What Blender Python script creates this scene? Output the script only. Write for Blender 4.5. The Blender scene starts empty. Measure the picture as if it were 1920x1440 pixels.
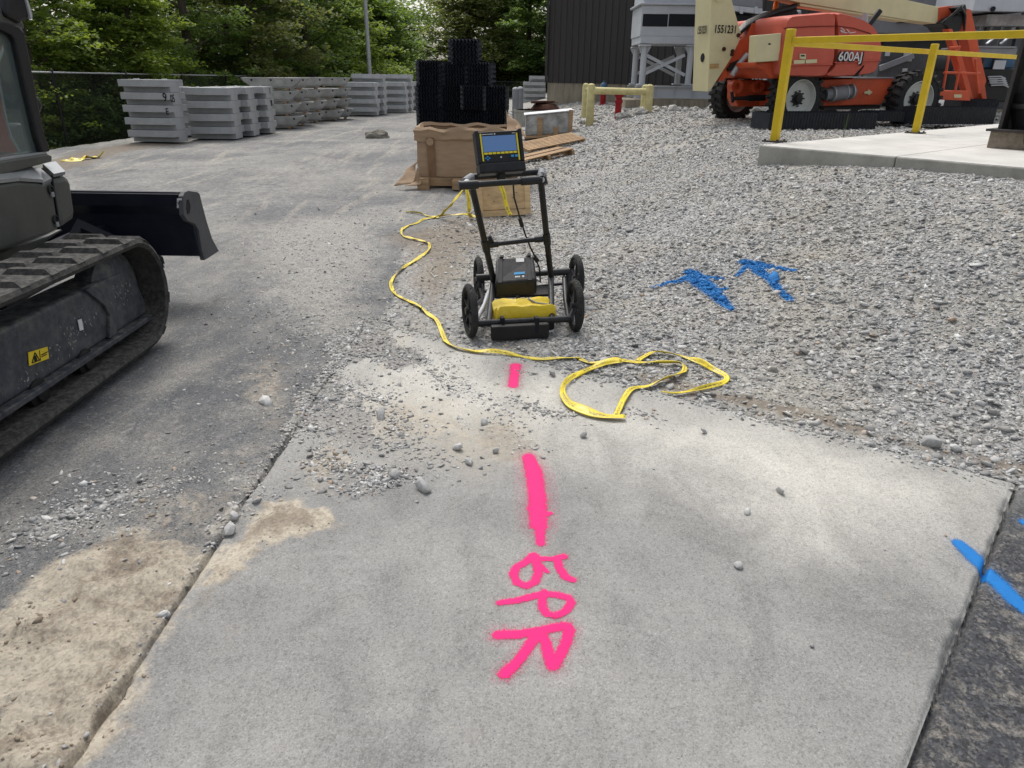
import bpy, bmesh, math, random
import numpy as np
from mathutils import Vector, Matrix, noise as mnoise
random.seed(7); rng = np.random.default_rng(7)
sc = bpy.context.scene
R_ = math.radians
# ---------------------------------------------------------------- camera
EYE = 1.6; FPX = 1330.0; PITCH = R_(23.5); ROLL = R_(0.75)
_f = np.array([0, math.cos(PITCH), -math.sin(PITCH)]); _r = np.array([1., 0, 0]); _u = np.array([0, math.sin(PITCH), math.cos(PITCH)])
_R = _r*math.cos(ROLL) + _u*math.sin(ROLL); _U = _u*math.cos(ROLL) - _r*math.sin(ROLL)
cd = bpy.data.cameras.new('camera'); cam = bpy.data.objects.new('camera', cd); sc.collection.objects.link(cam)
cd.sensor_width = 36; cd.lens = FPX/1920*36; cd.clip_end = 2000; cd.clip_start = .05
cam.matrix_world = Matrix(((_R[0], _U[0], -_f[0], 0), (_R[1], _U[1], -_f[1], 0), (_R[2], _U[2], -_f[2], EYE), (0, 0, 0, 1)))
sc.camera = cam
# ---------------------------------------------------------------- light
SUN_EL, SUN_AZ = R_(58), R_(-20)      # azimuth from +Y towards +X
w = bpy.data.worlds.new('World'); sc.world = w; w.use_nodes = True
nt = w.node_tree; bg = nt.nodes['Background']
sky = nt.nodes.new('ShaderNodeTexSky'); sky.sky_type = 'NISHITA'; sky.sun_disc = False
sky.sun_elevation = SUN_EL; sky.sun_rotation = SUN_AZ; sky.air_density = 1.3; sky.dust_density = 4; sky.ozone_density = 1
hs = nt.nodes.new('ShaderNodeHueSaturation'); hs.inputs['Saturation'].default_value = .35
nt.links.new(sky.outputs[0], hs.inputs['Color']); nt.links.new(hs.outputs[0], bg.inputs[0]); bg.inputs[1].default_value = .15
sl = bpy.data.lights.new('sun', 'SUN'); sl.energy = 1.35; sl.angle = R_(20); sl.color = (1, .965, .91)
so = bpy.data.objects.new('sun', sl); sc.collection.objects.link(so)
sd = Vector((math.sin(SUN_AZ)*math.cos(SUN_EL), math.cos(SUN_AZ)*math.cos(SUN_EL), math.sin(SUN_EL)))
so.rotation_euler = sd.to_track_quat('Z', 'Y').to_euler(); so.location = (0, 0, 30)
sc.view_settings.view_transform = 'Standard'; sc.view_settings.look = 'None'; sc.view_settings.exposure = 0.36; sc.view_settings.gamma = 1
sc.render.engine = 'CYCLES'
# ---------------------------------------------------------------- measuring helpers (photo pixel -> point in the place)
def ray(px, py): return _f + _R*((px-960)/FPX) + _U*((720-py)/FPX)
def G(px, py, z=0.):
    d = ray(px, py); return d*((z-EYE)/d[2]) + [0, 0, EYE]
def AY(px, py, y):
    d = ray(px, py); return d*(y/d[1]) + [0, 0, EYE]
def AX(px, py, x):
    d = ray(px, py); return d*(x/d[0]) + [0, 0, EYE]
def AP(px, py, o, n):
    d = ray(px, py); e = np.array([0, 0, EYE]); t = np.dot(np.array(o)-e, n)/np.dot(d, n); return d*t + e
# ---------------------------------------------------------------- terrain height
def sstep(t): t = np.clip(t, 0, 1); return t*t*(3-2*t)
_ty = np.array([-5, 2.0, 2.7, 3.5, 4.6, 6, 7.9, 10, 13, 17, 24, 32, 60])
_tx = np.array([6, 3.0, 2.35, 1.35, .45, .05, 0, .1, 0, -.1, -.4, -.7, -1])
_tw = np.array([5, 5, 5, 4.6, 4.2, 3.9, 3.4, 3.6, 4.0, 4.2, 4.2, 3.6, 4])
_th = np.array([.8, .8, .8, .8, .82, .85, .88, .86, .84, .84, .74, .62, .5])
def hz(x, y):
    x = np.asarray(x, float); y = np.asarray(y, float)
    t = (x-np.interp(y, _ty, _tx))/np.interp(y, _ty, _tw)
    z = np.interp(y, _ty, _th)*sstep(t*.95)
    fx = -10.6 + .08*(y-19)
    z = z - .42*sstep((fx+.6-x)/1.4)*sstep((y-8)/4)
    return z
def GT(px, py, dz=0.):
    z = 0.
    for _ in range(40):
        p = G(px, py, z+dz); z = .5*z + .5*float(hz(p[0], p[1]))
    return G(px, py, z+dz)
# ---------------------------------------------------------------- object helpers
COL = sc.collection
def tag(o, label=None, cat=None, group=None, kind=None):
    if label: o['label'] = label
    if cat: o['category'] = cat
    if group: o['group'] = group
    if kind: o['kind'] = kind
    return o
def empty(name, loc, label, cat, group=None, rz=0, kind=None):
    o = bpy.data.objects.new(name, None); COL.objects.link(o); o.location = loc; o.rotation_euler = (0, 0, rz); o.empty_display_size = .1
    return tag(o, label, cat, group, kind)
class MB:
    def __init__(s, org=(0, 0, 0)): s.v = []; s.f = []; s.sm = []; s.o = np.array(org, float)
    def add(s, vs, fs, smooth=False):
        b = len(s.v); s.v += [tuple(np.array(p, float)-s.o) for p in vs]
        s.f += [tuple(i+b for i in f) for f in fs]; s.sm += [smooth]*len(fs); return s
    def hexa(s, p): # 8 points: bottom 4 ccw, top 4
        return s.add(p, [(3, 2, 1, 0), (4, 5, 6, 7), (0, 1, 5, 4), (1, 2, 6, 5), (2, 3, 7, 6), (3, 0, 4, 7)])
    def box(s, c, size, rz=0, rx=0, ry=0):
        h = np.array(size)/2; M = np.array((Matrix.Rotation(rz, 3, 'Z') @ Matrix.Rotation(ry, 3, 'Y') @ Matrix.Rotation(rx, 3, 'X')))
        p = [M @ (h*np.array(k)) + c for k in ((-1, -1, -1), (1, -1, -1), (1, 1, -1), (-1, 1, -1), (-1, -1, 1), (1, -1, 1), (1, 1, 1), (-1, 1, 1))]
        return s.hexa(p)
    def beam(s, a, b, wd, ht, up=(0, 0, 1)):
        a = np.array(a, float); b = np.array(b, float); d = b-a; d /= np.linalg.norm(d); u = np.array(up, float); x = np.cross(d, u); x /= np.linalg.norm(x); u = np.cross(x, d)
        p = []
        for q in (a, b):
            for sx, su in ((-1, -1), (1, -1), (1, 1), (-1, 1)): p.append(q+x*sx*wd/2+u*su*ht/2)
        return s.add(p, [(3, 2, 1, 0), (4, 5, 6, 7), (0, 1, 5, 4), (1, 2, 6, 5), (2, 3, 7, 6), (3, 0, 4, 7)])
    def prism(s, poly, vec):
        poly = [np.array(p, float) for p in poly]; vec = np.array(vec, float); n = len(poly)
        nn = sum((np.cross(poly[i]-poly[0], poly[(i+1) % n]-poly[0]) for i in range(1, n-1)), np.zeros(3))
        if np.dot(nn, vec) > 0: poly = poly[::-1]
        return s.add(poly+[p+vec for p in poly], [tuple(range(n)), tuple(range(2*n-1, n-1, -1))]+[(i, i+n, (i+1) % n+n, (i+1) % n) for i in range(n)])
    def loft(s, rings, cap=True, smooth=True, closed=True):
        n = len(rings[0]); vs = [p for r in rings for p in r]; fs = []
        for k in range(len(rings)-1):
            for i in range(n if closed else n-1):
                j = (i+1) % n; fs.append((k*n+i, k*n+j, (k+1)*n+j, (k+1)*n+i))
        s.add(vs, fs, smooth)
        if cap:
            s.add(rings[0], [tuple(range(n))[::-1]]); s.add(rings[-1], [tuple(range(n))])
        return s
    def tube(s, pts, r, n=10, cap=True):
        pts = [np.array(p, float) for p in pts]; rings = []; up = np.array([0, 0, 1.])
        for i, p in enumerate(pts):
            d = pts[min(i+1, len(pts)-1)]-pts[max(i-1, 0)]; d /= np.linalg.norm(d)+1e-9
            if abs(d[2]) > .95: up = np.array([0, 1., 0])
            else: up = np.array([0, 0, 1.])
            x = np.cross(d, up); x /= np.linalg.norm(x); u = np.cross(x, d)
            rr = r[i] if hasattr(r, '__len__') else r
            rings.append([p+rr*(x*math.cos(t)+u*math.sin(t)) for t in np.linspace(0, 2*math.pi, n, endpoint=False)])
        return s.loft(rings, cap)
    def lathe(s, prof, c, ax=(0, 0, 1), n=20, cap=True): # prof: (r,h)
        c = np.array(c, float); ax = np.array(ax, float); ax /= np.linalg.norm(ax)
        t = np.array([0, 0, 1.]) if abs(ax[2]) < .9 else np.array([1., 0, 0])
        x = np.cross(ax, t); x /= np.linalg.norm(x); y = np.cross(ax, x)
        rings = [[c+ax*h+max(r, 1e-4)*(x*math.cos(a)+y*math.sin(a)) for a in np.linspace(0, 2*math.pi, n, endpoint=False)] for r, h in prof]
        return s.loft(rings, cap)
    def build(s, name, mat, parent=None, bevel=0, label=None, seg=2):
        me = bpy.data.meshes.new(name); me.from_pydata(s.v, [], s.f); me.validate()
        if len(me.polygons) == len(s.sm): me.polygons.foreach_set('use_smooth', s.sm)
        
        me.materials.append(mat); me.update()
        bm = bmesh.new(); bm.from_mesh(me); bmesh.ops.recalc_face_normals(bm, faces=bm.faces); bm.to_mesh(me); bm.free()
        if any(s.sm): me.set_sharp_from_angle(angle=R_(38))
        o = bpy.data.objects.new(name, me); COL.objects.link(o); o.parent = parent
        if parent is None: o.location = s.o
        if label: o['label'] = label
        if bevel:
            m = o.modifiers.new('bevel', 'BEVEL'); m.width = bevel; m.segments = seg; m.limit_method = 'ANGLE'; m.angle_limit = R_(40)
        return o
def npmesh(name, V, F, mat, parent=None, smooth=False):
    me = bpy.data.meshes.new(name); V = np.asarray(V, np.float32); F = np.asarray(F, np.int32); k = F.shape[1]
    me.vertices.add(len(V)); me.vertices.foreach_set('co', V.ravel())
    me.loops.add(F.size); me.loops.foreach_set('vertex_index', F.ravel())
    me.polygons.add(len(F)); me.polygons.foreach_set('loop_start', np.arange(0, F.size, k, dtype=np.int32)); me.polygons.foreach_set('loop_total', np.full(len(F), k, np.int32))
    if smooth: me.polygons.foreach_set('use_smooth', np.ones(len(F), bool))
    me.update(calc_edges=True); me.materials.append(mat)
    o = bpy.data.objects.new(name, me); COL.objects.link(o); o.parent = parent; return o
def attr(o, name, arr):
    a = o.data.attributes.new(name, 'FLOAT', 'POINT'); a.data.foreach_set('value', np.asarray(arr, np.float32).ravel())
def copytree(o, parent=None):
    c = o.copy(); COL.objects.link(c); c.parent = parent
    for ch in list(o.children): copytree(ch, c)
    return c
def text(s, size, loc, ex, up, mat, parent, org=(0, 0, 0), name='marking', ext=.002, squash=1.0):
    cu = bpy.data.curves.new('t', 'FONT'); cu.body = s; cu.size = size; cu.extrude = ext; cu.align_x = 'CENTER'; cu.align_y = 'CENTER'; cu.offset = size*.012
    to = bpy.data.objects.new('t', cu); COL.objects.link(to); bpy.context.view_layer.update()
    me = bpy.data.meshes.new_from_object(to.evaluated_get(bpy.context.evaluated_depsgraph_get())); bpy.data.objects.remove(to); bpy.data.curves.remove(cu)
    ex = Vector(ex).normalized(); up = Vector(up).normalized(); nz = ex.cross(up).normalized(); up = nz.cross(ex)
    M = Matrix(((ex.x*squash, up.x, nz.x, 0), (ex.y*squash, up.y, nz.y, 0), (ex.z*squash, up.z, nz.z, 0), (0, 0, 0, 1)))
    me.transform(M); me.transform(Matrix.Translation(Vector(loc)-Vector(org))); me.materials.clear(); me.materials.append(mat)
    o = bpy.data.objects.new(name, me); COL.objects.link(o); o.parent = parent; return o
# ---------------------------------------------------------------- material helpers
class NT:
    def __init__(s, name):
        s.m = bpy.data.materials.new(name); s.m.use_nodes = True; s.t = s.m.node_tree; s.n = s.t.nodes; s.b = s.n['Principled BSDF']
        s.b.inputs['Specular IOR Level'].default_value = .3
        s.tc = s.n.new('ShaderNodeTexCoord').outputs['Object']
    def L(s, a, b): s.t.links.new(a, b)
    def noise(s, scale, det=4, rough=.6, vec=None, st=None, dist=0):
        n = s.n.new('ShaderNodeTexNoise'); n.inputs['Scale'].default_value = scale; n.inputs['Detail'].default_value = det; n.inputs['Roughness'].default_value = rough; n.inputs['Distortion'].default_value = dist
        v = vec or s.tc
        if st:
            mp = s.n.new('ShaderNodeMapping'); mp.inputs['Scale'].default_value = st; s.L(v, mp.inputs[0]); v = mp.outputs[0]
        s.L(v, n.inputs['Vector']); return n.outputs['Fac']
    def vor(s, scale, feat='F1', vec=None, out='Distance', rnd=1):
        n = s.n.new('ShaderNodeTexVoronoi'); n.feature = feat; n.inputs['Scale'].default_value = scale; n.inputs['Randomness'].default_value = rnd; s.L(vec or s.tc, n.inputs['Vector']); return n.outputs[out]
    def ramp(s, fac, stops):
        r = s.n.new('ShaderNodeValToRGB'); e = r.color_ramp.elements
        while len(e) < len(stops): e.new(.5)
        for k, (p, c) in zip(e, stops):
            k.position = p; k.color = (c, c, c, 1) if not hasattr(c, '__len__') else tuple(c)+(1,)
        s.L(fac, r.inputs[0]); return r.outputs[0]
    def mix(s, f, a, b, mode='MIX'):
        n = s.n.new('ShaderNodeMix'); n.data_type = 'RGBA'; n.blend_type = mode
        for val, i in ((f, 0), (a, 6), (b, 7)):
            if isinstance(val, bpy.types.NodeSocket): s.L(val, n.inputs[i])
            elif i == 0: n.inputs[0].default_value = val
            else: n.inputs[i].default_value = (tuple(val)+(1,)) if hasattr(val, '__len__') else (val, val, val, 1)
        return n.outputs[2]
    def math(s, op, a, b=None, c=None, clamp=False):
        n = s.n.new('ShaderNodeMath'); n.operation = op; n.use_clamp = clamp
        for i, val in enumerate((a, b, c)):
            if val is None: continue
            if isinstance(val, bpy.types.NodeSocket): s.L(val, n.inputs[i])
            else: n.inputs[i].default_value = val
        return n.outputs[0]
    def attr(s, name, typ='GEOMETRY'):
        n = s.n.new('ShaderNodeAttribute'); n.attribute_type = typ; n.attribute_name = name; return n.outputs['Fac']
    def bump(s, h, dist=.01, stg=1, prev=None):
        n = s.n.new('ShaderNodeBump'); n.inputs['Distance'].default_value = dist; n.inputs['Strength'].default_value = stg; s.L(h, n.inputs['Height'])
        if prev: s.L(prev, n.inputs['Normal'])
        return n.outputs[0]
    def out(s, col=None, rough=None, nrm=None, alpha=None, metal=None):
        for k, v in (('Base Color', col), ('Roughness', rough), ('Normal', nrm), ('Alpha', alpha), ('Metallic', metal)):
            if v is None: continue
            if isinstance(v, bpy.types.NodeSocket): s.L(v, s.b.inputs[k])
            else: s.b.inputs[k].default_value = (tuple(v)+(1,)) if hasattr(v, '__len__') else v
        return s.m
def M(name, col, rough=.6, metal=0, var=.25, sc_=6, bump=.002, dust=0, dustcol=(.35, .33, .29), bs=None, st=None, spec=None):
    t = NT(name); c = np.array(col, float)
    n = t.noise(sc_, 6, .65, st=st)
    col_ = t.mix(t.ramp(n, [(.3, 0), (.7, 1)]), tuple(c*(1-var)), tuple(np.clip(c*(1+var), 0, 1)))
    if dust:
        geo = t.n.new('ShaderNodeNewGeometry'); sx = t.n.new('ShaderNodeSeparateXYZ'); t.L(geo.outputs['Normal'], sx.inputs[0])
        up = t.ramp(sx.outputs[2], [(.0, .35), (.8, 1)])
        d = t.math('MULTIPLY', t.ramp(t.noise(sc_*2.3, 8, .7), [(.42, 0), (.75, 1)]), up)
        d = t.math('MULTIPLY', d, dust); col_ = t.mix(d, col_, dustcol)
    nr = t.bump(t.noise(bs or sc_*12, 5), bump, .6) if bump else None
    rg = t.math('ADD', t.math('MULTIPLY', t.noise(sc_*3, 3), .25), rough-.12, clamp=True)
    if spec is not None: t.b.inputs['Specular IOR Level'].default_value = spec
    return t.out(col_, rg, nr, metal=metal)
# ================================================================ GROUND
def hash2(ix, iy, k=0):
    h = (ix.astype(np.int64)*374761393 + iy.astype(np.int64)*668265263 + k*1442695041) & 0xffffffff
    h = ((h ^ (h >> 13))*1274126177) & 0xffffffff
    return ((h ^ (h >> 16)) & 0xffff)/65535.
def vnoise(x, y, k=0):
    ix = np.floor(x); iy = np.floor(y); fx = x-ix; fy = y-iy; fx = fx*fx*(3-2*fx); fy = fy*fy*(3-2*fy)
    a = hash2(ix, iy, k); b = hash2(ix+1, iy, k); c = hash2(ix, iy+1, k); d = hash2(ix+1, iy+1, k)
    return (a*(1-fx)+b*fx)*(1-fy)+(c*(1-fx)+d*fx)*fy
def fbm(x, y, s, o=4, k=0):
    t = 0; a = .5; n = 0
    for i in range(o):
        t = t + a*vnoise(x*s+17.3*i, y*s-9.1*i, k+i); n += a; a *= .55; s *= 2.03
    return t/n - .5          # about -.35 .. .35
def sdist(poly, x, y):      # positive inside
    P = np.array(poly); n = len(P); d = np.full(x.shape, 1e9); ins = np.zeros(x.shape, bool)
    for i in range(n):
        a = P[i]; b = P[(i+1) % n]; e = b-a; t = np.clip(((x-a[0])*e[0]+(y-a[1])*e[1])/(e@e+1e-12), 0, 1)
        d = np.minimum(d, np.hypot(x-a[0]-t*e[0], y-a[1]-t*e[1]))
        c = (a[1] > y) != (b[1] > y); xi = a[0]+(y-a[1])/(b[1]-a[1]+1e-12)*e[0]
        ins ^= c & (x < xi)
    return np.where(ins, d, -d)
def segdist(pts, x, y):
    d = np.full(np.shape(x), 1e9)
    for a, b in zip(pts[:-1], pts[1:]):
        a = np.array(a[:2]); b = np.array(b[:2]); e = b-a; t = np.clip(((x-a[0])*e[0]+(y-a[1])*e[1])/(e@e+1e-12), 0, 1)
        d = np.minimum(d, np.hypot(x-a[0]-t*e[0], y-a[1]-t*e[1]))
    return d
def WP(l): return [G(*p)[:2] for p in l]
FR = np.array([2.201, 2.674]); FL = np.array([-1.03, 4.82]); NL = np.array([-1.13, -1.]); NR = np.array([-.90, -1.])
PAD = [NL, NR, FR, FL]
def padd(x, y): return sdist(PAD, x, y)
def soft(d, w): return sstep(.5+d/(2*w))
SAND = [([(-60, 1170), (30, 1110), (110, 1045), (215, 1012), (320, 1005), (455, 1015), (400, 1100), (315, 1225), (200, 1400), (110, 1530), (-60, 1530)], .05, 1.0),
        ([(390, 1060), (440, 1000), (500, 950), (600, 955), (612, 975), (560, 1005), (505, 1030), (470, 1070), (400, 1110), (345, 1160), (310, 1210), (270, 1280), (210, 1380), (160, 1440), (120, 1460), (240, 1270), (330, 1120)], .02, 1.0),
        ([(460, 700), (520, 640), (545, 690), (560, 760), (520, 790), (470, 770)], .09, .55),
        ([(575, 850), (620, 820), (640, 880), (620, 920), (580, 915), (560, 880)], .05, .7),
        ([(690, 770), (760, 755), (850, 770), (930, 830), (1000, 850), (940, 865), (860, 830), (760, 800)], .06, .5),
        ([(700, 640), (760, 625), (800, 650), (770, 690), (720, 690)], .06, .6),
        ([(420, 860), (500, 840), (520, 900), (430, 930)], .12, .35),
        ([(250, 950), (420, 900), (460, 960), (380, 1040), (280, 1010)], .1, .5)]
BROWN = [([(60, 305), (130, 285), (235, 268), (350, 263), (352, 270), (240, 285), (190, 305), (90, 330)], .3, .9), ([(700, 440), (860, 400), (1000, 410), (930, 470), (860, 560), (860, 600), (780, 590), (740, 540), (760, 500)], .25, .8),
         ([(1180, 700), (1420, 745), (1600, 800), (1760, 840), (1930, 880), (1930, 900), (1890, 890), (1600, 805), (1290, 740)], .05, .9),
         ([(880, 790), (960, 800), (1010, 850), (960, 870), (900, 840)], .04, .5),
         ([(90, 1180), (150, 1140), (240, 1150), (250, 1220), (150, 1260)], .06, .8),
         ([(130, 1380), (190, 1340), (210, 1390), (160, 1460), (90, 1470)], .04, .7),
         ([(380, 1080), (440, 1060), (420, 1100), (380, 1130)], .04, .7)]
GRAV = [([(548, 838), (585, 800), (640, 770), (668, 728), (642, 694), (700, 674), (770, 692), (796, 676), (770, 652), (735, 628), (715, 600), (690, 585), (620, 640), (550, 760), (520, 830)], .05, 1.0),
        ([(620, 770), (660, 730), (700, 740), (720, 800), (740, 830), (680, 860), (620, 840), (580, 800)], .06, .8),
        ([(620, 870), (740, 880), (740, 905), (640, 930), (600, 925)], .05, .9),
        ([(720, 640), (790, 650), (810, 680), (740, 700), (690, 680)], .05, .9),
        ([(520, 860), (560, 830), (590, 770), (530, 790), (470, 900), (400, 990), (420, 1000), (500, 930)], .07, .9),
        ([(430, 880), (300, 930), (150, 990), (60, 1040), (0, 1010), (100, 930), (300, 880)], .12, .65)]
DUST = [([(430, 430), (560, 400), (740, 400), (760, 480), (720, 560), (760, 610), (640, 660), (520, 640), (430, 560)], .5, .75), ([(0, 960), (300, 930), (420, 960), (300, 1010), (0, 1060)], .15, .6), ([(380, 330), (640, 300), (700, 350), (500, 400), (360, 420)], .8, .5), ([(420, 860), (520, 800), (560, 860), (460, 960), (380, 960)], .12, .5)]
def blob(L, x, y, k):
    r = np.zeros(np.shape(x))
    n1 = fbm(x, y, 3.5, 5, k)*.34 + fbm(x, y, 22, 3, k+9)*.08
    for px, wd, st in L:
        P = WP(px); r = np.maximum(r, st*soft(sdist(P, x, y)+n1*.8-wd*.3, wd*(2.0 if L is SAND or L is BROWN else 1.0)))
    return r
def gravel_mask(x, y):
    far = (FR-FL)/np.linalg.norm(FR-FL); nrm = np.array([-far[1], far[0]])   # pointing away from the pad
    d1 = (x-FL[0])*nrm[0]+(y-FL[1])*nrm[1]
    left = x - np.interp(y, [2, 4.6, 5.2, 6.5, 8, 10, 13, 17, 25, 33, 60], [-1, -.95, -.85, -1.1, -.9, -.35, -.1, -.4, -.7, -.9, -1])
    n = fbm(x, y, 2.2, 4, 3)*.5+fbm(x, y, 9, 3, 5)*.12
    g = soft(np.minimum(d1+n*.12, left*1.2+n), .13+np.clip(y-5, 0, 8)*.05)
    return g
def attrs(x, y):
    s = blob(SAND, x, y, 31); b = blob(BROWN, x, y, 53); g0 = blob(GRAV, x, y, 71); g = np.maximum(gravel_mask(x, y), 0)
    return s, b, g0, g
def right_edge(x, y):      # distance right of the pad's right edge
    d = (FR-NR)/np.linalg.norm(FR-NR); return (x-NR[0])*d[1]-(y-NR[1])*d[0]
# fine near, coarse far: rings round the camera's foot
rr = np.concatenate([np.geomspace(.9, 12, 520), np.geomspace(12.3, 420, 130)])
aa = np.concatenate([np.linspace(-150, -52, 60), np.linspace(-51.8, 51.8, 700), np.linspace(52, 150, 60)])*math.pi/180
RR, AA = np.meshgrid(rr, aa, indexing='ij'); TX = (RR*np.sin(AA)); TY = (RR*np.cos(AA))-.4
pdist = padd(TX, TY); S_, B_, G0_, G_ = attrs(TX, TY)
redge = right_edge(TX, TY)
K_ = soft(redge, .03)*soft(2.45-TY+fbm(TX, TY, 4, 3)*.5, .15)
G_ = G_*(1-K_)
FO_ = soft((-10.4+.08*(TY-19))-TX+fbm(TX, TY, 1.2, 4)*2.2, .4)*soft(TY-9, 3); FO_ = np.maximum(FO_, soft(TY-60, 3))
def surf_out(x, y, pd, s, g, b, g0):
    z = hz(x, y)
    outside = pd < 0
    near = np.exp(-(pd/.9)**2)
    z = z - .014
    z = z + fbm(x, y, .8, 3, 11)*.05*sstep((-pd)/1.5)          # slow undulation
    z = z + s*(.014+.075*fbm(x, y, 8, 5, 21)+.035*np.abs(fbm(x*1.0, y*.6, 26, 3, 23)))*.85
    z = z + g*(.02+.03*fbm(x, y, 14, 3, 41))*sstep(-pd/.25)
    z = z + g0*(.010+.012*sstep((y-3.0)/.3)) + b*(.004+.02*fbm(x, y, 20, 3, 45))
    joint = (x < -.6)&(y < 4.7)
    gw = .010+.012*np.clip(fbm(x, y, 3, 3, 61)+.2, 0, 1)
    deep = .035*np.exp(-(np.clip(-pd-.004, 0, 9)/gw)**4)*np.where(joint, 1-sstep((y-2.95+fbm(x, y, 5, 2, 62)*.3)/.12), .6)
    z = z - np.where(outside, deep, 0)
    return np.where(pd > .004, -.06, z)
TZ = surf_out(TX, TY, pdist, S_, G_, B_, G0_)
nr_, na_ = TX.shape; idx = np.arange(nr_*na_).reshape(nr_, na_)
F = np.stack([idx[:-1, :-1], idx[:-1, 1:], idx[1:, 1:], idx[1:, :-1]], -1).reshape(-1, 4)[:, ::-1]

def common_dirt(t, col, s, b):
    sn = t.noise(4, 12, .8, dist=.25); sandc = t.ramp(sn, [(.3, (.20, .16, .115)), (.43, (.30, .25, .19)), (.5, (.45, .395, .31)), (.7, (.56, .50, .405))])
    e = t.noise(30, 10, .85)
    ms = t.ramp(t.math('ADD', s, t.math('MULTIPLY', t.math('ADD', t.math('SUBTRACT', e, .5), t.math('MULTIPLY', t.math('SUBTRACT', t.noise(5, 9, .75), .47), 1.1)), 1.7)), [(.30, 0), (.85, .88)])
    mb = t.ramp(t.math('ADD', b, t.math('MULTIPLY', t.math('SUBTRACT', e, .5), 1.6)), [(.35, 0), (.7, .85)])
    brn = t.ramp(t.noise(11, 8, .75), [(.3, (.13, .105, .08)), (.7, (.27, .225, .175))])
    col = t.mix(mb, col, brn); sandc = t.mix(1, sandc, t.ramp(t.vor(120, out='Color'), [(0, .62), (.5, 1), (1, 1.15)]), 'MULTIPLY'); return t.mix(ms, col, sandc), ms
def ground_mat():
    t = NT('yard_ground'); s, b, g, k, f = (t.attr(n) for n in ('sand', 'brown', 'gravel', 'dark', 'forest'))
    g0 = t.attr('spill')
    # worn asphalt: fine aggregate with dusty streaks
    fine = t.noise(150, 5, .8); mid = t.noise(2.2, 8, .7); big = t.noise(.45, 6, .65, dist=.4)
    asp = t.mix(t.ramp(big, [(.35, 0), (.65, 1)]), (.100, .105, .114), (.215, .217, .218))
    asp = t.mix(t.ramp(t.noise(1.0, 8, .72, st=(2.0, .5, 1), dist=1.8), [(.48, 0), (.72, .5)]), asp, (.36, .34, .295))
    asp = t.mix(t.ramp(mid, [(.48, 0), (.62, .45)]), asp, (.36, .345, .31))
    asp = t.mix(t.ramp(t.noise(.7, 8, .7, st=(3.5, .22, 1), dist=2), [(.58, 0), (.70, .35)]), asp, (.12, .12, .125))
    pits = t.ramp(t.vor(95), [(.08, .28), (.35, 1)])
    asp = t.mix(t.math('MULTIPLY', t.attr('far'), .75), asp, t.mix(t.ramp(big, [(.40, 0), (.60, 1)]), (.19, .19, .195), (.36, .35, .325)))
    asp = t.mix(t.math('MULTIPLY', t.attr('far'), t.ramp(t.noise(.55, 9, .72, st=(3.2, .35, 1), dist=1.6), [(.52, 0), (.66, .65)])), asp, (.50, .46, .38))
    asp = t.mix(t.math('MULTIPLY', t.attr('far'), t.ramp(t.noise(.8, 9, .75, st=(4.5, .25, 1), dist=1.2), [(.58, 0), (.66, .5)])), asp, (.16, .155, .15))
    fg = t.mix(1, asp, t.ramp(t.vor(22, out='Color'), [(0, .72), (.5, 1), (1, 1.18)]), 'MULTIPLY'); fg = t.mix(1, fg, t.ramp(t.noise(9, 12, .95), [(.36, .68), (.5, 1), (.64, 1.2)]), 'MULTIPLY'); fg = t.mix(t.ramp(t.noise(5, 10, .8, st=(1, .5, 1)), [(.66, 0), (.70, .8)]), fg, (.10, .09, .075)); asp = t.mix(t.attr('far'), asp, fg)
    asp = t.mix(t.ramp(t.noise(1.3, 10, .8, st=(2.2, .6, 1), dist=.8), [(.56, 0), (.66, .7)]), asp, (.11, .113, .12))
    dm = t.ramp(t.math('ADD', t.attr('dust'), t.math('MULTIPLY', t.math('SUBTRACT', t.noise(7, 10, .85), .5), 2.2)), [(.35, 0), (.75, .85)]); asp = t.mix(dm, asp, t.mix(t.vor(60, out='Color'), (.28, .27, .245), (.50, .48, .44)))
    asp = t.mix(1, asp, t.ramp(t.vor(150, out='Color'), [(0, .45), (.45, .95), (1, 1.25)]), 'MULTIPLY')
    asp = t.mix(1, asp, t.ramp(t.noise(120, 8, .9), [(.3, .25), (.5, .95), (.62, 1.0)]), 'MULTIPLY'); asp = t.mix(t.ramp(t.noise(95, 6, .85), [(.54, 0), (.68, .55)]), asp, (.40, .39, .37))
    asp = t.mix(.75, asp, pits, 'MULTIPLY')
    asp = t.mix(t.ramp(t.vor(60, out='Color'), [(.80, 0), (.88, .3)]), asp, (.42, .41, .39))
    # dark asphalt right of the pad
    dk = t.mix(t.ramp(t.noise(11, 12, .88), [(.50, 0), (.60, .8)]), (.055, .057, .063), (.30, .275, .235)); dk = t.mix(1, dk, t.ramp(t.vor(120, out='Color'), [(0, .4), (.5, 1), (1, 1.5)]), 'MULTIPLY')
    dk = t.mix(t.ramp(t.vor(110, out='Color'), [(.7, 0), (.85, .4)]), dk, (.22, .22, .22))
    col = t.mix(k, asp, dk)
    # crushed stone base
    vc = t.vor(34, out='Color'); vd = t.vor(34)
    gc = t.mix(t.ramp(vc, [(.1, 0), (.9, 1)]), (.27, .268, .26), (.56, .55, .53))
    gc = t.mix(1, gc, t.ramp(vd, [(.2, 1), (.7, .6)]), 'MULTIPLY'); gc = t.mix(1, gc, t.ramp(t.vor(110, out='Color'), [(0, .55), (.5, 1), (1, 1.2)]), 'MULTIPLY')
    gc = t.mix(t.ramp(t.noise(1.1, 7, .7), [(.45, 0), (.6, .7)]), gc, (.36, .335, .28))
    gc = t.mix(t.ramp(t.noise(160, 3, .7), [(.3, .25), (.6, 0)]), gc, (.08, .08, .08))
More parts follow.
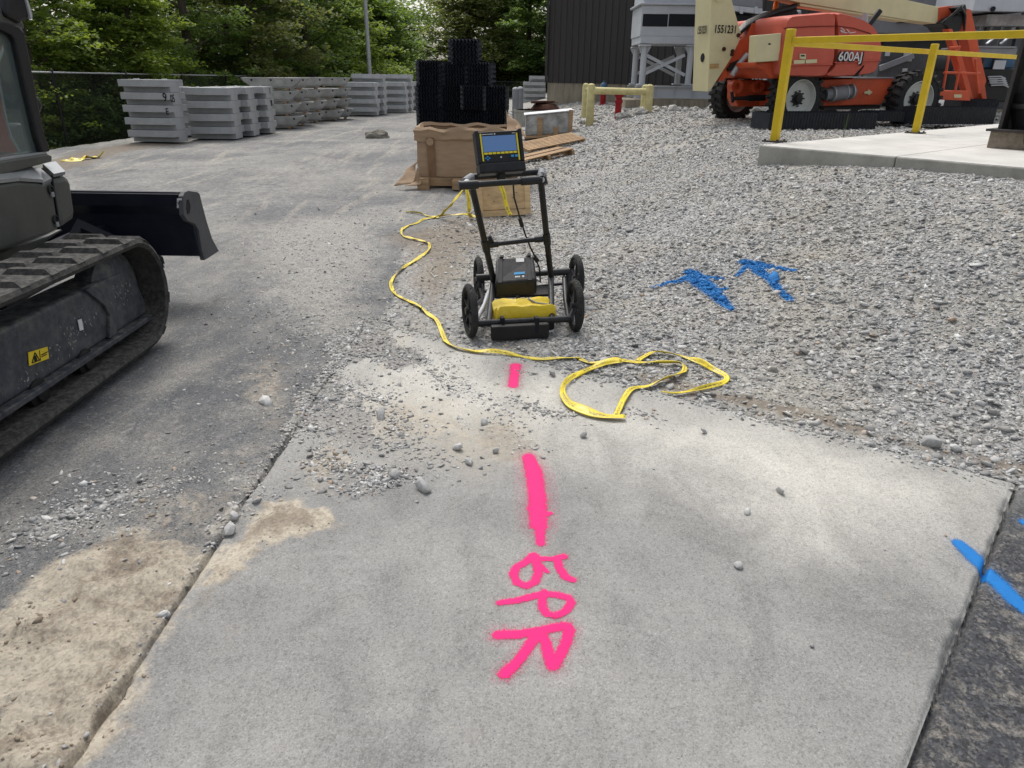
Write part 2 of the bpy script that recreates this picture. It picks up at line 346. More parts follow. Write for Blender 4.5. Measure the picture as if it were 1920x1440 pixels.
    gm = t.ramp(t.math('ADD', t.math('MAXIMUM', g, g0), t.math('MULTIPLY', t.math('SUBTRACT', t.noise(26, 8, .8), .5), .9)), [(.4, 0), (.6, 1)])
    col = t.mix(gm, col, gc)
    col, ms = common_dirt(t, col, s, b)
    fo = t.mix(t.ramp(t.noise(3, 8, .8), [(.4, 0), (.6, 1)]), (.06, .075, .03), (.13, .105, .07))
    col = t.mix(f, col, fo)
    bh = t.mix(gm, fine, vd); n1 = t.bump(bh, .006, .7); n2 = t.bump(t.noise(45, 8, .75), .012, .55, n1)
    return t.out(col, .92, n2)
ground = npmesh('ground', np.stack([TX.ravel(), TY.ravel(), TZ.ravel()], 1), F, ground_mat(), smooth=True); tag(ground, kind='structure')
for n_, a_ in (('sand', S_), ('brown', B_), ('gravel', G_), ('dark', K_), ('forest', FO_), ('spill', G0_), ('dust', blob(DUST, TX, TY, 87)), ('far', sstep((TY-4.5)/6))): attr(ground, n_, a_)

# concrete pad (a real slab with its own edge)
u = np.linspace(0, 1, 330); UU, VV = np.meshgrid(u, u, indexing='ij')
def bil(a, b, c, d, U, V): return ((1-U)*(1-V))[..., None]*a+(U*(1-V))[..., None]*b+(U*V)[..., None]*c+((1-U)*V)[..., None]*d
PP = bil(NL, NR, FR, FL, UU, VV**.8); PX, PY = PP[..., 0], PP[..., 1]
pd = padd(PX, PY); s2, b2, g2, _ = attrs(PX, PY)
chip = soft(fbm(PX, PY, 14, 4, 91)*.05+.008-pd, .006)*soft(fbm(PX, PY, 2.2, 3, 95)-.06, .05)
def padz(x, y, pd_, s, b, g):
    z = -.012*np.exp(-(np.clip(pd_, 0, 9)/.008)**1.5)*(1-np.clip(g, 0, 1)) + fbm(x, y, 2.5, 3, 81)*.006
    return z + s*(.004+.022*np.clip(fbm(x, y, 16, 5, 21)+.1, 0, 1)) + g*(.006+.012*fbm(x, y, 24, 3, 33)) + b*.003
PZ = padz(PX, PY, pd, s2, b2, g2) - chip*.02
n = len(u); ix = np.arange(n*n).reshape(n, n); Fp = np.stack([ix[:-1, :-1], ix[1:, :-1], ix[1:, 1:], ix[:-1, 1:]], -1).reshape(-1, 4)
V0 = np.stack([PX.ravel(), PY.ravel(), PZ.ravel()], 1)
ring = np.concatenate([ix[0, :], ix[1:, -1], ix[-1, -2::-1], ix[-2:0:-1, 0]]); low = V0[ring].copy(); low[:, 2] = -.12
Fs = np.array([(ring[i], len(V0)+i, len(V0)+(i+1) % len(ring), ring[(i+1) % len(ring)]) for i in range(len(ring))])
def pad_mat():
    t = NT('pad_concrete')
    base = t.mix(t.ramp(t.noise(.9, 7, .62), [(.36, 0), (.64, 1)]), (.235, .233, .225), (.345, .338, .320))
    base = t.mix(t.ramp(t.noise(1.6, 8, .7, st=(1, 3, 1), dist=.8), [(.55, 0), (.72, .35)]), base, (.46, .45, .43))
    base = t.mix(t.math('MULTIPLY', t.attr('warm'), t.ramp(t.noise(1.1, 8, .7), [(.3, .45), (.6, 1)])), base, (.56, .54, .485))
    base = t.mix(1, base, t.ramp(t.vor(230, out='Color'), [(0, .60), (.35, .92), (.7, 1.0), (1, 1.17)]), 'MULTIPLY'); base = t.mix(1, base, t.ramp(t.noise(1.9, 10, .68, st=(1.6, .8, 1), dist=.9), [(.36, .82), (.5, 1), (.66, 1.1)]), 'MULTIPLY'); base = t.mix(.5, base, t.ramp(t.vor(85, out='Color'), [(0, .6), (.4, 1), (1, 1.12)]), 'MULTIPLY')
    base = t.mix(1, base, t.ramp(t.noise(170, 7, .92), [(.30, .30), (.47, .95), (.6, 1.0)]), 'MULTIPLY'); base = t.mix(t.ramp(t.noise(130, 6, .9), [(.53, 0), (.66, .5)]), base, (.56, .55, .52))
    base = t.mix(t.ramp(t.noise(90, 3, .8), [(.6, 0), (.72, .4)]), base, (.6, .59, .56))
    base = t.mix(t.ramp(t.vor(26), [(.035, .85), (.06, 0)]), base, (.06, .06, .06))
    base = t.mix(t.ramp(t.noise(14, 9, .85), [(.24, .5), (.36, 0)]), base, (.12, .12, .115))
    tn = t.attr('tint'); base = t.mix(t.math('MULTIPLY', tn, t.ramp(t.noise(2.5, 8, .75), [(.35, .1), (.6, .7)])), base, (.44, .385, .30))
    col, ms = common_dirt(t, base, t.attr('sand'), t.attr('brown'))
    g = t.attr('spill'); gm = t.ramp(t.math('ADD', g, t.math('MULTIPLY', t.math('SUBTRACT', t.noise(30, 8, .85), .5), 1.2)), [(.5, 0), (.68, .9)])
    col = t.mix(gm, col, t.ramp(t.noise(60, 6, .8), [(.3, (.12, .12, .12)), (.7, (.38, .36, .33))]))
    n1 = t.bump(t.noise(210, 4, .8), .0025, .7); n2 = t.bump(t.noise(24, 8, .8), .004, .5, n1)
    return t.out(col, .88, n2)
pad = npmesh('concrete_pad', np.vstack([V0, low]), np.vstack([Fp, Fs]), pad_mat(), smooth=False); tag(pad, kind='structure')
tint = blob([([(620, 740), (760, 740), (1000, 760), (1020, 850), (900, 890), (640, 870)], .2, .8)], PX, PY, 15)
warm = blob([([(600, 600), (1100, 680), (1290, 740), (1920, 900), (1900, 1010), (1560, 1060), (1300, 960), (1080, 870), (900, 840), (700, 820), (560, 800)], .45, 1.0)], PX, PY, 15)
z0 = np.zeros(len(low))
for n_, a_ in (('sand', s2), ('brown', b2), ('spill', g2), ('warm', warm), ('tint', tint)): attr(pad, n_, np.concatenate([a_.ravel(), z0]))
def surf(x, y):            # visible surface height anywhere
    x = np.asarray(x, float); y = np.asarray(y, float); p = padd(x, y); s, b, g0, g = attrs(x, y)
    g = g*(1-soft(right_edge(x, y), .03)*soft(2.45-y, .15))
    return np.where(p > 0, padz(x, y, p, s, b, g0), surf_out(x, y, p, s, g, b, g0))
def S1(px, py, dz=0): p = GT(px, py); return np.array([p[0], p[1], float(surf(p[0], p[1]))+dz])

# ---------------------------------------------------------------- stones
_g = (1+5**.5)/2; ICO = np.array([(-1, _g, 0), (1, _g, 0), (-1, -_g, 0), (1, -_g, 0), (0, -1, _g), (0, 1, _g), (0, -1, -_g), (0, 1, -_g), (_g, 0, -1), (_g, 0, 1), (-_g, 0, -1), (-_g, 0, 1)])/math.hypot(1, _g)
ICF = np.array([(0, 11, 5), (0, 5, 1), (0, 1, 7), (0, 7, 10), (0, 10, 11), (1, 5, 9), (5, 11, 4), (11, 10, 2), (10, 7, 6), (7, 1, 8), (3, 9, 4), (3, 4, 2), (3, 2, 6), (3, 6, 8), (3, 8, 9), (4, 9, 5), (2, 4, 11), (6, 2, 10), (8, 6, 7), (9, 8, 1)])
def stones(x, y, r, flat=.42, sink=.36, z=None):
    n = len(x); z = surf(x, y) if z is None else z
    V = ICO[None]*(1+rng.uniform(-.34, .34, (n, 12, 1)))+rng.uniform(-.16, .16, (n, 12, 3))
    V = V*np.stack([rng.uniform(.8, 1.45, n), rng.uniform(.6, 1, n), rng.uniform(flat*.6, flat*1.35, n)], 1)[:, None]
    ax, ay, az = rng.normal(0, .3, n), rng.normal(0, .3, n), rng.uniform(0, 6.283, n)
    c, s = np.cos(az), np.sin(az); V = np.stack([V[..., 0]*c[:, None]-V[..., 1]*s[:, None], V[..., 0]*s[:, None]+V[..., 1]*c[:, None], V[..., 2]], -1)
    V[..., 2] += V[..., 0]*ax[:, None]+V[..., 1]*ay[:, None]
    V = V*r[:, None, None]; V[..., 0] += x[:, None]; V[..., 1] += y[:, None]; V[..., 2] += (z+r*flat*(1-sink*2)*.9)[:, None]
    F = (ICF[None]+12*np.arange(n)[:, None, None]).reshape(-1, 3); return V.reshape(-1, 3), F
def stone_mat(name, paint=None):
    t = NT(name); r = t.attr('rnd')
    c = t.ramp(r, [(0, (.17, .17, .17)), (.25, (.29, .29, .29)), (.6, (.44, .44, .435)), (.9, (.62, .62, .605)), (.965, (.72, .71, .69)), (.985, (.42, .31, .22))])
    c = t.mix(t.ramp(t.noise(60, 6, .75), [(.35, .5), (.62, 0)]), c, (.16, .15, .135))
    c = t.mix(t.ramp(t.noise(.9, 6, .7), [(.47, 0), (.62, .45)]), c, (.42, .385, .32))
    if paint is not None:
        m = t.ramp(t.math('ADD', t.attr('dens'), t.math('MULTIPLY', t.math('SUBTRACT', t.noise(75, 4, .8), .5), 2.2)), [(.45, 0), (.65, .95)])
        c = t.mix(m, c, paint)
    return t.out(c, .9, t.bump(t.noise(130, 4), .002, .6))
STM = stone_mat('crushed_stone')
def arrow_strokes():
    A = [[(1228, 541, 7), (1275, 530, 10), (1302, 516, 14)], [(1290, 513, 10), (1318, 522, 9), (1352, 528, 6)], [(1300, 525, 17), (1325, 540, 19), (1345, 560, 15), (1370, 584, 9)], [(1335, 548, 8), (1360, 545, 6)]]
    B = [[(1382, 520, 6), (1392, 511, 8), (1402, 500, 10)], [(1392, 494, 9), (1420, 498, 12), (1450, 504, 7), (1490, 511, 5)], [(1415, 504, 14), (1440, 525, 11), (1460, 545, 10), (1482, 565, 8)]]
    out = []
    for st in (A, B):
        L = []
        for pl in st:
            L.append([(GT(px, py)[0], GT(px, py)[1], r/FPX*(GT(px, py)[1]*math.cos(PITCH)+.55)*.86) for px, py, r in pl])
        out.append(L)
    return out
ARW = arrow_strokes()
def dens(L, x, y):          # 1 inside the stroke falling off outside
    D = np.zeros(np.shape(x))
    for pl in L:
        for a, b in zip(pl[:-1], pl[1:]):
            e = np.array(b[:2])-np.array(a[:2]); t = np.clip(((x-a[0])*e[0]+(y-a[1])*e[1])/(e@e+1e-12), 0, 1)
            d = np.hypot(x-a[0]-t*e[0], y-a[1]-t*e[1]); r = a[2]+(b[2]-a[2])*t
            D = np.maximum(D, np.clip(1.5-d/r*.95, 0, 1)*np.where(d < r*1.75, 1, np.clip(2-d/r/1.2, 0, 1)))
    return D
def scatter(n, x0, x1, y0, y1, fn):
    x = rng.uniform(x0, x1, n); y = rng.uniform(y0, y1, n); k = rng.random(n) < fn(x, y); return x[k], y[k]
def inview(x, y, m=1.6): return np.abs(x) < (y+.5)*.82+m
def gfn(x, y): return (gravel_mask(x, y) > .45)*(padd(x, y) < -.02)*inview(x, y)*(1-soft(right_edge(x, y), .03)*soft(2.55-y, .12))
XS, YS, RS = [], [], []
for n_, (x0, x1, y0, y1), (mu, sg, lo, hi) in (
        (125000, (-1.4, 5.6, 2.5, 6.5), (.0060, .5, .003, .026)), (2300, (-1.2, 5.6, 2.5, 6.5), (.021, .25, .014, .038)),
        (115000, (-1.6, 9, 6.5, 11.5), (.0080, .45, .004, .032)), (56000, (-1.8, 14, 11.5, 20), (.017, .38, .008, .04)), (15000, (-2, 22, 20, 36), (.036, .3, .02, .07))):
    x, y = scatter(n_, x0, x1, y0, y1, gfn); XS.append(x); YS.append(y); RS.append(np.clip(rng.lognormal(math.log(mu), sg, len(x)), lo, hi))
x = np.concatenate(XS); y = np.concatenate(YS); r = np.concatenate(RS)
# patchiness: thin out over bare soil
thin = np.clip(fbm(x, y, .9, 4, 66)*2.2+.1, 0, .62)*np.clip((y-2.6)*.6, 0, 1)+np.clip(1-(x+1.0+.3*(y-5))/1.6, 0, .75)*(y > 4.4); keep = rng.random(len(x)) > np.clip(blob(BROWN, x, y, 53)*.55+thin, 0, .93); x, y, r = x[keep], y[keep], r[keep]
dA = dens(ARW[0], x, y); dB = dens(ARW[1], x, y); isA = dA > .05; isB = (dB > .05) & ~isA; rest = ~(isA | isB)
V, F = stones(x[rest], y[rest], r[rest]); gv = npmesh('gravel', V, F, STM); attr(gv, 'rnd', np.repeat(rng.random(rest.sum()), 12))
tag(gv, 'loose grey crushed limestone covering the bank', 'gravel', kind='stuff')
BLUE = (.006, .15, .42)
bst = stone_mat('blue_painted_stone', BLUE)
XA = []
for L_ in ARW:
    q = np.array([p[:2] for pl in L_ for p in pl]); ex_x = rng.uniform(q[:, 0].min()-.15, q[:, 0].max()+.15, 16000); ex_y = rng.uniform(q[:, 1].min()-.15, q[:, 1].max()+.15, 16000); k_ = dens(L_, ex_x, ex_y) > .3; XA.append((ex_x[k_], ex_y[k_], rng.uniform(.005, .011, k_.sum())))
for msk, dn, lab in ((isA, ARW[0], 'blue spray painted arrow on the gravel with a blotchy head, the left one'), (isB, ARW[1], 'blue spray painted arrow on the gravel with one long thin barb, the right one')):
    e_ = XA.pop(0); sx_, sy_, sr_ = (np.concatenate([p_, q_]) for p_, q_ in zip((x[msk], y[msk], r[msk]*1.05), e_)); V, F = stones(sx_, sy_, sr_, sink=.12)
    o = npmesh('painted_arrow', V, F, bst); d_ = dens(dn, sx_, sy_); attr(o, 'rnd', np.repeat(rng.random(len(sx_)), 12)); attr(o, 'dens', np.repeat(d_, 12))
    tag(o, lab, 'painted arrow', 'blue arrows sprayed on the gravel')
# fine paint speckle sheet under each arrow's stones is carried by the stones themselves
# spilled stones over pad, joint and asphalt
x, y = scatter(150000, -3.2, 2.3, 1.0, 5.2, lambda x, y: np.clip(blob(GRAV, x, y, 71)*(fbm(x, y, 5, 3, 77)+.55)*1.3, 0, 1))
r = np.clip(rng.lognormal(math.log(.0052), .5, len(x)), .002, .02)
x2, y2 = scatter(9000, -1.2, 1.4, 2.6, 4.7, lambda x, y: np.clip((fbm(x, y, 2.6, 4, 99)+.02)*1.1, 0, 1)*(padd(x, y) > .02)*np.clip((y-2.6-.3*x)*1.6, 0, 1)*.55)
r2 = np.clip(rng.lognormal(math.log(.0045), .55, len(x2)), .002, .018)
x3, y3 = scatter(9000, -4.5, -.9, 1.0, 9, lambda x, y: (padd(x, y) < -.01)*np.clip(fbm(x, y, 1.6, 4, 44)+.1, 0, 1)*.6)
r3 = np.clip(rng.lognormal(math.log(.005), .5, len(x3)), .002, .02)
x4, y4 = scatter(200, -1.0, 2.0, 1.3, 4.4, lambda x, y: (padd(x, y) > .05)*.5); r4 = np.clip(rng.lognormal(math.log(.0035), .4, len(x4)), .002, .009)
t_ = rng.random(900); x5 = FL[0]+(FR[0]-FL[0])*t_+rng.normal(0, .035, 900)-.02; y5 = FL[1]+(FR[1]-FL[1])*t_+rng.normal(0, .035, 900)-.02; r5 = np.clip(rng.lognormal(math.log(.006), .45, 900), .003, .016)
t_ = rng.random(1500); y6 = .9+3.6*t_**.8; x6 = -1.13+.018*y6+rng.normal(-.012, .018, 1500); r6 = np.clip(rng.lognormal(math.log(.0055), .4, 1500), .003, .014)
kp = rng.random(1500) < np.clip((y6-2.0)*.6, .12, 1)*(y6 < 3.15); x6, y6, r6 = x6[kp], y6[kp], r6[kp]
cx_, cy_, cr_ = [], [], []
for pl, wd_, nn_, mu_ in (([(800, 650), (850, 690), (900, 745), (955, 790), (1000, 845)], .10, 420, .0050), ([(950, 742), (1000, 765), (1045, 782), (1085, 776)], .045, 260, .0055), ([(1165, 765), (1230, 785)], .05, 90, .005), ([(960, 695), (1010, 705)], .03, 30, .005),
        ([(800, 780), (790, 860), (870, 870)], .12, 160, .0062), ([(640, 720), (720, 750), (760, 800), (730, 840)], .10, 500, .006), ([(590, 850), (700, 905), (745, 895)], .07, 500, .0055), ([(720, 640), (800, 690), (860, 740)], .07, 420, .005), ([(560, 790), (600, 830), (590, 900)], .06, 220, .005),
        ([(230, 900), (60, 1010), (150, 960), (300, 905), (420, 870)], .22, 800, .0045), ([(100, 960), (240, 930)], .2, 260, .0065), ([(470, 560), (560, 620), (600, 700), (560, 780)], .35, 1500, .005), ([(500, 440), (620, 480), (700, 560), (720, 620)], .6, 2200, .0052), ([(640, 380), (720, 450)], .8, 700, .0065)):
    P_ = [G(*p)[:2] for p in pl]; k_ = rng.integers(0, len(P_)-1, nn_); t0_ = rng.random(nn_); A0_ = np.array(P_)[k_]; B0_ = np.array(P_)[k_+1]; q_ = A0_+(B0_-A0_)*t0_[:, None]+rng.normal(0, wd_, (nn_, 2))*rng.random((nn_, 1))**.5
    cx_.append(q_[:, 0]); cy_.append(q_[:, 1]); cr_.append(np.clip(rng.lognormal(math.log(mu_), .5, nn_), .002, mu_*3.2))
cx_, cy_, cr_ = map(np.concatenate, (cx_, cy_, cr_)); x6 = np.concatenate([x6, cx_]); y6 = np.concatenate([y6, cy_]); r6 = np.concatenate([r6, cr_])
x, y, r = (np.concatenate(q) for q in ((x, x2, x3, x4, x5, x6), (y, y2, y3, y4, y5, y6), (r, r2, r3, r4, r5, r6)))
V, F = stones(x, y, r); o = npmesh('stone_chips', V, F, STM); attr(o, 'rnd', np.repeat(rng.random(len(x)), 12)); tag(o, 'small grey stone chips strewn over the concrete pad and the joint', 'stone chips', kind='stuff')
xk, yk = scatter(15000, -3.0, -.4, .9, 3.2, lambda x, y: np.clip(blob(SAND, x, y, 31)*(fbm(x, y, 4, 4, 12)*2.2+.15), 0, 1)); rk = np.clip(rng.lognormal(math.log(.0042), .55, len(xk)), .002, .015)
V, F = stones(xk, yk, rk, flat=.6, sink=.3); cm_ = M('dried_soil', (.27, .22, .165), .95, var=.45, sc_=7, bump=.003)
o = npmesh('soil_clods', V, F, cm_, smooth=True); tag(o, 'crumbled tan soil clods along the joint at the lower left', 'soil', kind='stuff')
# single stones one can point to
for px, py, rp, lab in ((793, 919, 15, 'largest flat grey stone lying alone on the concrete pad'), (784, 909, 8, 'pale sliver of stone touching the largest flat stone on the pad'),
        (857, 843, 11, 'pale wedge shaped stone on the pad below the rubble'), (742, 894, 12, 'flat white stone at the right tip of the chip patch'), (928, 849, 9, 'grey stone beside the brown stain left of the long pink bar'),
        (880, 868, 8, 'bluish stone just below the rubble on the pad'), (1094, 820, 10, 'rounded grey stone on the pad below the coiled tape'), (1320, 812, 7, 'small grey stone alone on the pad right of the tape coil'),
        (1461, 922, 9, 'grey stone alone in the middle right of the pad'), (1384, 1063, 10, 'flat dark chip of stone in the right half of the pad'), (716, 784, 12, 'round brown stone on the left of the pad'),
        (1036, 704, 8, 'dark stone on the pad left of the coiled tape'), (907, 794, 9, 'twin grey stone near the brown stain'), (1400, 962, 6, 'little stone below the lone grey one on the pad'), (1521, 1213, 6, 'tiny dark pebble low in the right of the pad'),
        (1740, 835, 14, 'pale round stone in the brown soil strip by the pad'), (1792, 846, 12, 'white flat stone lying on the pad edge soil'), (500, 752, 10, 'dark stone on the sandy patch left of the joint'), (440, 975, 11, 'white stone stuck in the joint beside the pad'), (430, 1000, 12, 'pale jagged stone in the joint just below the white one')):
    p = S1(px, py); rad = rp/FPX*(p[1]*math.cos(PITCH)+.6)
    V, F = stones(np.array([0.]), np.array([0.]), np.array([rad*1.1]), flat=.6, sink=.12, z=np.array([0.])); o = npmesh('loose_stone', V, F, STM); o.location = p; o.location.z += .001
    attr(o, 'rnd', np.full(12, random.uniform(.45, .95))); tag(o, lab, 'stone', 'stones lying on the pad'); m = o.modifiers.new('bevel', 'BEVEL'); m.width = rad*.05; m.segments = 1
# ---------------------------------------------------------------- spray paint on the pad
def paint_mat(name, col):
    t = NT(name); d = t.attr('dens')
    n = t.math('ADD', t.math('SUBTRACT', t.noise(90, 6, .85), .5), t.math('MULTIPLY', t.math('SUBTRACT', t.vor(330, out='Color'), .5), .75))
    a = t.ramp(t.math('ADD', d, t.math('MULTIPLY', n, .8)), [(.10, 0), (.36, .30), (.50, .78), (.75, .97)])
    c = t.mix(t.ramp(t.noise(30, 5, .7), [(.3, 0), (.7, 1)]), tuple(np.array(col)*.86), col)
    t.m.blend_method = 'HASHED' if hasattr(t.m, 'blend_method') else None
    return t.out(c, .6, t.bump(t.noise(210, 4, .8), .0025, .7), alpha=a)
def paint(name, strokes, mat, label, cat, group=None, step=.004, soft=1.0):
    L = []
    for pl in strokes:
        q = []
        for px, py, rp in pl:
            p = GT(px, py); q.append((p[0], p[1], rp/FPX*(p[1]*math.cos(PITCH)+EYE*math.sin(PITCH))*1.0))
        L.append(q)
    al = np.array([p for q in L for p in q]); m = .11
    X, Y = np.meshgrid(np.arange(al[:, 0].min()-m, al[:, 0].max()+m, step), np.arange(al[:, 1].min()-m, al[:, 1].max()+m, step*1.2), indexing='ij')
    D = np.zeros(X.shape)
    for pl in L:
        for a, b in zip(pl[:-1], pl[1:]):
            e = np.array(b[:2])-np.array(a[:2]); t = np.clip(((X-a[0])*e[0]+(Y-a[1])*e[1])/(e@e+1e-12), 0, 1)
            d = np.hypot(X-a[0]-t*e[0], Y-a[1]-t*e[1]); r = a[2]+(b[2]-a[2])*t
            D = np.maximum(D, np.clip(1-(d/r-.45)/(.95 if soft == 1 else 1.1), 0, 1)*.72+(.22 if soft == 1 else .42)*np.exp(-(d/(r*1.55*soft))**2))
    Z = surf(X, Y)+.0022
    n0, n1 = X.shape; ii = np.arange(n0*n1).reshape(n0, n1); F = np.stack([ii[:-1, :-1], ii[1:, :-1], ii[1:, 1:], ii[:-1, 1:]], -1).reshape(-1, 4)
    fd = np.max(D.ravel()[F], 1); F = F[fd > .03]; used, inv = np.unique(F, return_inverse=True)
    c = np.array([np.mean(X.ravel()[used]), np.mean(Y.ravel()[used]), 0])
    o = npmesh(name, np.stack([X.ravel()[used], Y.ravel()[used], Z.ravel()[used]], 1)-c, inv.reshape(-1, 4), mat, smooth=True); o.location = c
    attr(o, 'dens', np.clip(D.ravel()[used], 0, 1)); return tag(o, label, cat, group)
PINK = paint_mat('pink_marking_paint', (.86, .006, .18)); PINK2 = PINK; BLUEP = paint_mat('blue_marking_paint', (.003, .175, .52))
def Z5(l, r=8.0): return [(840+a/4.235, 960+b/4.235, (c[0] if c else r)) for a, b, *c in l]
paint('painted_dash', [[(967, 686, 7.5), (964, 706, 6.5), (962, 724, 7)]], PINK, 'short pink spray painted dash on the pad near the cart', 'paint mark', 'pink utility marks on the pad', soft=1.35)
paint('painted_line', [[(991, 858, 9), (1001, 885, 12), (1007, 930, 12.5), (1010, 985, 12.5)], [(995, 955, 6), (1016, 965, 9), (1032, 963, 4)], [(1012, 990, 8), (1014, 1020, 6)]], PINK, 'long pink spray painted line above the letters on the pad', 'paint mark', 'pink utility marks on the pad', soft=1.3)
paint('painted_letter', [Z5([(680, 355, 11), (620, 400), (545, 440), (520, 500), (550, 565), (620, 592), (690, 560), (718, 490), (705, 420), (680, 360, 11)]), Z5([(700, 375), (820, 378, 6), (915, 358)]), Z5([(868, 385), (885, 450), (930, 520), (990, 545, 7)]), Z5([(730, 430, 6), (790, 480, 4)])], PINK, 'pink spray painted loop with a hook, top one of the three characters on the pad', 'paint mark', 'pink utility marks on the pad')
paint('painted_letter', [Z5([(410, 725, 6.5), (560, 703), (680, 672), (750, 655)]), Z5([(765, 635, 6), (745, 690), (750, 765), (785, 812), (855, 826), (935, 790), (978, 725), (955, 685), (870, 662), (760, 655)])], PINK, 'pink spray painted letter P lying on its side, middle character on the pad', 'paint mark', 'pink utility marks on the pad')
paint('painted_letter', [Z5([(400, 980, 9), (560, 975), (720, 950), (840, 922), (940, 908), (962, 935), (940, 1030), (890, 1140), (832, 1220, 10), (805, 1170), (785, 1060), (752, 985)]), Z5([(700, 980), (655, 1050), (600, 1130), (530, 1220), (450, 1288, 9)])], PINK, 'pink spray painted letter R lying on its side, lowest character on the pad', 'paint mark', 'pink utility marks on the pad', soft=1.35)
paint('painted_line', [[(1798, 1020, 12), (1830, 1050, 17), (1870, 1085, 17), (1905, 1120, 17), (1960, 1160, 18)]], BLUEP, 'broad blue spray painted line crossing the pad edge at lower right', 'paint mark', 'blue lines at the pad edge', .005)
paint('painted_line', [[(1925, 975, 11), (1960, 980, 14)]], BLUEP, 'short blue spray painted stub on the ground above the broad blue line', 'paint mark', 'blue lines at the pad edge', .005)
# ================================================================ MATERIALS
m_prec = M('precast_concrete', (.36, .365, .37), .85, var=.16, sc_=2.5, bump=.003, dust=.35, dustcol=(.17, .17, .165))
m_prec2 = M('pale_precast', (.46, .47, .48), .85, var=.14, sc_=3, bump=.003, dust=.3, dustcol=(.22, .22, .21))
m_trough = M('weathered_precast', (.36, .355, .345), .9, var=.3, sc_=3, bump=.005, dust=.35, dustcol=(.15, .14, .125))
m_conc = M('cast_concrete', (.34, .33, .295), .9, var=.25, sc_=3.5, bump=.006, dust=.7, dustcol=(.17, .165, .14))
m_found = M('stained_foundation', (.27, .235, .18), .92, var=.4, sc_=1.6, bump=.004, st=(3, 3, .4), dust=.4, dustcol=(.13, .12, .09))
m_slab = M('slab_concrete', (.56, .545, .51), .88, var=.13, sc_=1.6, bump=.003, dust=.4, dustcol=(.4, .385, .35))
m_blackmark = M('black_marking', (.012, .012, .014), .7, bump=0, var=.1)
m_kraft = M('kraft_paper', (.36, .25, .16), .75, var=.14, sc_=4, bump=.02, bs=5, st=(1, 1, 5))
m_tape = M('packing_tape', (.20, .115, .06), .4, var=.2, sc_=8, bump=.002)
m_wood = M('rough_lumber', (.36, .235, .13), .85, var=.35, sc_=3, bump=.003, st=(1, 1, 9), dust=.3, dustcol=(.2, .17, .14))
m_ply = M('plywood', (.60, .43, .24), .75, var=.3, sc_=4, bump=.002, st=(1, 1, 5), dust=.2, dustcol=(.25, .16, .08))
m_plastic = M('black_plastic_media', (.020, .022, .028), .34, var=.3, sc_=10, bump=.001)
m_blackpl = M('black_plastic', (.013, .013, .015), .42, var=.25, sc_=10, bump=.0006, dust=.25, dustcol=(.10, .095, .085))
m_rubber = M('tyre_rubber', (.022, .022, .023), .85, var=.3, sc_=12, bump=.002, dust=.5, dustcol=(.13, .125, .11))
m_yel = M('safety_yellow_paint', (.62, .43, .015), .5, var=.1, sc_=5, bump=.001, dust=.35, dustcol=(.3, .22, .04))
m_pole = M('old_cream_paint', (.55, .49, .24), .8, var=.22, sc_=7, bump=.004, dust=.6, dustcol=(.30, .27, .15))
m_galv = M('galvanised_steel', (.42, .43, .44), .5, metal=.25, var=.12, sc_=6, bump=.001)
m_dsteel = M('dark_painted_steel', (.040, .036, .035), .55, var=.15, sc_=3, bump=.001, dust=.15)
m_rust = M('rusty_steel', (.06, .022, .014), .95, var=.5, sc_=9, bump=.005)
m_red = M('red_paint', (.30, .008, .016), .5, var=.2, sc_=8, bump=.001, dust=.3, dustcol=(.15, .03, .03))
m_blue = M('faded_blue_paint', (.05, .11, .19), .6, var=.2, sc_=9, bump=.001)
m_grayp = M('light_grey_paint', (.46, .48, .51), .55, var=.08, sc_=2, bump=.001, dust=.25, dustcol=(.28, .29, .3))
m_grayd = M('mid_grey_paint', (.22, .225, .24), .6, var=.15, sc_=2, bump=.001, dust=.35, dustcol=(.12, .12, .12))
m_grayk = M('dark_grey_paint', (.07, .072, .078), .6, var=.2, sc_=2, bump=.001, dust=.2)
m_void = M('dark_louvre', (.008, .009, .012), .7, var=.2, bump=0)
m_black = M('black_paint', (.012, .012, .013), .45, var=.2, sc_=8, bump=.0006, dust=.2, dustcol=(.08, .08, .075))
m_orange = M('orange_machine_paint', (.54, .085, .03), .5, var=.15, sc_=3, bump=.0008, dust=.5, dustcol=(.45, .16, .10))
m_hood = M('faded_orange_hood', (.50, .095, .06), .55, var=.1, sc_=1.6, bump=.0008, dust=.3, dustcol=(.60, .24, .17))
m_cream = M('cream_machine_paint', (.62, .56, .34), .55, var=.07, sc_=3, bump=.0008, dust=.3, dustcol=(.42, .37, .23))
m_rim = M('wheel_paint', (.52, .53, .50), .5, var=.12, sc_=5, bump=.001, dust=.3, dustcol=(.3, .29, .26))
m_amber = M('amber_lens', (.75, .16, .01), .25, bump=0)
m_bark = M('tree_bark', (.085, .07, .055), .95, var=.4, sc_=6, bump=.02, st=(1, 1, .25))
def blockname(i, n): return ['top', 'second from the top', 'third from the top', 'fourth from the top', 'fifth from the top'][i] if i < n-1 else 'lowest'
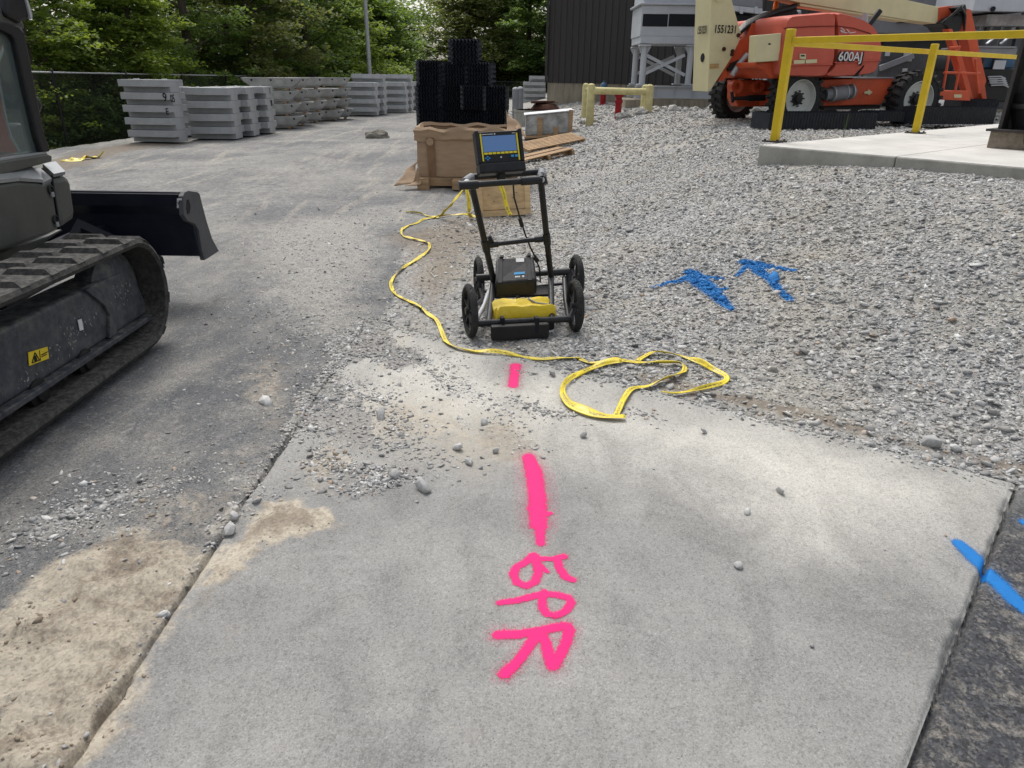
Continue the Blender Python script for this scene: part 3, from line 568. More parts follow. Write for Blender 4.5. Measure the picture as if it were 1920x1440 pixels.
# ================================================================ BUILDING
def zg(x, y): return float(hz(x, y))
bA = AY(1027, 155, 33.0); bz = bA[2]; bd = np.array([.80, -.60, 0.]); bn = np.array([-.60, -.80, 0.])     # wall runs right and towards us
BO = np.array([bA[0], bA[1], 0.])
bl = empty('building', (BO[0], BO[1], 0), 'large building with dark ribbed metal siding on a stained concrete base', 'building')
L_ = 17.; H_ = 9.
mb = MB(bl.location)
prof = []; s_ = 0.; pitch = .305
while s_ < L_:
    prof += [(s_, 0), (s_+.20, 0), (s_+.225, .045), (s_+.275, .045)]; s_ += pitch-.005
pts = [BO+bd*a+bn*(.04+b) for a, b in prof]
mb.loft([[p+[0, 0, bz] for p in pts], [p+[0, 0, bz+H_] for p in pts]], cap=False, smooth=False, closed=False)
q = [BO, BO+bd*L_, BO+bd*L_-bn*12, BO-bn*12]; mb.prism([p+[0, 0, bz+.001] for p in q], (0, 0, H_-.01))
m_siding = M('ribbed_siding', (.052, .046, .045), .5, var=.1, sc_=.8, bump=0, st=(3, 3, .15))
mb.build('siding', m_siding, bl)
mb = MB(bl.location); o_ = BO+bn*.02; q = [o_, o_+bd*L_, o_+bd*L_-bn*12, o_-bn*12]; mb.prism([p+[0, 0, -.3] for p in q], (0, 0, bz+.3-.004)); mb.build('foundation', m_found, bl)
mb = MB(bl.location); mb.prism([BO+bn*.02+[0, 0, bz+H_], BO+bn*.35+[0, 0, bz+H_], BO+bd*L_+bn*.35+[0, 0, bz+H_], BO+bd*L_+bn*.02+[0, 0, bz+H_]], (0, 0, .3)); mb.build('parapet_trim', m_dsteel, bl)
mb = MB(bl.location); a_ = BO+bd*(-.03)+bn*.1; mb.beam(a_+[0, 0, bz], a_+[0, 0, bz+H_], .1, .1, up=(0, 1, 0)); mb.build('corner_trim', m_dsteel, bl)
# ================================================================ STEEL FRAME AND UNITS IN FRONT OF THE WALL
def yplane_tube(mb, pts, y, r, n=8): mb.tube([AY(px, py, y) for px, py in pts], r, n)
YF = 24.
fr = AY(1260, 175, YF); frame = empty('steel_platform', (fr[0], fr[1], zg(fr[0], fr[1])), 'grey tubular steel platform with crossed braces on a bolted base beam', 'platform')
O = frame.location
for px, pt in ((1203, 1208), (1289, 1294)):
    for dy in (0, 1.6):
        b = AY(px, 160, YF)+[0, dy, 0]; t_ = AY(pt, 84, YF)+[0, dy, 0]; t_[0] = b[0]; mb = MB(O); mb.tube([b, t_], .095, 14)
        mb.box(t_+[0, 0, -.02], (.34, .34, .04)); mb.box(b+[0, 0, .02], (.3, .3, .04)); mb.prism([t_+[-.2, -.01, -.05], t_+[.2, -.01, -.05], t_+[.07, -.01, -.3], t_+[-.07, -.01, -.3]], (0, .02, 0)); mb.build('column', m_grayp, frame)
for (x0, y0), (x1, y1) in (((1209, 102), (1284, 141)), ((1209, 138), (1284, 103))):
    for dy in (0, 1.6):
        mb = MB(O); mb.beam(AY(x0, y0, YF)+[0, dy-.02*(y0 > 120), 0], AY(x1, y1, YF)+[0, dy-.02*(y0 > 120), 0], .03, .09); mb.build('brace', m_grayp, frame)
for dy in (0, 1.6):
    a_ = AY(1190, 172, YF)+[0, dy, 0]; b = AY(1350, 175, YF)+[0, dy, 0]; b[2] = a_[2]; mb = MB(O)
    for dz, hh, ww in ((.16, .025, .22), (-.16, .025, .22), (0, .30, .02)): mb.beam(a_+[0, 0, dz], b+[0, 0, dz], ww, hh)
    for k in range(5): p = a_+(b-a_)*(k+.12)/4.6; mb.box(p+[0, -.03, 0], (.015, .06, .29))
    mb.build('base_beam', m_grayp, frame)
mb = MB(O); a_ = AY(1200, 75, YF); b = AY(1345, 75, YF); b[2] = a_[2]; mb.box((a_+b)/2+[0, .8, 0], (b[0]-a_[0], 1.85, .2)); mb.build('top_frame', m_grayp, frame, bevel=.01)
mb = MB(O); a_ = AY(1175, 190, YF); mb.box((a_[0]+2.2, YF+.8, .5*(a_[2]+.05)), (4.6, 2.4, a_[2]-.05+.12)); mb.build('footing', m_found, frame)
# unit with two dark openings
un = AY(1256, 68, YF); unit = empty('air_handling_unit', (un[0], YF, un[2]), 'white metal air unit with two dark rectangular openings on the steel platform', 'air unit')
O = unit.location; a_ = AY(1200, 68, YF-.1); b = AY(1312, 66, YF-.1); z0 = a_[2]; z1 = AY(1200, 9, YF-.1)[2]
c = np.array([(a_[0]+b[0])/2, YF+.85, (z0+z1)/2]); W_ = b[0]-a_[0]
mb = MB(O); mb.box(c, (W_, 1.9, z1-z0)); mb.box(c+[0, 0, (z1-z0)/2+.03], (W_+.16, 2.06, .06)); mb.prism([a_+[.5, .11, 0], b+[-.25, .11, 0], b+[-.45, .11, -.1+.04], a_+[.62, .11, -.06]], (0, .1, 0)); mb.build('casing', m_grayp, unit, bevel=.02)
mb = MB(O); mb.box(c+[.02, 0, (z1-z0)/2+.06+.75], (W_-.02, 1.8, 1.5)); mb.box(c+[.02, -.915, (z1-z0)/2+.9], (.03, .03, 1.6)); mb.build('upper_casing', m_grayp, unit, bevel=.02)
for x0, x1 in ((1206, 1251), (1255, 1303)):
    p0 = AY(x0, 26, YF-.1); p1 = AY(x1, 50, YF-.1); mb = MB(O); mb.box(((p0[0]+p1[0])/2, YF-.105, (p0[2]+p1[2])/2), (p1[0]-p0[0], .03, p0[2]-p1[2])); mb.build('opening', m_void, unit, bevel=.01)
# process equipment behind the boom lift
def ybox(mb, x0, y0, x1, y1, Y, dep):
    a_ = AY(x0, y0, Y); b = AY(x1, y1, Y); mb.box(((a_[0]+b[0])/2, Y+dep/2, (a_[2]+b[2])/2), (abs(b[0]-a_[0]), dep, abs(b[2]-a_[2]))); return mb
def YP(l, Y): return [AY(x, y, Y) for x, y in l]
YE = 21.
eq = AY(1400, 200, YE); hop = empty('grey_hopper', (eq[0], YE, zg(eq[0], YE)), 'grey ribbed hopper with a dark underside behind the cream mast of the lift', 'hopper')
O = hop.location
mb = MB(O); mb.prism(YP([(1368, -60), (1432, -60), (1430, 16), (1374, 10)], YE), (0, 2, 0)); mb.build('hopper_body', m_grayd, hop, bevel=.02)
mb = MB(O); mb.prism(YP([(1374, 10), (1430, 16), (1428, 26), (1376, 20)], YE-.08), (0, 2.2, 0))
for x in (1388, 1416): mb.prism(YP([(x, 12), (x+5, 12.5), (x+5, 26), (x, 25)], YE-.14), (0, .06, 0))
mb.build('ribbed_rim', m_grayp, hop)
mb = MB(O); mb.prism(YP([(1378, 27), (1426, 32), (1420, 46), (1384, 50)], YE+.05), (0, 1.8, 0)); mb.build('chute', m_void, hop)
for x in (1384, 1424):
    a_ = AY(x, 46, YE+.3); mb = MB(O); mb.beam(a_, (a_[0], a_[1], O[2]-.05), .12, .12, up=(0, 1, 0)); mb.build('leg', m_grayd, hop)
mb = MB(O); a_ = AY(1424, 34, YE+.8); b = AY(1500, 20, YE+.8); b[2] = a_[2]+.05; mb.tube([a_, b], .16, 16); mb.build('pipe', m_grayd, hop)
# cabinets
def cab(name, label, cat, x0, y0, x1, y1, Y, dep, mat, extra=None, grp=None):
    p = AY((x0+x1)/2, y1, Y); gz = zg(p[0], p[1]); r = empty(name, (p[0], Y, gz), label, cat, grp); O = r.location
    ybox(MB(O), x0, y0, x1, y1, Y, dep).build('casing', mat, r, bevel=.02)
    return r, O
r, O = cab('duct_casing', 'long grey duct casing with slot openings behind the red hood', 'duct', 1640, -80, 1905, 66, 19.5, 2.2, m_grayd)
mb = MB(O)
for x0, y0, x1, y1 in ((1682, 37, 1726, 43), (1745, 40, 1800, 44), (1818, 14, 1835, 24), (1838, 17, 1846, 24)): ybox(mb, x0, y0, x1, y1, 19.47, .03)
mb.build('slot', m_void, r)
for q_ in ((1644, 48, 1660, 200), (1725, 60, 1740, 205), (1880, 60, 1893, 205)): mb = MB(O); ybox(mb, *q_, 20.2, .2); mb.build('leg', m_grayk, r)
mb = MB(O); a_ = AY(1660, 66, 20.); b = AY(1800, 66, 20.); mb.prism([a_, b, b+[-.1, 0, -.35], a_+[.1, 0, -.35]], (0, 1.2, 0)); mb.build('hopper_bottom', m_grayk, r)
pz = AY(1680, 118, 18.6); pp = empty('process_pipe', (pz[0], 18.6, zg(pz[0], 18.6)), 'thick dark grey horizontal pipe behind the rear wheel', 'pipe'); O = pp.location
b = AY(1818, 116, 18.6); b[2] = pz[2]; mb = MB(O); mb.tube([pz+[-.6, 0, 0], b], .17, 20); mb.build('pipe_run', m_grayk, pp)
for k in (.1, .9): q_ = pz+(b-pz)*k; mb = MB(O); mb.box((q_[0], 18.6, (q_[2]+O[2])/2-.1), (.12, .1, q_[2]-O[2]-.1)); mb.build('support', m_grayd, pp)
r, O = cab('metal_tank', 'pale metal tank housing with a port hole and rusty underside at top right', 'tank', 1846, -70, 1930, 22, 17.2, 1.6, m_grayp)
mb = MB(O); ybox(mb, 1852, 27, 1925, 49, 17.3, 1.4); mb.build('rusty_skirt', M('rust_streaked_panel', (.25, .23, .22), .8, var=.5, sc_=3, dust=.8, dustcol=(.10, .05, .03)), r)
mb = MB(O); mb.lathe([(0, 0), (.05, 0), (.05, -.03), (0, -.03)], AY(1861, 17, 17.17), (0, 1, 0), 16); mb.build('port', m_void, r)
for q_ in ((1852, 49, 1858, 200), (1912, 49, 1920, 200)): mb = MB(O); ybox(mb, *q_, 17.6, .12); mb.build('leg', m_grayk, r)
# loose work table and machine far right
p = AY(1868, 200, 15.6); wt = empty('utility_machine', (p[0], 15.6, zg(p[0], 15.6)), 'dark engine driven machine with grey tray and white decals behind the orange jib', 'machine'); O = wt.location
mb = MB(O); ybox(mb, 1838, 128, 1905, 192, 15.6, 1.0); mb.build('engine_housing', m_black, wt, bevel=.03)
mb = MB(O); ybox(mb, 1836, 90, 1905, 102, 15.4, 1.2); ybox(mb, 1834, 86, 1906, 90, 15.35, 1.3); mb.build('tray', m_grayd, wt)
mb = MB(O); ybox(mb, 1840, 102, 1900, 128, 15.7, .9); mb.build('control_box', m_blue, wt, bevel=.02)
mb = MB(O); ybox(mb, 1866, 113, 1883, 130, 15.58, .02); mb.build('decal', m_grayp, wt)
mb = MB(O); ybox(mb, 1858, 146, 1869, 157, 15.57, .03); mb.build('valve_block', m_grayp, wt)
for k in range(5): mb = MB(O); a_ = AY(1852+k*1.5, 144+4*k, 15.55); mb.tube([a_, a_+[.25, -.02, .01], a_+[.36, 0, -.03]], .014, 6); mb.build('hose_fitting', m_galv, wt)
for k in range(2): mb = MB(O); a_ = AY(1850+k*26, 82, 15.6); mb.beam(a_, a_+[.3, .1, .22], .05, .02); mb.build('rail', m_galv, wt)
for k in range(3): mb = MB(O); a_ = AY(1838+k*20, 60, 15.7); mb.beam(a_+[0, 0, .1], (a_[0], a_[1], O[2]), .04, .04, up=(0, 1, 0)); mb.build('upright', m_grayk, wt)
rl = AY(1812, 168, 16.4); sd_ = empty('white_drum', (rl[0], 16.4, zg(rl[0], 16.4)), 'white rounded drum lying behind the orange platform', 'drum'); O = sd_.location
mb = MB(O); mb.lathe([(0, 0), (.26, 0), (.3, .04), (.3, .5), (.26, .54), (0, .54)], (O[0], 16.4, O[2]+.3), (0, 1, 0), 24); mb.build('shell', m_grayp, sd_); mb = MB(O); mb.lathe([(.1, -.02), (.1, 0), (0, 0)], (O[0], 16.4, O[2]+.3), (0, 1, 0), 12); mb.build('cap', m_grayd, sd_)
# generator skid behind the rear wheel
r, O = cab('pump_skid', 'grey pump skid with vertical ribs behind the wheels of the boom lift', 'pump skid', 1400, 118, 1436, 172, 19., 1., m_grayd)
mb = MB(O)
for k in range(5): ybox(mb, 1403+k*7, 120, 1406+k*7, 170, 18.95, .05)
mb.build('rib', m_grayp, r)
r, O = cab('equipment_rack', 'tall dark equipment rack with pale fittings between the two rear wheels', 'rack', 1655, 90, 1740, 175, 18.2, .8, m_grayk)
for x, y in ((1662, 96), (1697, 98), (1703, 106), (1743, 132), (1694, 128)): mb = MB(O); ybox(mb, x, y, x+6, y+9, 18.15, .05); mb.build('fitting', m_grayp, r)
mb = MB(O); mb.beam(AY(1650, 128, 18.1), AY(1712, 104, 18.1), .1, .12); mb.build('strut', m_grayd, r)
# ================================================================ RAISED SLAB, RAILING, COLUMN
ZS = .95
sA = G(1424, 272, ZS); sdx = np.array([.656, -.755, 0.]); sdy = np.array([.755, .656, 0.])
sl_ = empty('raised_slab', (sA[0], sA[1], ZS), 'raised pale concrete slab with a cast edge and control joint on the right', 'slab'); O = sl_.location
mb = MB(O); pad_ = [sA, sA+sdx*4.2, sA+sdx*4.2+sdy*12, sA+sdy*12]
JN = 1.42
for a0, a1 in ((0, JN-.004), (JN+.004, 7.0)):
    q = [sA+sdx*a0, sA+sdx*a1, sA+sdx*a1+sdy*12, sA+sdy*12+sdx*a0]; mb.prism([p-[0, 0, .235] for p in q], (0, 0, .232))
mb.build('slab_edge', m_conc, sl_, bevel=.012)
mb = MB(O); i_ = .014
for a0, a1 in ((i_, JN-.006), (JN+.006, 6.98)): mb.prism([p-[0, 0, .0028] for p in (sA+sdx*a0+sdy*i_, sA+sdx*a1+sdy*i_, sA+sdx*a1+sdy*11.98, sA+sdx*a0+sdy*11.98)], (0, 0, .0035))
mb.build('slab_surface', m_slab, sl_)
mb = MB(O); q = [sA-sdx*0+sdy*.012, sA+sdx*7+sdy*.012, sA+sdx*7+sdy*12, sA+sdy*12]
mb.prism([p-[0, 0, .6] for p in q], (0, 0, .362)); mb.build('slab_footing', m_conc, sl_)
mb = MB(O)
q = [sA+sdy*.012-sdx*-.01, sA+sdx*7+sdy*.01]
# railing: posts and rails
rlg = empty('safety_railing', tuple(G(1452, 268, ZS)), 'yellow square tube safety railing on the corner of the raised slab', 'railing'); O = rlg.location
pA = G(1452, 266, ZS); pB = G(1716, 250, ZS); up3 = np.array([0, 0, 1.]); yaw = math.atan2(sdy[1], sdy[0])
def post(p, h, nm='post'):
    mb = MB(O); mb.box(p+[0, 0, h/2], (.082, .082, h), rz=yaw); mb.build(nm, m_yel, rlg, bevel=.01)
    mb = MB(O); mb.box(p+[0, 0, .008], (.2, .2, .016), rz=yaw)
    for s1 in (-1, 1):
        for s2 in (-1, 1): mb.lathe([(.012, 0), (.012, .016), (0, .016)], p+sdx*s1*.075+sdy*s2*.075+[0, 0, .016], n=6)
    mb.build('base_plate', m_dsteel, rlg)
hA_ = AY(1480, 54, pA[1])[2]-ZS; post(pA, hA_); post(pB, AY(1750, 82, pB[1])[2]-ZS)
pC = pA+sdx*3.6; post(pC, hA_)
hR = AY(1481, 76, pA[1])[2]-ZS; hR2 = (AY(1487, 81, pA[1])[2]+AY(1746, 96, pB[1])[2])/2-ZS
mb = MB(O); mb.beam(pA+sdx*.041+[0, 0, hR], pC+[0, 0, hR], .06, .062); mb.build('rail', m_yel, rlg, bevel=.008)
mb = MB(O); mb.beam(pA+sdy*.041+[0, 0, hR2], pB+sdy*3.0+[0, 0, hR2]+sdx*.07, .058, .058); mb.build('rail', m_yel, rlg, bevel=.008)
# dark steel column on plinth
cB = G(1849, 277, ZS); cl = empty('steel_column', tuple(cB), 'dark brown steel column on a rough concrete plinth at the right edge', 'column'); O = cl.location
mb = MB(O); mb.prism([cB+sdx*a_+sdy*b-[0, 0, .0] for a_, b in ((-.0, -.0), (.62, 0), (.62, .6), (0, .6))], (0, 0, .17)); m_pl = M('rough_plinth', (.25, .21, .165), .95, var=.35, sc_=12, bump=.01); mb.build('plinth', m_pl, cl, bevel=.01)
cc = cB+sdx*.27+sdy*.22+[0, 0, .17]
mb = MB(O); mb.box(cc+[0, 0, .012], (.6, .56, .024), rz=yaw-math.pi/2+math.pi); mb.build('base_plate', m_dsteel, cl, bevel=.004)
mb = MB(O)
for s_ in (-1, 1): mb.beam(cc+sdx*s_*.2+[0, 0, .024], cc+sdx*s_*.2+[0, 0, 5.], .035, .40, up=sdy)
mb.beam(cc+[0, 0, .024], cc+[0, 0, 5.], .36, .03, up=sdy); mb.build('i_section', m_dsteel, cl, bevel=.004)
# wheeled bin by the column
wb = G(1945, 284, ZS); bn_ = empty('wheeled_bin', tuple(wb), 'black wheeled cart with ribbed wheel standing beside the dark column', 'cart'); O = bn_.location
mb = MB(O); mb.hexa([wb+np.array(k) for k in ((-.06, -.1, .14), (.4, -.1, .1), (.4, .4, .1), (-.06, .4, .14), (-.14, -.15, .55), (.5, -.15, .55), (.5, .5, .55), (-.14, .5, .55))]); mb.build('tub', m_blackpl, bn_, bevel=.03)
mb = MB(O); mb.box(wb+[.17, .15, .42], (.66, .66, .05)); mb.build('rim', m_blackpl, bn_, bevel=.015)
wc = wb+np.array([-.1, -.14, .15]); mb = MB(O); mb.lathe([(.02, -.02), (.10, -.02), (.13, -.035), (.15, -.03), (.15, .03), (.13, .035), (0, .035)], wc, (.1, 1, 0), 28)
for k in range(6): a_ = k*math.pi/3; d_ = np.array([math.cos(a_), -.0, math.sin(a_)]); mb.beam(wc+[0, -.025, 0]+d_*.02, wc+[0, -.028, 0]+d_*.125, .03, .02, up=(0, 1, 0))
mb.build('wheel', m_rubber, bn_)
# ================================================================ FENCE, LAMP POLE
def wire_mat():
    t = NT('chain_link'); sx = t.n.new('ShaderNodeSeparateXYZ'); t.L(t.tc, sx.inputs[0])
    a_ = t.math('ADD', sx.outputs[1], sx.outputs[2]); b = t.math('SUBTRACT', sx.outputs[1], sx.outputs[2])
    def ln(v): return t.math('LESS_THAN', t.math('ABSOLUTE', t.math('SUBTRACT', t.math('FRACT', t.math('MULTIPLY', v, 14.0)), .5)), .07)
    al = t.math('MAXIMUM', ln(a_), ln(b)); return t.out((.012, .014, .014), .5, alpha=al)
m_wire = wire_mat()
fd = np.array([.096, 1., 0]); f0 = np.array([-11.6, 19.3, 0.])
fence = empty('chain_link_fence', tuple(f0+[0, 0, -.35]), 'long black chain link fence with a top rail along the left of the yard', 'fence'); O = fence.location
NP = 13
def ftop(i): return 1.535 - .022*i
fp = [f0+fd*3.05*i for i in range(-3, NP)]
for i, p in zip(range(-3, NP), fp):
    mb = MB(O); mb.tube([(p[0], p[1], -.5), (p[0], p[1], ftop(i)+.02)], .032, 8); mb.lathe([(.045, 0), (.045, .03), (.02, .06), (0, .07)], (p[0], p[1], ftop(i)+.02), n=8); mb.build('post', m_black, fence)
mb = MB(O); mb.tube([(p[0], p[1], ftop(i)) for i, p in zip(range(-3, NP), fp)], .021, 8); mb.build('top_rail', m_galv, fence)
mb = MB(O)
for i in range(-3, NP-1):
    a_ = fp[i+3]; b = fp[i+4]; mb.add([(a_[0], a_[1], -.45), (b[0], b[1], -.45), (b[0], b[1], ftop(i+1)), (a_[0], a_[1], ftop(i))], [(0, 1, 2, 3)])
mb.build('mesh_fabric', m_wire, fence)
e0 = fp[-1]; bf = empty('back_fence', (e0[0], e0[1], -.2), 'distant black chain link fence crossing behind the yard', 'fence'); O = bf.location
mb = MB(O)
for k in range(7): p = e0+[k*3.05, -k*.3, 0]; mb.tube([(p[0], p[1], -.3), (p[0], p[1], 1.2)], .032, 6)
mb.tube([e0+[0, 0, 1.2], e0+[18.3, -1.8, 1.22]], .022, 6); mb.build('rail_frame', m_black, bf)
m_wire2 = m_wire.copy(); mb = MB(O); mb.add([e0+[0, 0, -.3], e0+[18.3, -1.8, -.3], e0+[18.3, -1.8, 1.2], e0+[0, 0, 1.2]], [(0, 1, 2, 3)]); mb.build('mesh_fabric', m_wire, bf)
pl = AY(698, 215, 36.5); lp = empty('lamp_pole', (pl[0], pl[1], 0), 'tall plain grey light pole behind the stacked concrete', 'lamp pole'); O = lp.location
mb = MB(O); mb.tube([(pl[0], pl[1], 0), (pl[0]-.0, pl[1], 9)], [.105, .07], 14); mb.build('pole', m_galv, lp)
mb = MB(O); mb.box((pl[0], pl[1], .03), (.4, .4, .05)); mb.build('base_plate', m_galv, lp)
mb = MB(O); mb.box((pl[0]+.3, pl[1], 9), (.8, .3, .12)); mb.build('lamp_head', m_grayd, lp)
# ================================================================ PRECAST BLOCK STACKS
def notch_profile(Lw, h, n=.20, nh=.43):      # end profile (y,z): full width above, narrower foot
    return [(n, 0), (Lw-n, 0), (Lw-n, h*nh), (Lw-n+.006, h*nh+.006), (Lw, h*nh+.006), (Lw, h), (0, h), (0, h*nh+.006), (n-.006, h*nh+.006), (n, h*nh)]
def notch_block(length, depth, h, mat, name='concrete_block'):
    r = empty(name, (0, 0, 0), None, None)
    mb = MB(); pr = [(0, y, z) for y, z in notch_profile(depth, h)]; mb.prism(pr, (length, 0, 0)); mb.build('block_body', mat, r, bevel=.012)
    for xx in (.2, .8):
        mb = MB(); mb.tube([(length*xx, depth*.35, h-.01), (length*xx, depth*.35, h+.012), (length*xx, depth*.65, h+.012), (length*xx, depth*.65, h-.01)], .008, 5); mb.build('lifting_loop', m_galv, r)
    return r
def place_stack(proto, n, h, x, y, rz, where, group, cat='concrete block', jit=.012, z0=0.02, first=False):
    for k in range(n):
        o = proto if (first and k == 0) else copytree(proto)
        o.location = (x+random.uniform(-jit, jit), y+random.uniform(-jit, jit), z0+k*(h+.004)); o.rotation_euler = (0, 0, rz+random.uniform(-.012, .012))
        tag(o, f'{blockname(n-1-k, n)} block of {where}', cat, group)
        if n == 1: o['label'] = 'single block of '+where
        yield o
pb = notch_block(1.16, .80, .275, m_prec)
S1_ = list(place_stack(pb, 5, .275, -9.30, 17.95, R_(-5), 'the leftmost tall grey stack by the fence', 'notched blocks in the leftmost stack', first=True))
def mark(o, s, size, lx, lz, y=-.004, sq=.8, face='front', L=1.16):
    if face == 'front': text(s, size, (lx, y, lz), (1, 0, 0), (0, 0, 1), m_blackmark, o, squash=sq)
    else: text(s, size, (L+.004, lx, lz), (0, 1, 0), (0, 0, 1), m_blackmark, o, squash=sq)
mark(S1_[3], '9', .26, 1.09, .17); mark(S1_[3], '05', .24, .20, .14, face='end'); mark(S1_[2], 'E', .2, 1.10, .14)
proto2 = notch_block(1.12, .95, .30, m_prec)
wh = ['the front four high stack near the leftmost one', 'the middle row of the four high grey stack', 'the back row of the four high grey stack']
ST2 = []
for i, (x, y) in enumerate(((-8.25, 18.9), (-8.17, 19.95), (-8.05, 21.0))): ST2.append(list(place_stack(proto2, 4, .30, x, y, R_(3), wh[i], 'notched blocks in the four high stacks', first=(i == 0))))
mark(ST2[2][3], 'E', .2, .62, .18, face='end', L=1.12); mark(ST2[2][2], '905', .22, .66, .16, face='end', L=1.12, sq=.6)
proto2b = notch_block(.9, .8, .30, m_prec); list(place_stack(proto2b, 4, .30, -9.5, 19.6, R_(3), 'the stack half hidden between two front stacks', 'notched blocks in the hidden stack', first=True))
# trough shaped blocks
def trough_block(length, depth, h):
    r = empty('trough_block', (0, 0, 0), None, None); mb = MB(); t_ = .13*length; d = .08
    bot = [(t_+.08, d, 0), (length-t_-.08, d, 0), (length-t_-.02, depth-d, 0), (t_+.02, depth-d, 0)]; mid = [(t_, .03, h*.22), (length-t_, .03, h*.22), (length-t_, depth-.03, h*.22), (t_, depth-.03, h*.22)]
    mi2 = [(.05, .0, h*.72), (length-.05, .0, h*.72), (length-.05, depth, h*.72), (.05, depth, h*.72)]; top = [(0, -.015, h), (length, -.015, h), (length, depth+.015, h), (0, depth+.015, h)]
    mb.loft([bot, mid, mi2, top], smooth=False); mb.build('block_body', m_trough, r, bevel=.015)
    for xx in (.25, .75): mb = MB(); mb.box((length*xx, depth*.5, -.028), (.09, depth*.8, .056)); mb.build('timber_spacer', m_wood, r)
    for xx in (.18, .5, .85): mb = MB(); mb.box((length*xx, -.008, h*.78), (.05, .02, .05)); mb.build('cast_anchor', m_void, r)
    return r
pt = trough_block(1.75, .85, .30); pt2 = trough_block(1.3, .72, .30)
tw = ['the first trough stack right of the notched blocks', 'the second trough stack', 'the third trough stack', 'the fourth trough stack', 'the farthest trough stack']
for i, (x, y, n_, rz, P_) in enumerate(((-8.35, 23.1, 4, 12, pt), (-7.95, 24.6, 4, 14, pt2), (-7.85, 26.0, 4, 18, pt2), (-7.6, 27.5, 3, 12, pt2), (-7.45, 28.8, 4, 10, pt2))):
    list(place_stack(P_, n_, .36, x, y, R_(rz), tw[i], 'weathered trough blocks in stacks', jit=.10, first=(i < 2), z0=.06))
p3 = notch_block(1.3, .8, .31, m_prec2)
sw = ['the pale stack left of the light pole', 'the pale stack behind the one left of the pole', 'the pale stack right of the light pole', 'the pale stack behind the one right of the pole', 'the pale stack showing left of the black media', 'the farthest pale stack beside the black media']
for i, (x, y, n_) in enumerate(((-7.05, 31.3, 4), (-6.9, 32.4, 5), (-6.22, 34.0, 4), (-6.1, 35.1, 5), (-5.6, 37.2, 4), (-5.0, 39.5, 4))):
    list(place_stack(p3, n_, .31, x, y, R_(-3), sw[i], 'pale notched blocks in the far stacks', jit=.03, first=(i == 0)))
list(place_stack(p3, 4, .31, .42, 44.5, R_(-2), 'the distant pale stack left of the building corner', 'pale notched blocks near the building')); list(place_stack(p3, 1, .31, .75, 44.6, R_(-2), 'pale concrete capping the distant stack near the building', 'pale notched blocks near the building', z0=1.29))
# ================================================================ YELLOW PIPE GUARDS, STANDPIPE, HYDRANT, BOLLARDS, RING
def guard(label, A, Bp, ztop, r=.105, ext=.35):
    a_ = np.array(A, float); b = np.array(Bp, float); g = empty('pipe_guard', (a_[0], a_[1], a_[2]), label, 'bollard frame', 'cream pipe guards round the standpipe'); O = g.location
    for p in (a_, b):
        h = ztop-p[2]; mb = MB(O); mb.lathe([(r, -.3), (r, h-.06), (r*.85, h-.01), (r*.4, h+.02), (0, h+.025)], p, n=18); mb.build('post', m_pole, g)
    mb = MB(O); mb.tube([(a_[0], a_[1], ztop-.16), (b[0], b[1], ztop-.16)], r*.8, 16); mb.build('rail', m_pole, g); return g
g1 = GT(1105, 235); g2 = GT(1213, 223)
hg = AY(1105, 158, g1[1])[2]
g2_ = AY(1213, 226, g1[1]-.3); g2_[2] = zg(g2_[0], g2_[1])
guard('front cream painted pipe guard with a crossbar beside the red standpipe', g1, g2_, hg)
g3 = AY(1097, 199, g1[1]+3.2); g3[2] = zg(g3[0], g3[1]); g4 = AY(1206, 220, g1[1]+.7); g4[2] = zg(g4[0], g4[1]); guard('rear cream painted pipe guard partly hidden by the front one', g3, g4, hg-.02)
sp = AY(1158, 222, (g1[1]+g2_[1])/2+.1); st = empty('red_standpipe', (sp[0], sp[1], zg(sp[0], sp[1])-.05), 'dark red standpipe between the cream pipe guards', 'standpipe'); O = st.location
mb = MB(O); mb.lathe([(.085, -.2), (.085, .42), (.105, .43), (.105, .5), (.08, .51), (.09, .6), (.09, .70), (.07, .73), (.04, .75), (0, .76)], O, n=14); mb.build('pipe_body', m_red, st)
mb = MB(O); mb.tube([O+Vector((0, 0, .66)), O+Vector((-.12, -.02, .62))], .04, 10); mb.tube([O+Vector((0, 0, .66)), O+Vector((.12, -.02, .62))], .04, 10); mb.build('outlet', m_red, st)
hp = AY(1130, 197, 27.5); hy = empty('fire_hydrant', (hp[0], hp[1], zg(hp[0], hp[1])), 'small red fire hydrant with a blue bonnet below the dark wall', 'hydrant'); O = hy.location
mb = MB(O); mb.lathe([(.14, 0), (.14, .05), (.1, .06), (.1, .5)], O, n=14); mb.build('barrel', m_red, hy)
mb = MB(O); mb.lathe([(.15, .5), (.15, .55), (.13, .66), (.07, .74), (.03, .76), (.03, .82), (0, .82)], O, n=14); mb.build('bonnet', m_blue, hy)
mb = MB(O); mb.tube([O+Vector((-.2, 0, .38)), O+Vector((.2, 0, .38))], .055, 10); mb.build('nozzle', m_blue, hy)
for px, dy, lab in ((966, 0, 'left grey steel bollard beside the black media stack'), (975, 1.3, 'grey steel bollard standing just behind the left one')):
    p = AY(px, 222, 29+dy*1.2); b_ = empty('grey_bollard', (p[0], p[1], 0), lab, 'bollard', 'grey bollards'); O = b_.location
    mb = MB(O); mb.lathe([(.12, -.1), (.12, 1.12), (.10, 1.16), (.05, 1.19), (0, 1.2)], O, n=16); mb.build('pipe', m_grayd, b_); mb = MB(O); mb.lathe([(.118, 1.13), (.1, 1.17), (.05, 1.2), (0, 1.21)], O, n=16); mb.build('cap', m_prec2, b_)
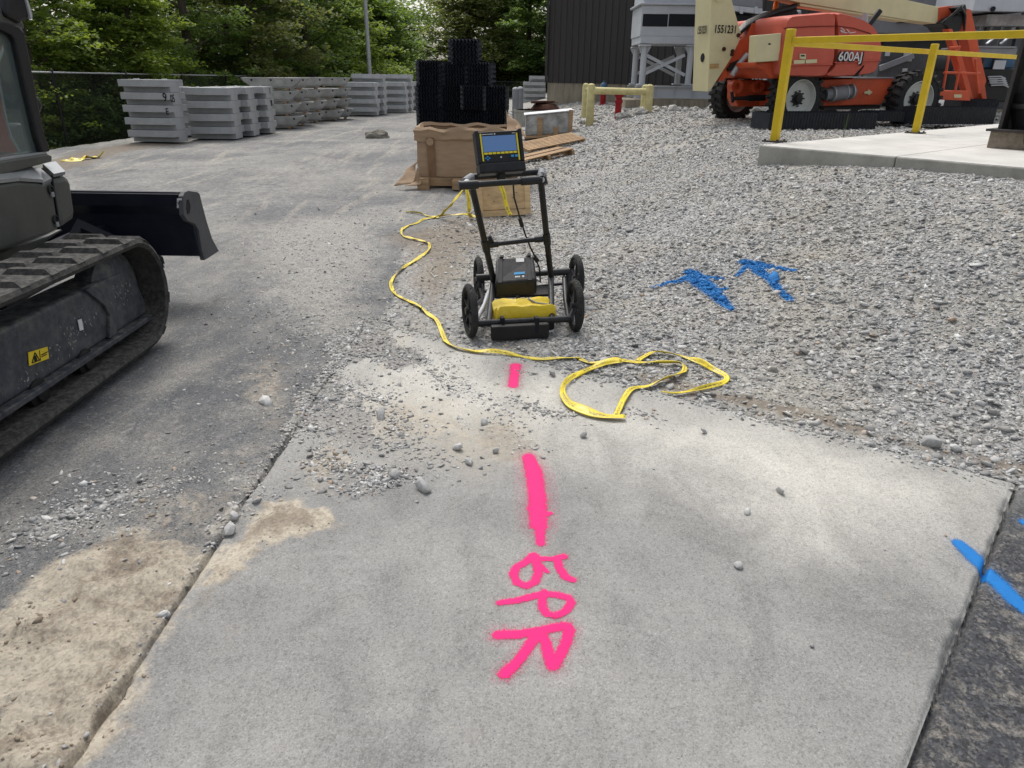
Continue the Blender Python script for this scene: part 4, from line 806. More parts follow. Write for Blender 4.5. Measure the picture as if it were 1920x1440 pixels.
# manhole ring with rusty steel on it
rg = AY(1008, 222, 25.5); ri = empty('concrete_ring', (rg[0], rg[1], zg(rg[0], rg[1])), 'low pale round concrete manhole section behind the wrapped pallet', 'concrete ring'); O = ri.location
mb = MB(O); mb.lathe([(.62, 0), (.78, 0), (.78, .52), (.62, .52)], O+Vector((0, 0, -.1)), n=32); mb.build('ring_wall', m_conc, ri, bevel=.01); mb = MB(O); mb.lathe([(.80, 0), (.80, .06), (.62, .06)], O+Vector((0, 0, .36)), n=32); mb.build('lip', m_conc, ri)
rs = empty('rusty_cover', (O[0]+.25, O[1], O[2]+.43), 'heap of rusted steel plates on the concrete ring', 'scrap steel'); O = rs.location
mb = MB(O); mb.lathe([(.50, 0), (.50, .02), (.38, .16), (.30, .18), (0, .19)], O, n=9); mb.build('flared_collar', m_rust, rs)
for k in range(4): mb = MB(O); mb.box(O+Vector((random.uniform(-.2, .05), random.uniform(-.1, .1), .20+.02*k)), (.7, .4, .02), rz=random.uniform(-.5, .5), ry=random.uniform(-.1, .1)); mb.build('plate', m_rust, rs)
# ================================================================ BLACK DRAINAGE MEDIA
def media(nx, h, name='media_block', w_=.6, d_=.6, horizontal=False):
    """bundle of crimped black sheets: zig-zag edges on top, wavy grooves on the faces"""
    r = empty(name, (0, 0, 0), None, None); mb = MB()
    ns = nx; rows = max(6, int(h/.035))
    for f in range(4):               # four wavy faces
        cols = ns*2+1
        pts = []
        for j in range(rows+1):
            row = []
            for i in range(cols):
                a_ = (i+ (.9 if j % 2 else 0))/cols; a_ = min(a_, 1); off = (.024 if (i % 2) else -.024)
                W = w_ if f % 2 == 0 else d_; a2 = -W/2+W*a_
                z = h*j/rows
                if f == 0: p = (a2, -d_/2-off, z)
                elif f == 1: p = (w_/2+off, a2, z)
                elif f == 2: p = (-a2, d_/2+off, z)
                else: p = (-w_/2-off, -a2, z)
                row.append(p)
            pts.append(row)
        mb.loft(pts, cap=False, smooth=False, closed=False)
    mb.build('crimped_sheets', m_plastic, r)
    mb = MB()
    for k in range(ns):              # sheet edges on top
        y = -d_/2+d_*(k+.5)/ns; z = []
        pts = [(-w_/2+w_*i/(ns*2), y+(.012 if i % 2 else -.012), h-.01) for i in range(ns*2+1)]
        mb.loft([[p for p in pts], [(p[0], p[1], p[2]+.018+.005*(k % 2)) for p in pts]], cap=False, smooth=False, closed=False)
    mb.add([(-w_/2, -d_/2, h-.02), (w_/2, -d_/2, h-.02), (w_/2, d_/2, h-.02), (-w_/2, d_/2, h-.02)], [(0, 1, 2, 3)])
    mb.build('sheet_edges', m_plastic, r); return r
YM = 12.5
def mp(px, py, Y=YM): return AY(px, py, Y)
sc_m = mp(827, 200)[0]-mp(781, 200)[0]     # width of one block
hbm = (mp(800, 162)[2]-mp(800, 207)[2])
pm = media(8, hbm, w_=sc_m*.97, d_=.42); used = [False]
def put_media(cx, by, lab, Y=YM, rz=0, sx=1, sz=1):
    o = pm if not used[0] else copytree(pm); used[0] = True
    p = mp(cx, by, Y); o.location = (p[0], Y+.24, p[2]); o.rotation_euler = (0, 0, rz); o.scale = (sx, 1, sz); tag(o, lab, 'media block', 'black crimped media blocks stacked on the crate'); return o
z_b = [245, 207, 162, 121]
put_media(805, 246, 'bottom left black media block on the paper wrapped crate', rz=.02); put_media(849, 246, 'second black media block from the left in the bottom row'); put_media(890, 246, 'third black media block from the left in the bottom row', rz=-.02); put_media(930, 246, 'bottom right black media block behind the screen corner', sx=.9)
put_media(804, 206.5, 'middle black media block of the tall left column', rz=-.03); put_media(803, 160.5, 'top black media block of the tall left column', rz=.04, sx=.95)
put_media(846, 206.5, 'black media block right of the left column in the second row', sx=.82); put_media(886, 206.5, 'central black media block in the second row with coarse waves', sx=.95, Y=YM-.08, rz=.05); put_media(929, 206.5, 'rightmost black media block in the second row')
put_media(853, 163.5, 'left black media block of the third row'); put_media(901, 163.5, 'right black media block of the third row leaning a little', rz=-.12)
put_media(870, 121, 'topmost black media block on the whole pile', rz=.06, sx=1.22)
# long lengths lying by the lift
def lay_media(label, P0, P1, h, d_=.5, nm='media_strip'):
    P0 = np.array(P0); P1 = np.array(P1); L_ = np.hypot(*(P1-P0)[:2]); k = max(8, int(L_/.055)); r = empty(nm, (P0[0], P0[1], P0[2]), label, 'media strip', 'black media lengths lying on the gravel', rz=math.atan2(P1[1]-P0[1], P1[0]-P0[0]))
    mb = MB(); n_ = k*2
    for yy in (0, d_):
        row0 = [(L_*i/n_, yy+(.012 if i % 2 else -.012), 0) for i in range(n_+1)]; row1 = [(p[0], p[1], h) for p in row0]; mb.loft([row0, row1], cap=False, smooth=False, closed=False)
    for xx in (0, L_): mb.add([(xx, -.01, 0), (xx, d_+.01, 0), (xx, d_+.01, h), (xx, -.01, h)], [(0, 1, 2, 3)])
    mb.build('crimped_side', m_plastic, r)
    mb = MB()
    for j in range(8):
        y = d_*(j+.5)/8; row = [(L_*i/n_, y+(.02 if i % 2 else -.02), h-.03) for i in range(n_+1)]; mb.loft([row, [(p[0], p[1], h+(.012 if i % 2 else 0)) for i, p in enumerate(row)]], cap=False, smooth=False, closed=False)
    mb.add([(0, 0, h-.02), (L_, 0, h-.02), (L_, d_, h-.02), (0, d_, h-.02)], [(0, 1, 2, 3)]); mb.build('sheet_edges', m_plastic, r)
def Yg(px, py, h=0):
    p = GT(px, py); return p
a_ = AY(1440, 241, 11.9); b = AY(1642, 230, 12.4); a_[2] = b[2] = min(a_[2], b[2])-.02
lay_media('long black media strip lying in front of the left lift wheel', a_, b, .25)
a_ = AY(1643, 228, 13.2); b = AY(1724, 228, 13.4); b[2] = a_[2]; lay_media('low black media strip between the two other strips', a_, b, .16)
a_ = AY(1726, 233, 12.9); b = AY(1862, 230, 13.2); b[2] = a_[2]; lay_media('thick black media strip beyond the right hand rail post', a_, b, .27)
a_ = AY(1800, 207, 14.9); b = AY(1868, 207, 15.0); b[2] = a_[2]; lay_media('far black media strip under the orange jib', a_, b, .2)
# ================================================================ PAPER WRAPPED CRATE AND ITS PALLET
YC = 11.2
p0 = AY(785, 352, YC); p1 = AY(968, 352, YC); xw = (p0[0], p1[0])
zc0 = .17; zc1 = AY(880, 252, YC)[2]
ck = empty('wrapped_crate', ((xw[0]+xw[1])/2, YC+.5, zc0), 'tall crate wrapped in brown kraft paper with packing tape under the black media', 'crate'); O = ck.location
mb = MB(O); cx = (xw[0]+xw[1])/2; W_ = xw[1]-xw[0]; rings = []
for k, zz in enumerate(np.linspace(zc0, zc1, 9)):
    ring = []
    for s_ in np.linspace(0, 4, 33)[:-1]:
        side = int(s_); t_ = s_-side; D_ = 1.05
        c4 = [(-.5, -.5), (.5, -.5), (.5, .5), (-.5, .5)]; aa_ = c4[side]; bb = c4[(side+1) % 4]; px_ = aa_[0]+(bb[0]-aa_[0])*t_; py_ = aa_[1]+(bb[1]-aa_[1])*t_
        n_ = mnoise.noise(Vector((px_*5+3, py_*5, zz*4)))*.012
        ring.append((cx+px_*(W_+2*n_), YC+.52+py_*(D_+2*n_), zz))
    rings.append(ring)
mb.loft(rings, smooth=True); mb.build('paper_wrap', m_kraft, ck)
# folded collar of paper round the top
mb = MB(O); rings = []
for k, (zz, off) in enumerate(((zc1-.09, .012), (zc1-.06, .04), (zc1-.01, .03), (zc1+.05, .05), (zc1+.09, .015), (zc1+.05, -.02))):
    ring = []
    for s_ in np.linspace(0, 4, 57)[:-1]:
        side = int(s_); t_ = s_-side; c4 = [(-.5, -.5), (.5, -.5), (.5, .5), (-.5, .5)]; aa_ = c4[side]; bb = c4[(side+1) % 4]; px_ = aa_[0]+(bb[0]-aa_[0])*t_; py_ = aa_[1]+(bb[1]-aa_[1])*t_
        n_ = off + mnoise.noise(Vector((px_*9, py_*9, k*.8)))*.035; ring.append((cx+px_*(W_+2*n_), YC+.52+py_*(1.05+2*n_), zz+mnoise.noise(Vector((px_*6+5, py_*6, k*.2)))*.05))
    rings.append(ring)
mb.loft(rings, cap=False); mb.build('paper_collar', m_kraft, ck)
mb = MB(O); a_ = AY(803, 258, YC-.03); b = AY(815, 338, YC-.03); mb.box(((a_[0]+b[0])/2, YC-.028, (a_[2]+b[2])/2), (.11, .006, a_[2]-b[2]), ry=-.03); mb.build('packing_tape', m_tape, ck)
mb = MB(O); a_ = AY(806, 266, YC-.045); mb.lathe([(.055, 0), (.055, .006), (0, .006)], a_, (0, -1, 0), 14); mb.build('tape_patch', m_kraft, ck)
# torn paper: bulge on the right and spill on the left
tp = empty('torn_paper', tuple(G(765, 348)), 'torn brown paper slumped on the asphalt left of the wrapped crate', 'torn paper'); O = tp.location
def sheet(name, pts, mat, parent, th=.004, org=None):   # grid of points -> thin crumpled sheet
    n0 = len(pts); n1 = len(pts[0]); mb = MB(org if org is not None else O); V = [np.array(p) for row in pts for p in row]
    mb.add(V, [(i*n1+j, i*n1+j+1, (i+1)*n1+j+1, (i+1)*n1+j) for i in range(n0-1) for j in range(n1-1)], True); o = mb.build(name, mat, parent)
    m = o.modifiers.new('thick', 'SOLIDIFY'); m.thickness = th; return o
def pxsheet(rows, Ys, sub=3, amp=.03):
    out = []; R0 = []
    for row, Yr in zip(rows, Ys): R0.append([AY(x, y, Yr) for x, y in row])
    R0 = np.array(R0); n0, n1 = R0.shape[:2]
    for i in np.linspace(0, n0-1, (n0-1)*sub+1):
        row = []; i0 = min(int(i), n0-2); ti = i-i0
        for j in np.linspace(0, n1-1, (n1-1)*sub+1):
            j0 = min(int(j), n1-2); tj = j-j0; p = (R0[i0, j0]*(1-ti)*(1-tj)+R0[i0+1, j0]*ti*(1-tj)+R0[i0, j0+1]*(1-ti)*tj+R0[i0+1, j0+1]*ti*tj)
            q = Vector(p*7); row.append(p+np.array(mnoise.noise_vector(q))*amp)
        out.append(row)
    return out
sheet('paper_sheet', pxsheet([[(786, 302), (781, 304), (776, 312)], [(778, 310), (768, 313), (764, 314)], [(783, 330), (762, 330), (757, 328)], [(780, 346), (755, 347), (738, 348)]], [11.3, 11.25, 11.1, 10.95]), m_kraft, tp)
sheet('paper_sheet', pxsheet([[(786, 312), (781, 318), (779, 325)], [(787, 335), (780, 337), (772, 344)], [(790, 344), (778, 348), (757, 350)]], [11.0, 11.0, 10.9], amp=.02), m_kraft, tp)
bp = empty('bulging_paper', tuple(AY(955, 246, 11.6)), 'rounded flap of brown paper bulging right of the black media', 'torn paper'); O = bp.location
sheet('paper_sheet', pxsheet([[(950, 208), (953, 212), (956, 218), (960, 225)], [(952, 222), (960, 226), (968, 231), (976, 238)], [(950, 240), (960, 240), (972, 241), (983, 247)], [(950, 252), (962, 252), (974, 252), (985, 256)]], [12.2, 12.1, 12.0, 11.9], amp=.04), m_kraft, bp)
def pallet(name, label, cx, cy, cz, L_, W_, rz=0, tilt=(0, 0), nb=7, mat=None, group='wood pallets'):
    r = empty(name, (cx, cy, cz), label, 'pallet', group, rz=rz); r.rotation_euler = (tilt[0], tilt[1], rz); mat = mat or m_wood
    for k in range(nb): mb = MB(); mb.box((0, -W_/2+W_*(k+.5)/nb, .13), (L_, W_/nb*.72, .018)); mb.build('deck_board', mat, r, bevel=.002)
    for k in range(3):
        mb = MB(); mb.box((-L_/2+.04+(L_-.08)*k/2, 0, .071), (.045, W_, .094)); mb.build('stringer', mat, r, bevel=.002)
    for k in range(3): mb = MB(); mb.box((0, -W_/2+.06+(W_-.12)*k/2, .012), (L_, .09, .018)); mb.build('bottom_board', mat, r)
    return r
# skid under the wrapped crate: block at the corner with a heavy front board
sk = empty('crate_skid', (cx, YC+.45, 0), 'timber skid under the brown wrapped crate', 'skid'); O = sk.location
mb = MB(O); a_ = AY(783, 352, YC-.25); mb.box((a_[0]+.08, YC-.1, .085), (.17, .3, .165)); mb.build('corner_block', m_wood, sk, bevel=.004)
mb = MB(O); mb.box((cx+.05, YC-.03, .1), (W_-.05, .05, .12)); mb.build('front_board', m_wood, sk, bevel=.004)
mb = MB(O); mb.box((cx+W_*.0+.02, YC+1.0, .085), (W_, .2, .16)); mb.build('rear_board', m_wood, sk, bevel=.004)
for q_ in (-.1, .42): mb = MB(O); mb.box((cx+W_*q_, YC+.3, .085), (.12, 1.2, .14)); mb.build('runner', m_wood, sk, bevel=.004)
# small plywood crate in front
cA = G(905, 407, .0); cr = empty('plywood_crate', (cA[0], cA[1], .0), 'small plywood crate with nailed battens behind the cart handle', 'crate', rz=.12); cr.rotation_euler = (R_(-7), R_(-3), .10)
wc_, hc_, dc_ = .54, .40, .42
mb = MB(); mb.box((wc_/2, dc_/2, hc_/2+.02), (wc_, dc_, hc_)); mb.build('plywood_box', m_ply, cr, bevel=.004)
for xx in (.012, wc_-.012): mb = MB(); mb.box((xx+(-.035 if xx < .1 else .035), -.012, hc_/2+.02), (.07, .035, hc_+.02)); mb.build('corner_batten', m_ply, cr, bevel=.003)
for zz in (.035,): mb = MB(); mb.box((wc_/2, -.022, zz), (wc_+.0, .04, .07)); mb.build('bottom_batten', m_ply, cr, bevel=.003)
mb = MB(); mb.box((wc_/2, -.008, .12), (wc_-.02, .012, .085)); mb.build('lower_board', m_ply, cr, bevel=.002)
for k in range(7): mb = MB(); mb.box((.08+random.uniform(0, .38), -.004, .18+random.uniform(0, .18)), (.018, .006, .006)); mb.build('knot', m_rust, cr)
# wrapped pallet of stone
wY = 19.5; w0 = AY(985, 255, wY); wz = zg(w0[0]+.6, wY)
wp = empty('wrapped_pallet', (w0[0]+.65, wY+.4, wz), 'plastic wrapped load with a white sheet on top between pallets and pipe guard', 'wrapped pallet'); O = wp.location
m_wrap = M('stretch_wrap_over_load', (.30, .30, .29), .28, var=.55, sc_=4, bump=.03, bs=9, spec=.6)
m_sheet = M('white_sheet', (.72, .73, .74), .5, var=.05, bump=.004)
W_ = AY(1072, 240, wY)[0]-w0[0]
mb = MB(O); zt0 = AY(985, 217, wY)[2]; zt1 = AY(1072, 208, wY)[2]; zb = AY(1000, 258, wY)[2]; zb = max(zb, wz-.02)+.03
mb.hexa([(w0[0], wY, zb), (w0[0]+W_, wY, zb+.1), (w0[0]+W_, wY+.9, zb+.1), (w0[0], wY+.9, zb), (w0[0], wY, zt0), (w0[0]+W_, wY, zt1), (w0[0]+W_, wY+.9, zt1), (w0[0], wY+.9, zt0)]); o = mb.build('wrapped_load', m_wrap, wp, bevel=.03)
mb = MB(O); mb.hexa([(w0[0]-.04, wY-.04, zt0+.004), (w0[0]+W_+.04, wY-.04, zt1+.004), (w0[0]+W_+.04, wY+.94, zt1+.004), (w0[0]-.04, wY+.94, zt0+.004), (w0[0]-.04, wY-.04, zt0+.03), (w0[0]+W_+.04, wY-.04, zt1+.03), (w0[0]+W_+.04, wY+.94, zt1+.03), (w0[0]-.04, wY+.94, zt0+.03)]); mb.build('top_sheet', m_sheet, wp, bevel=.01)
for px_, w2, hh in ((1012, .13, .42), (1042, .13, .2), (1069, .10, .62)): a_ = AY(px_, 250, wY); mb = MB(O); mb.box((a_[0], wY-.03, zb+.04+hh/2), (w2, .03, hh)); mb.build('slat', m_wood, wp, bevel=.002)
mb = MB(O); mb.hexa([(w0[0]-.02, wY-.06, wz-.02), (w0[0]+W_, wY-.06, wz+.06), (w0[0]+W_, wY+.9, wz+.06), (w0[0]-.02, wY+.9, wz-.02), (w0[0]-.02, wY-.06, zb), (w0[0]+W_, wY-.06, zb+.1), (w0[0]+W_, wY+.9, zb+.1), (w0[0]-.02, wY+.9, zb)]); mb.build('pallet_base', m_wood, wp, bevel=.004)
pa = GT(1040, 277); pallet('wood_pallet', 'wooden pallet lying on the gravel in front of the wrapped load', pa[0]-.08, pa[1]+.15, pa[2]+.0, 1.35, 1.1, rz=R_(14), tilt=(R_(3), R_(-10)))
pb_ = GT(1025, 298); r = pallet('broken_pallet', 'broken pallet frame slanting down the bank below the whole pallet', pb_[0]-.1, pb_[1], pb_[2]-.03, 1.15, .8, rz=R_(24), tilt=(R_(-2), R_(-10)), nb=2, group='wood pallets')
# ================================================================ CAUTION TAPE
def tape_mat():
    t = NT('caution_tape'); u_ = t.attr('u'); v_ = t.attr('v'); cb = t.n.new('ShaderNodeCombineXYZ'); t.L(u_, cb.inputs[0]); t.L(v_, cb.inputs[1])
    lt = t.noise(60, 2, .5, vec=cb.outputs[0], st=(1, .35, 1))
    word = t.math('LESS_THAN', t.math('FRACT', t.math('MULTIPLY', u_, 3.6)), .68)
    band = t.math('LESS_THAN', t.math('ABSOLUTE', t.math('SUBTRACT', v_, .5)), .2)
    k = t.math('MULTIPLY', t.math('MULTIPLY', t.ramp(lt, [(.5, 0), (.54, 1)]), word), band)
    gr = t.noise(9, 6, .7); col = t.mix(t.ramp(gr, [(.45, 0), (.75, .75)]), (.80, .62, .02), (.42, .34, .10))
    col = t.mix(t.math('MULTIPLY', k, .9), col, (.03, .03, .03))
    t.b.inputs['Specular IOR Level'].default_value = .5
    return t.out(col, .4, t.bump(t.noise(60, 3), .003, .5))
TAPEM = tape_mat()
def tape(pts, wd, label=None, amp=.6, seed=0, parent=None, name='caution_tape', lift=.012, org=None, free=False, group=None):
    # smooth path
    P = [np.array(p, float) for p in pts]; path = []
    for i in range(len(P)-1):
        p0 = P[max(i-1, 0)]; p1 = P[i]; p2 = P[i+1]; p3 = P[min(i+2, len(P)-1)]; n_ = max(3, int(np.linalg.norm(p2-p1)/.02))
        for t_ in np.linspace(0, 1, n_, endpoint=False): path.append(.5*((2*p1)+(-p0+p2)*t_+(2*p0-5*p1+4*p2-p3)*t_*t_+(-p0+3*p1-3*p2+p3)*t_**3))
    path.append(P[-1]); org = np.array(org if org is not None else path[0]); V = []; U_ = []; Vv = []; s_ = 0; K = 7
    for i, p in enumerate(path):
        d = path[min(i+1, len(path)-1)]-path[max(i-1, 0)]; d /= np.linalg.norm(d)+1e-9
        if i: s_ += np.linalg.norm(p-path[i-1])
        side = np.cross(d, [0, 0, 1]); side /= np.linalg.norm(side)+1e-9; up = np.cross(side, d)
        roll = mnoise.noise(Vector((s_*2.6, seed, 0)))*amp*3.2 + mnoise.noise(Vector((s_*6, seed, 3)))*amp*.5
        wdd = wd*.82; ww = wd*(.8+.55*mnoise.noise(Vector((s_*2.4, seed, 9)))); ww = max(ww, wd*.35)
        for k in range(K):
            q = (k/(K-1)-.5); fold = (mnoise.noise(Vector((s_*9, k*.9, seed)))*.18 + mnoise.noise(Vector((s_*3, k*.5, seed+5)))*.22)*wd
            off = side*math.cos(roll)*q*ww+up*(math.sin(roll)*q*ww+fold)
            V.append(p+off+(np.array([0, 0, lift+abs(math.sin(roll))*ww*.4]) if not free else 0)-org); U_.append(s_); Vv.append(k/(K-1))
    n_ = len(path); F_ = [(i*K+j, i*K+j+1, (i+1)*K+j+1, (i+1)*K+j) for i in range(n_-1) for j in range(K-1)]
    o = npmesh(name, V, F_, TAPEM, parent, smooth=True); attr(o, 'u', U_); attr(o, 'v', Vv)
    if parent is None: o.location = org
    m = o.modifiers.new('thick', 'SOLIDIFY'); m.thickness = .0012
    if label: tag(o, label, 'caution tape', group)
    return o
T1 = [(893, 409), (872, 403), (850, 402), (828, 404), (800, 409), (783, 416), (764, 422), (753, 432), (757, 444), (775, 450), (795, 456), (805, 462), (803, 474), (785, 487), (762, 500), (742, 515), (733, 530), (740, 550), (757, 564), (780, 577), (800, 590), (818, 604), (828, 622), (836, 642), (850, 652), (870, 658), (900, 663), (935, 665), (970, 669), (1010, 672), (1050, 673), (1088, 674)]
tape([S1(*p) for p in T1], .040, 'long yellow caution tape snaking from the plywood crate to the pad', seed=1, group='caution tapes')
T2 = [(1088, 676), (1110, 683), (1150, 683), (1195, 684), (1240, 686), (1275, 688), (1283, 700), (1262, 714), (1220, 724), (1186, 732), (1172, 748), (1162, 768), (1155, 782)]
tape([S1(*p, .004) for p in T2], .045, 'yellow caution tape loop curling back over the pad edge', seed=2, group='caution tapes')
T3 = [(1172, 787), (1140, 786), (1105, 780), (1075, 768), (1057, 750), (1056, 732), (1075, 712), (1100, 696), (1135, 686), (1165, 685)]
tape([S1(*p, .008) for p in T3], .05, 'knotted end of yellow caution tape lying on the concrete pad', seed=3, group='caution tapes')
T4 = [(1195, 681), (1225, 668), (1265, 669), (1300, 681), (1340, 702), (1362, 717), (1345, 727), (1310, 735), (1270, 738), (1240, 737)]
tape([S1(*p, .006) for p in T4], .038, 'yellow caution tape tail reaching over the gravel to a point', seed=4, group='caution tapes')
T5 = [(762, 396), (780, 398), (800, 402), (822, 407)]
tape([S1(*p) for p in T5], .05, 'loose torn end of caution tape on the asphalt left of the plywood crate', seed=5, group='caution tapes')
a_ = AY(876, 330, cA[1]-.05); hang = [AY(878, 345, 8.6), AY(862, 362, 8.55), AY(845, 385, 8.5), GT(826, 404, .02)]
tape(hang, .07, 'twisted caution tape slanting down from the crate top to the ground', amp=.3, seed=6, free=True, group='caution tapes')
tape([AY(874, 350, 8.7), AY(879, 375, 8.6), AY(880, 400, 8.55), GT(884, 408, .02)], .06, 'short caution tape hanging straight down the left side of the crate', amp=.25, seed=7, free=True, group='caution tapes')
tape([AY(938, 345, 8.62), AY(944, 362, 8.58), AY(949, 385, 8.55), AY(957, 403, 8.5)], .085, 'wide caution tape draped over the front of the plywood crate', amp=.15, seed=8, free=True, group='caution tapes')
tape([S1(*p, .01) for p in ((118, 302), (140, 302), (160, 299), (192, 295))], .2, 'scrap of yellow tape on the road edge left of the concrete stacks', seed=9, group='caution tapes')
tape([AY(1000, 268, 17.2), AY(1012, 265, 17.3), AY(1022, 262, 17.4), AY(1018, 268, 17.2)], .1, 'crumpled caution tape lying on the wooden pallet', seed=10, free=True, group='caution tapes')
# thin pale cord
co = npc = MB(S1(808, 513)); pts = [S1(*p, .006) for p in ((826, 500), (812, 503), (806, 512), (815, 521), (840, 525), (865, 523), (888, 519))]; co.tube(pts, .0035, 6)
tag(co.build('thin_cord', M('pale_cord', (.45, .42, .33), .7, bump=0)), 'thin pale cord curling over the soil left of the cart', 'cord')
# broken rock on the road
def rock(name, label, p, size, seed, mat, group=None, cat='rock'):
    V, F_ = [], []
    bm = bmesh.new(); bmesh.ops.create_icosphere(bm, subdivisions=3, radius=1)
    for v in bm.verts:
        d = v.co.normalized(); n_ = mnoise.noise(d*1.3+Vector((seed, 0, 0)))*.5+mnoise.noise(d*3+Vector((seed, 4, 0)))*.22; v.co = d*(1+n_)
    me = bpy.data.meshes.new(name); bm.to_mesh(me); bm.free(); me.materials.append(mat); o = bpy.data.objects.new(name, me); COL.objects.link(o); o.location = p; o.scale = size; return tag(o, label, cat, group)
m_rock = M('rough_rock', (.23, .215, .18), .95, var=.4, sc_=6, bump=.03, bs=20); m_rock2 = M('pale_rock', (.44, .43, .40), .9, var=.3, sc_=2, bump=.03, bs=8)
rock('road_rock', 'brown wedge shaped rock alone on the road', G(709, 258)+[0, 0, .06], (.32, .2, .14), 3.3, m_rock)
protos = []
for k in range(46):
    px_ = 1120+random.random()*330 if k > 4 else 1060+random.random()*80; Y = 20.5+random.uniform(-.8, 1.6); p = AY(px_, 205, Y); z = zg(p[0], Y); s_ = random.uniform(.06, .14)
    if k < 5: o = rock('pale_rock', None, (0, 0, 0), (1, 1, 1), 10+k*3, m_rock2); protos.append(o)
    else: o = protos[k % 5].copy(); COL.objects.link(o)
    o.location = (p[0], Y, z+s_*.35); o.scale = (s_*1.2, s_, s_*.75); o.rotation_euler = (0, 0, random.uniform(0, 6)); tag(o, 'pale broken rock in the row along the foot of the dark building', 'rock', 'pale rocks along the building foot')
# weeds
def weed(label, px, py, h, n_=14, spread=.08):
    p = S1(px, py); V = []; F_ = []
    for k in range(n_):
        a_ = random.uniform(0, 6.28); l = h*random.uniform(.5, 1); lean = random.uniform(.1, spread/h if h > .2 else .9); d = np.array([math.cos(a_), math.sin(a_), 0]); sd2 = np.array([-d[1], d[0], 0])*min(l*.06, .0035)
        b0 = len(V); V += [-sd2*.5, sd2*.5, d*l*lean*.5+[0, 0, l*.6]-sd2, d*l*lean*.5+[0, 0, l*.6]+sd2, d*l*lean+[0, 0, l]]; F_ += [(b0, b0+1, b0+3), (b0, b0+3, b0+2), (b0+2, b0+3, b0+4)]
    o = npmesh('weed', V, F_, m_weed); o.location = p; tag(o, label, 'weed', 'small weeds in the gravel')
m_weed = M('weed_green', (.07, .11, .03), .7, bump=0, var=.4, sc_=20)
weed('small green weed poking through the caution tape bend', 788, 586, .05); weed('low weed tuft in the gravel right of the tape coil', 1348, 658, .04, 20, .05); weed('tall thin grass stalk in front of the left black strip', 1580, 262, .42, 6, .06); weed('sparse weeds on the bank right of the cart handle', 1150, 410, .06, 26, .3); weed('sparse weed tuft on the bank beside the black cart', 1140, 437, .05, 20, .2)
# ================================================================ BOOM LIFT
JO = np.array([4.887, 13.4, .70]); JX = np.array([.972, .236, 0.]); JY = np.array([-.236, .972, 0.]); JZ = np.array([0, 0, 1.])
lift = empty('boom_lift', tuple(JO), 'orange and cream articulated boom lift on four rough tyres parked on the gravel bank', 'boom lift'); O = lift.location
def J(a, d, z): return JO+JX*a+JY*d+JZ*z
def JP(px, py, d): return AP(px, py, JO+JY*d, JY)
def jpoly(l, d, dep, mb=None): mb = mb or MB(O); return mb.prism([JP(x, y, d) for x, y in l], JY*dep)
WR = .49
def tyre_rim(c, nm='wheel', side=-1, steer=0.):
    ax = np.array(Matrix.Rotation(steer, 3, 'Z') @ Vector(JY)); c = np.array(c); w_ = .34
    mb = MB(O)   # tyre: profile round the wheel axis
    prof = [(.30, -.13), (.33, -.165), (.43, -.17), (.465, -.13), (.468, 0), (.465, .13), (.43, .17), (.33, .165), (.30, .13)]
    mb.lathe(prof, c, ax, 40, cap=False)
    x = np.cross(ax, JZ); x /= np.linalg.norm(x)
    for k in range(22):
        for s_ in (-1, 1):
            a_ = (k+(.5 if s_ > 0 else 0))/22*2*math.pi; r_ = x*math.cos(a_)+JZ*math.sin(a_); tn = -x*math.sin(a_)+JZ*math.cos(a_)
            p = [c+ax*s_*u_+tn*(v_+abs(u_)*.25)+r_*q for q in (.455, .497) for u_, v_ in ((.0, -.035), (.172, -.028), (.172, .022), (.0, .03))]
            mb.hexa(p)
            p = [c+ax*s_*u_+tn*(v_+.04)+r_*q for u_ in (.168, .182) for q, v_ in ((.40, -.03), (.49, -.03), (.49, .03), (.40, .03))]
            mb.hexa(p)
    mb.build('tyre', m_rubber, wr_)
    mb = MB(O); s_ = side
    mb.lathe([(.315, s_*.155), (.30, s_*.16), (.285, s_*.10), (.27, s_*.07), (.12, s_*.05), (0, s_*.05)], c, ax, 36, cap=False); mb.lathe([(.315, -s_*.155), (.29, -s_*.12), (.27, -s_*.02), (.1, -s_*.02)], c, ax, 36, cap=False); mb.build('rim', m_rim, wr_)
    mb = MB(O); mb.lathe([(.105, s_*.05), (.105, s_*.075), (.07, s_*.08), (.065, s_*.115), (.03, s_*.12), (0, s_*.12)], c, ax, 20)
    for k in range(9): a_ = k/9*2*math.pi; mb.lathe([(.014, s_*.05), (.014, s_*.085), (0, s_*.085)], c+(x*math.cos(a_)+JZ*math.sin(a_))*.125, ax, 6)
    mb.build('hub', m_black, wr_)
hubs = [JP(1490, 189, .17), JP(1712, 182, .17)]
hubs[0] = J(0.03, .17, .47); hB = JP(1490, 189, .17); hC = JP(1712, 182, .17); hB[2] = hC[2] = (hB[2]+hC[2])/2
hA = JP(1373, 186, 2.25); hA[2] = hB[2]; hD = hC+JY*2.05
for i, (c, sd_, stv) in enumerate(((hB, -1, R_(6)), (hC, -1, 0), (hA, 1, R_(16)), (hD, 1, 0))):
    wr_ = bpy.data.objects.new('wheel', None); COL.objects.link(wr_); wr_.parent = lift; wr_.empty_display_size = .1; tyre_rim(c, side=sd_, steer=stv)
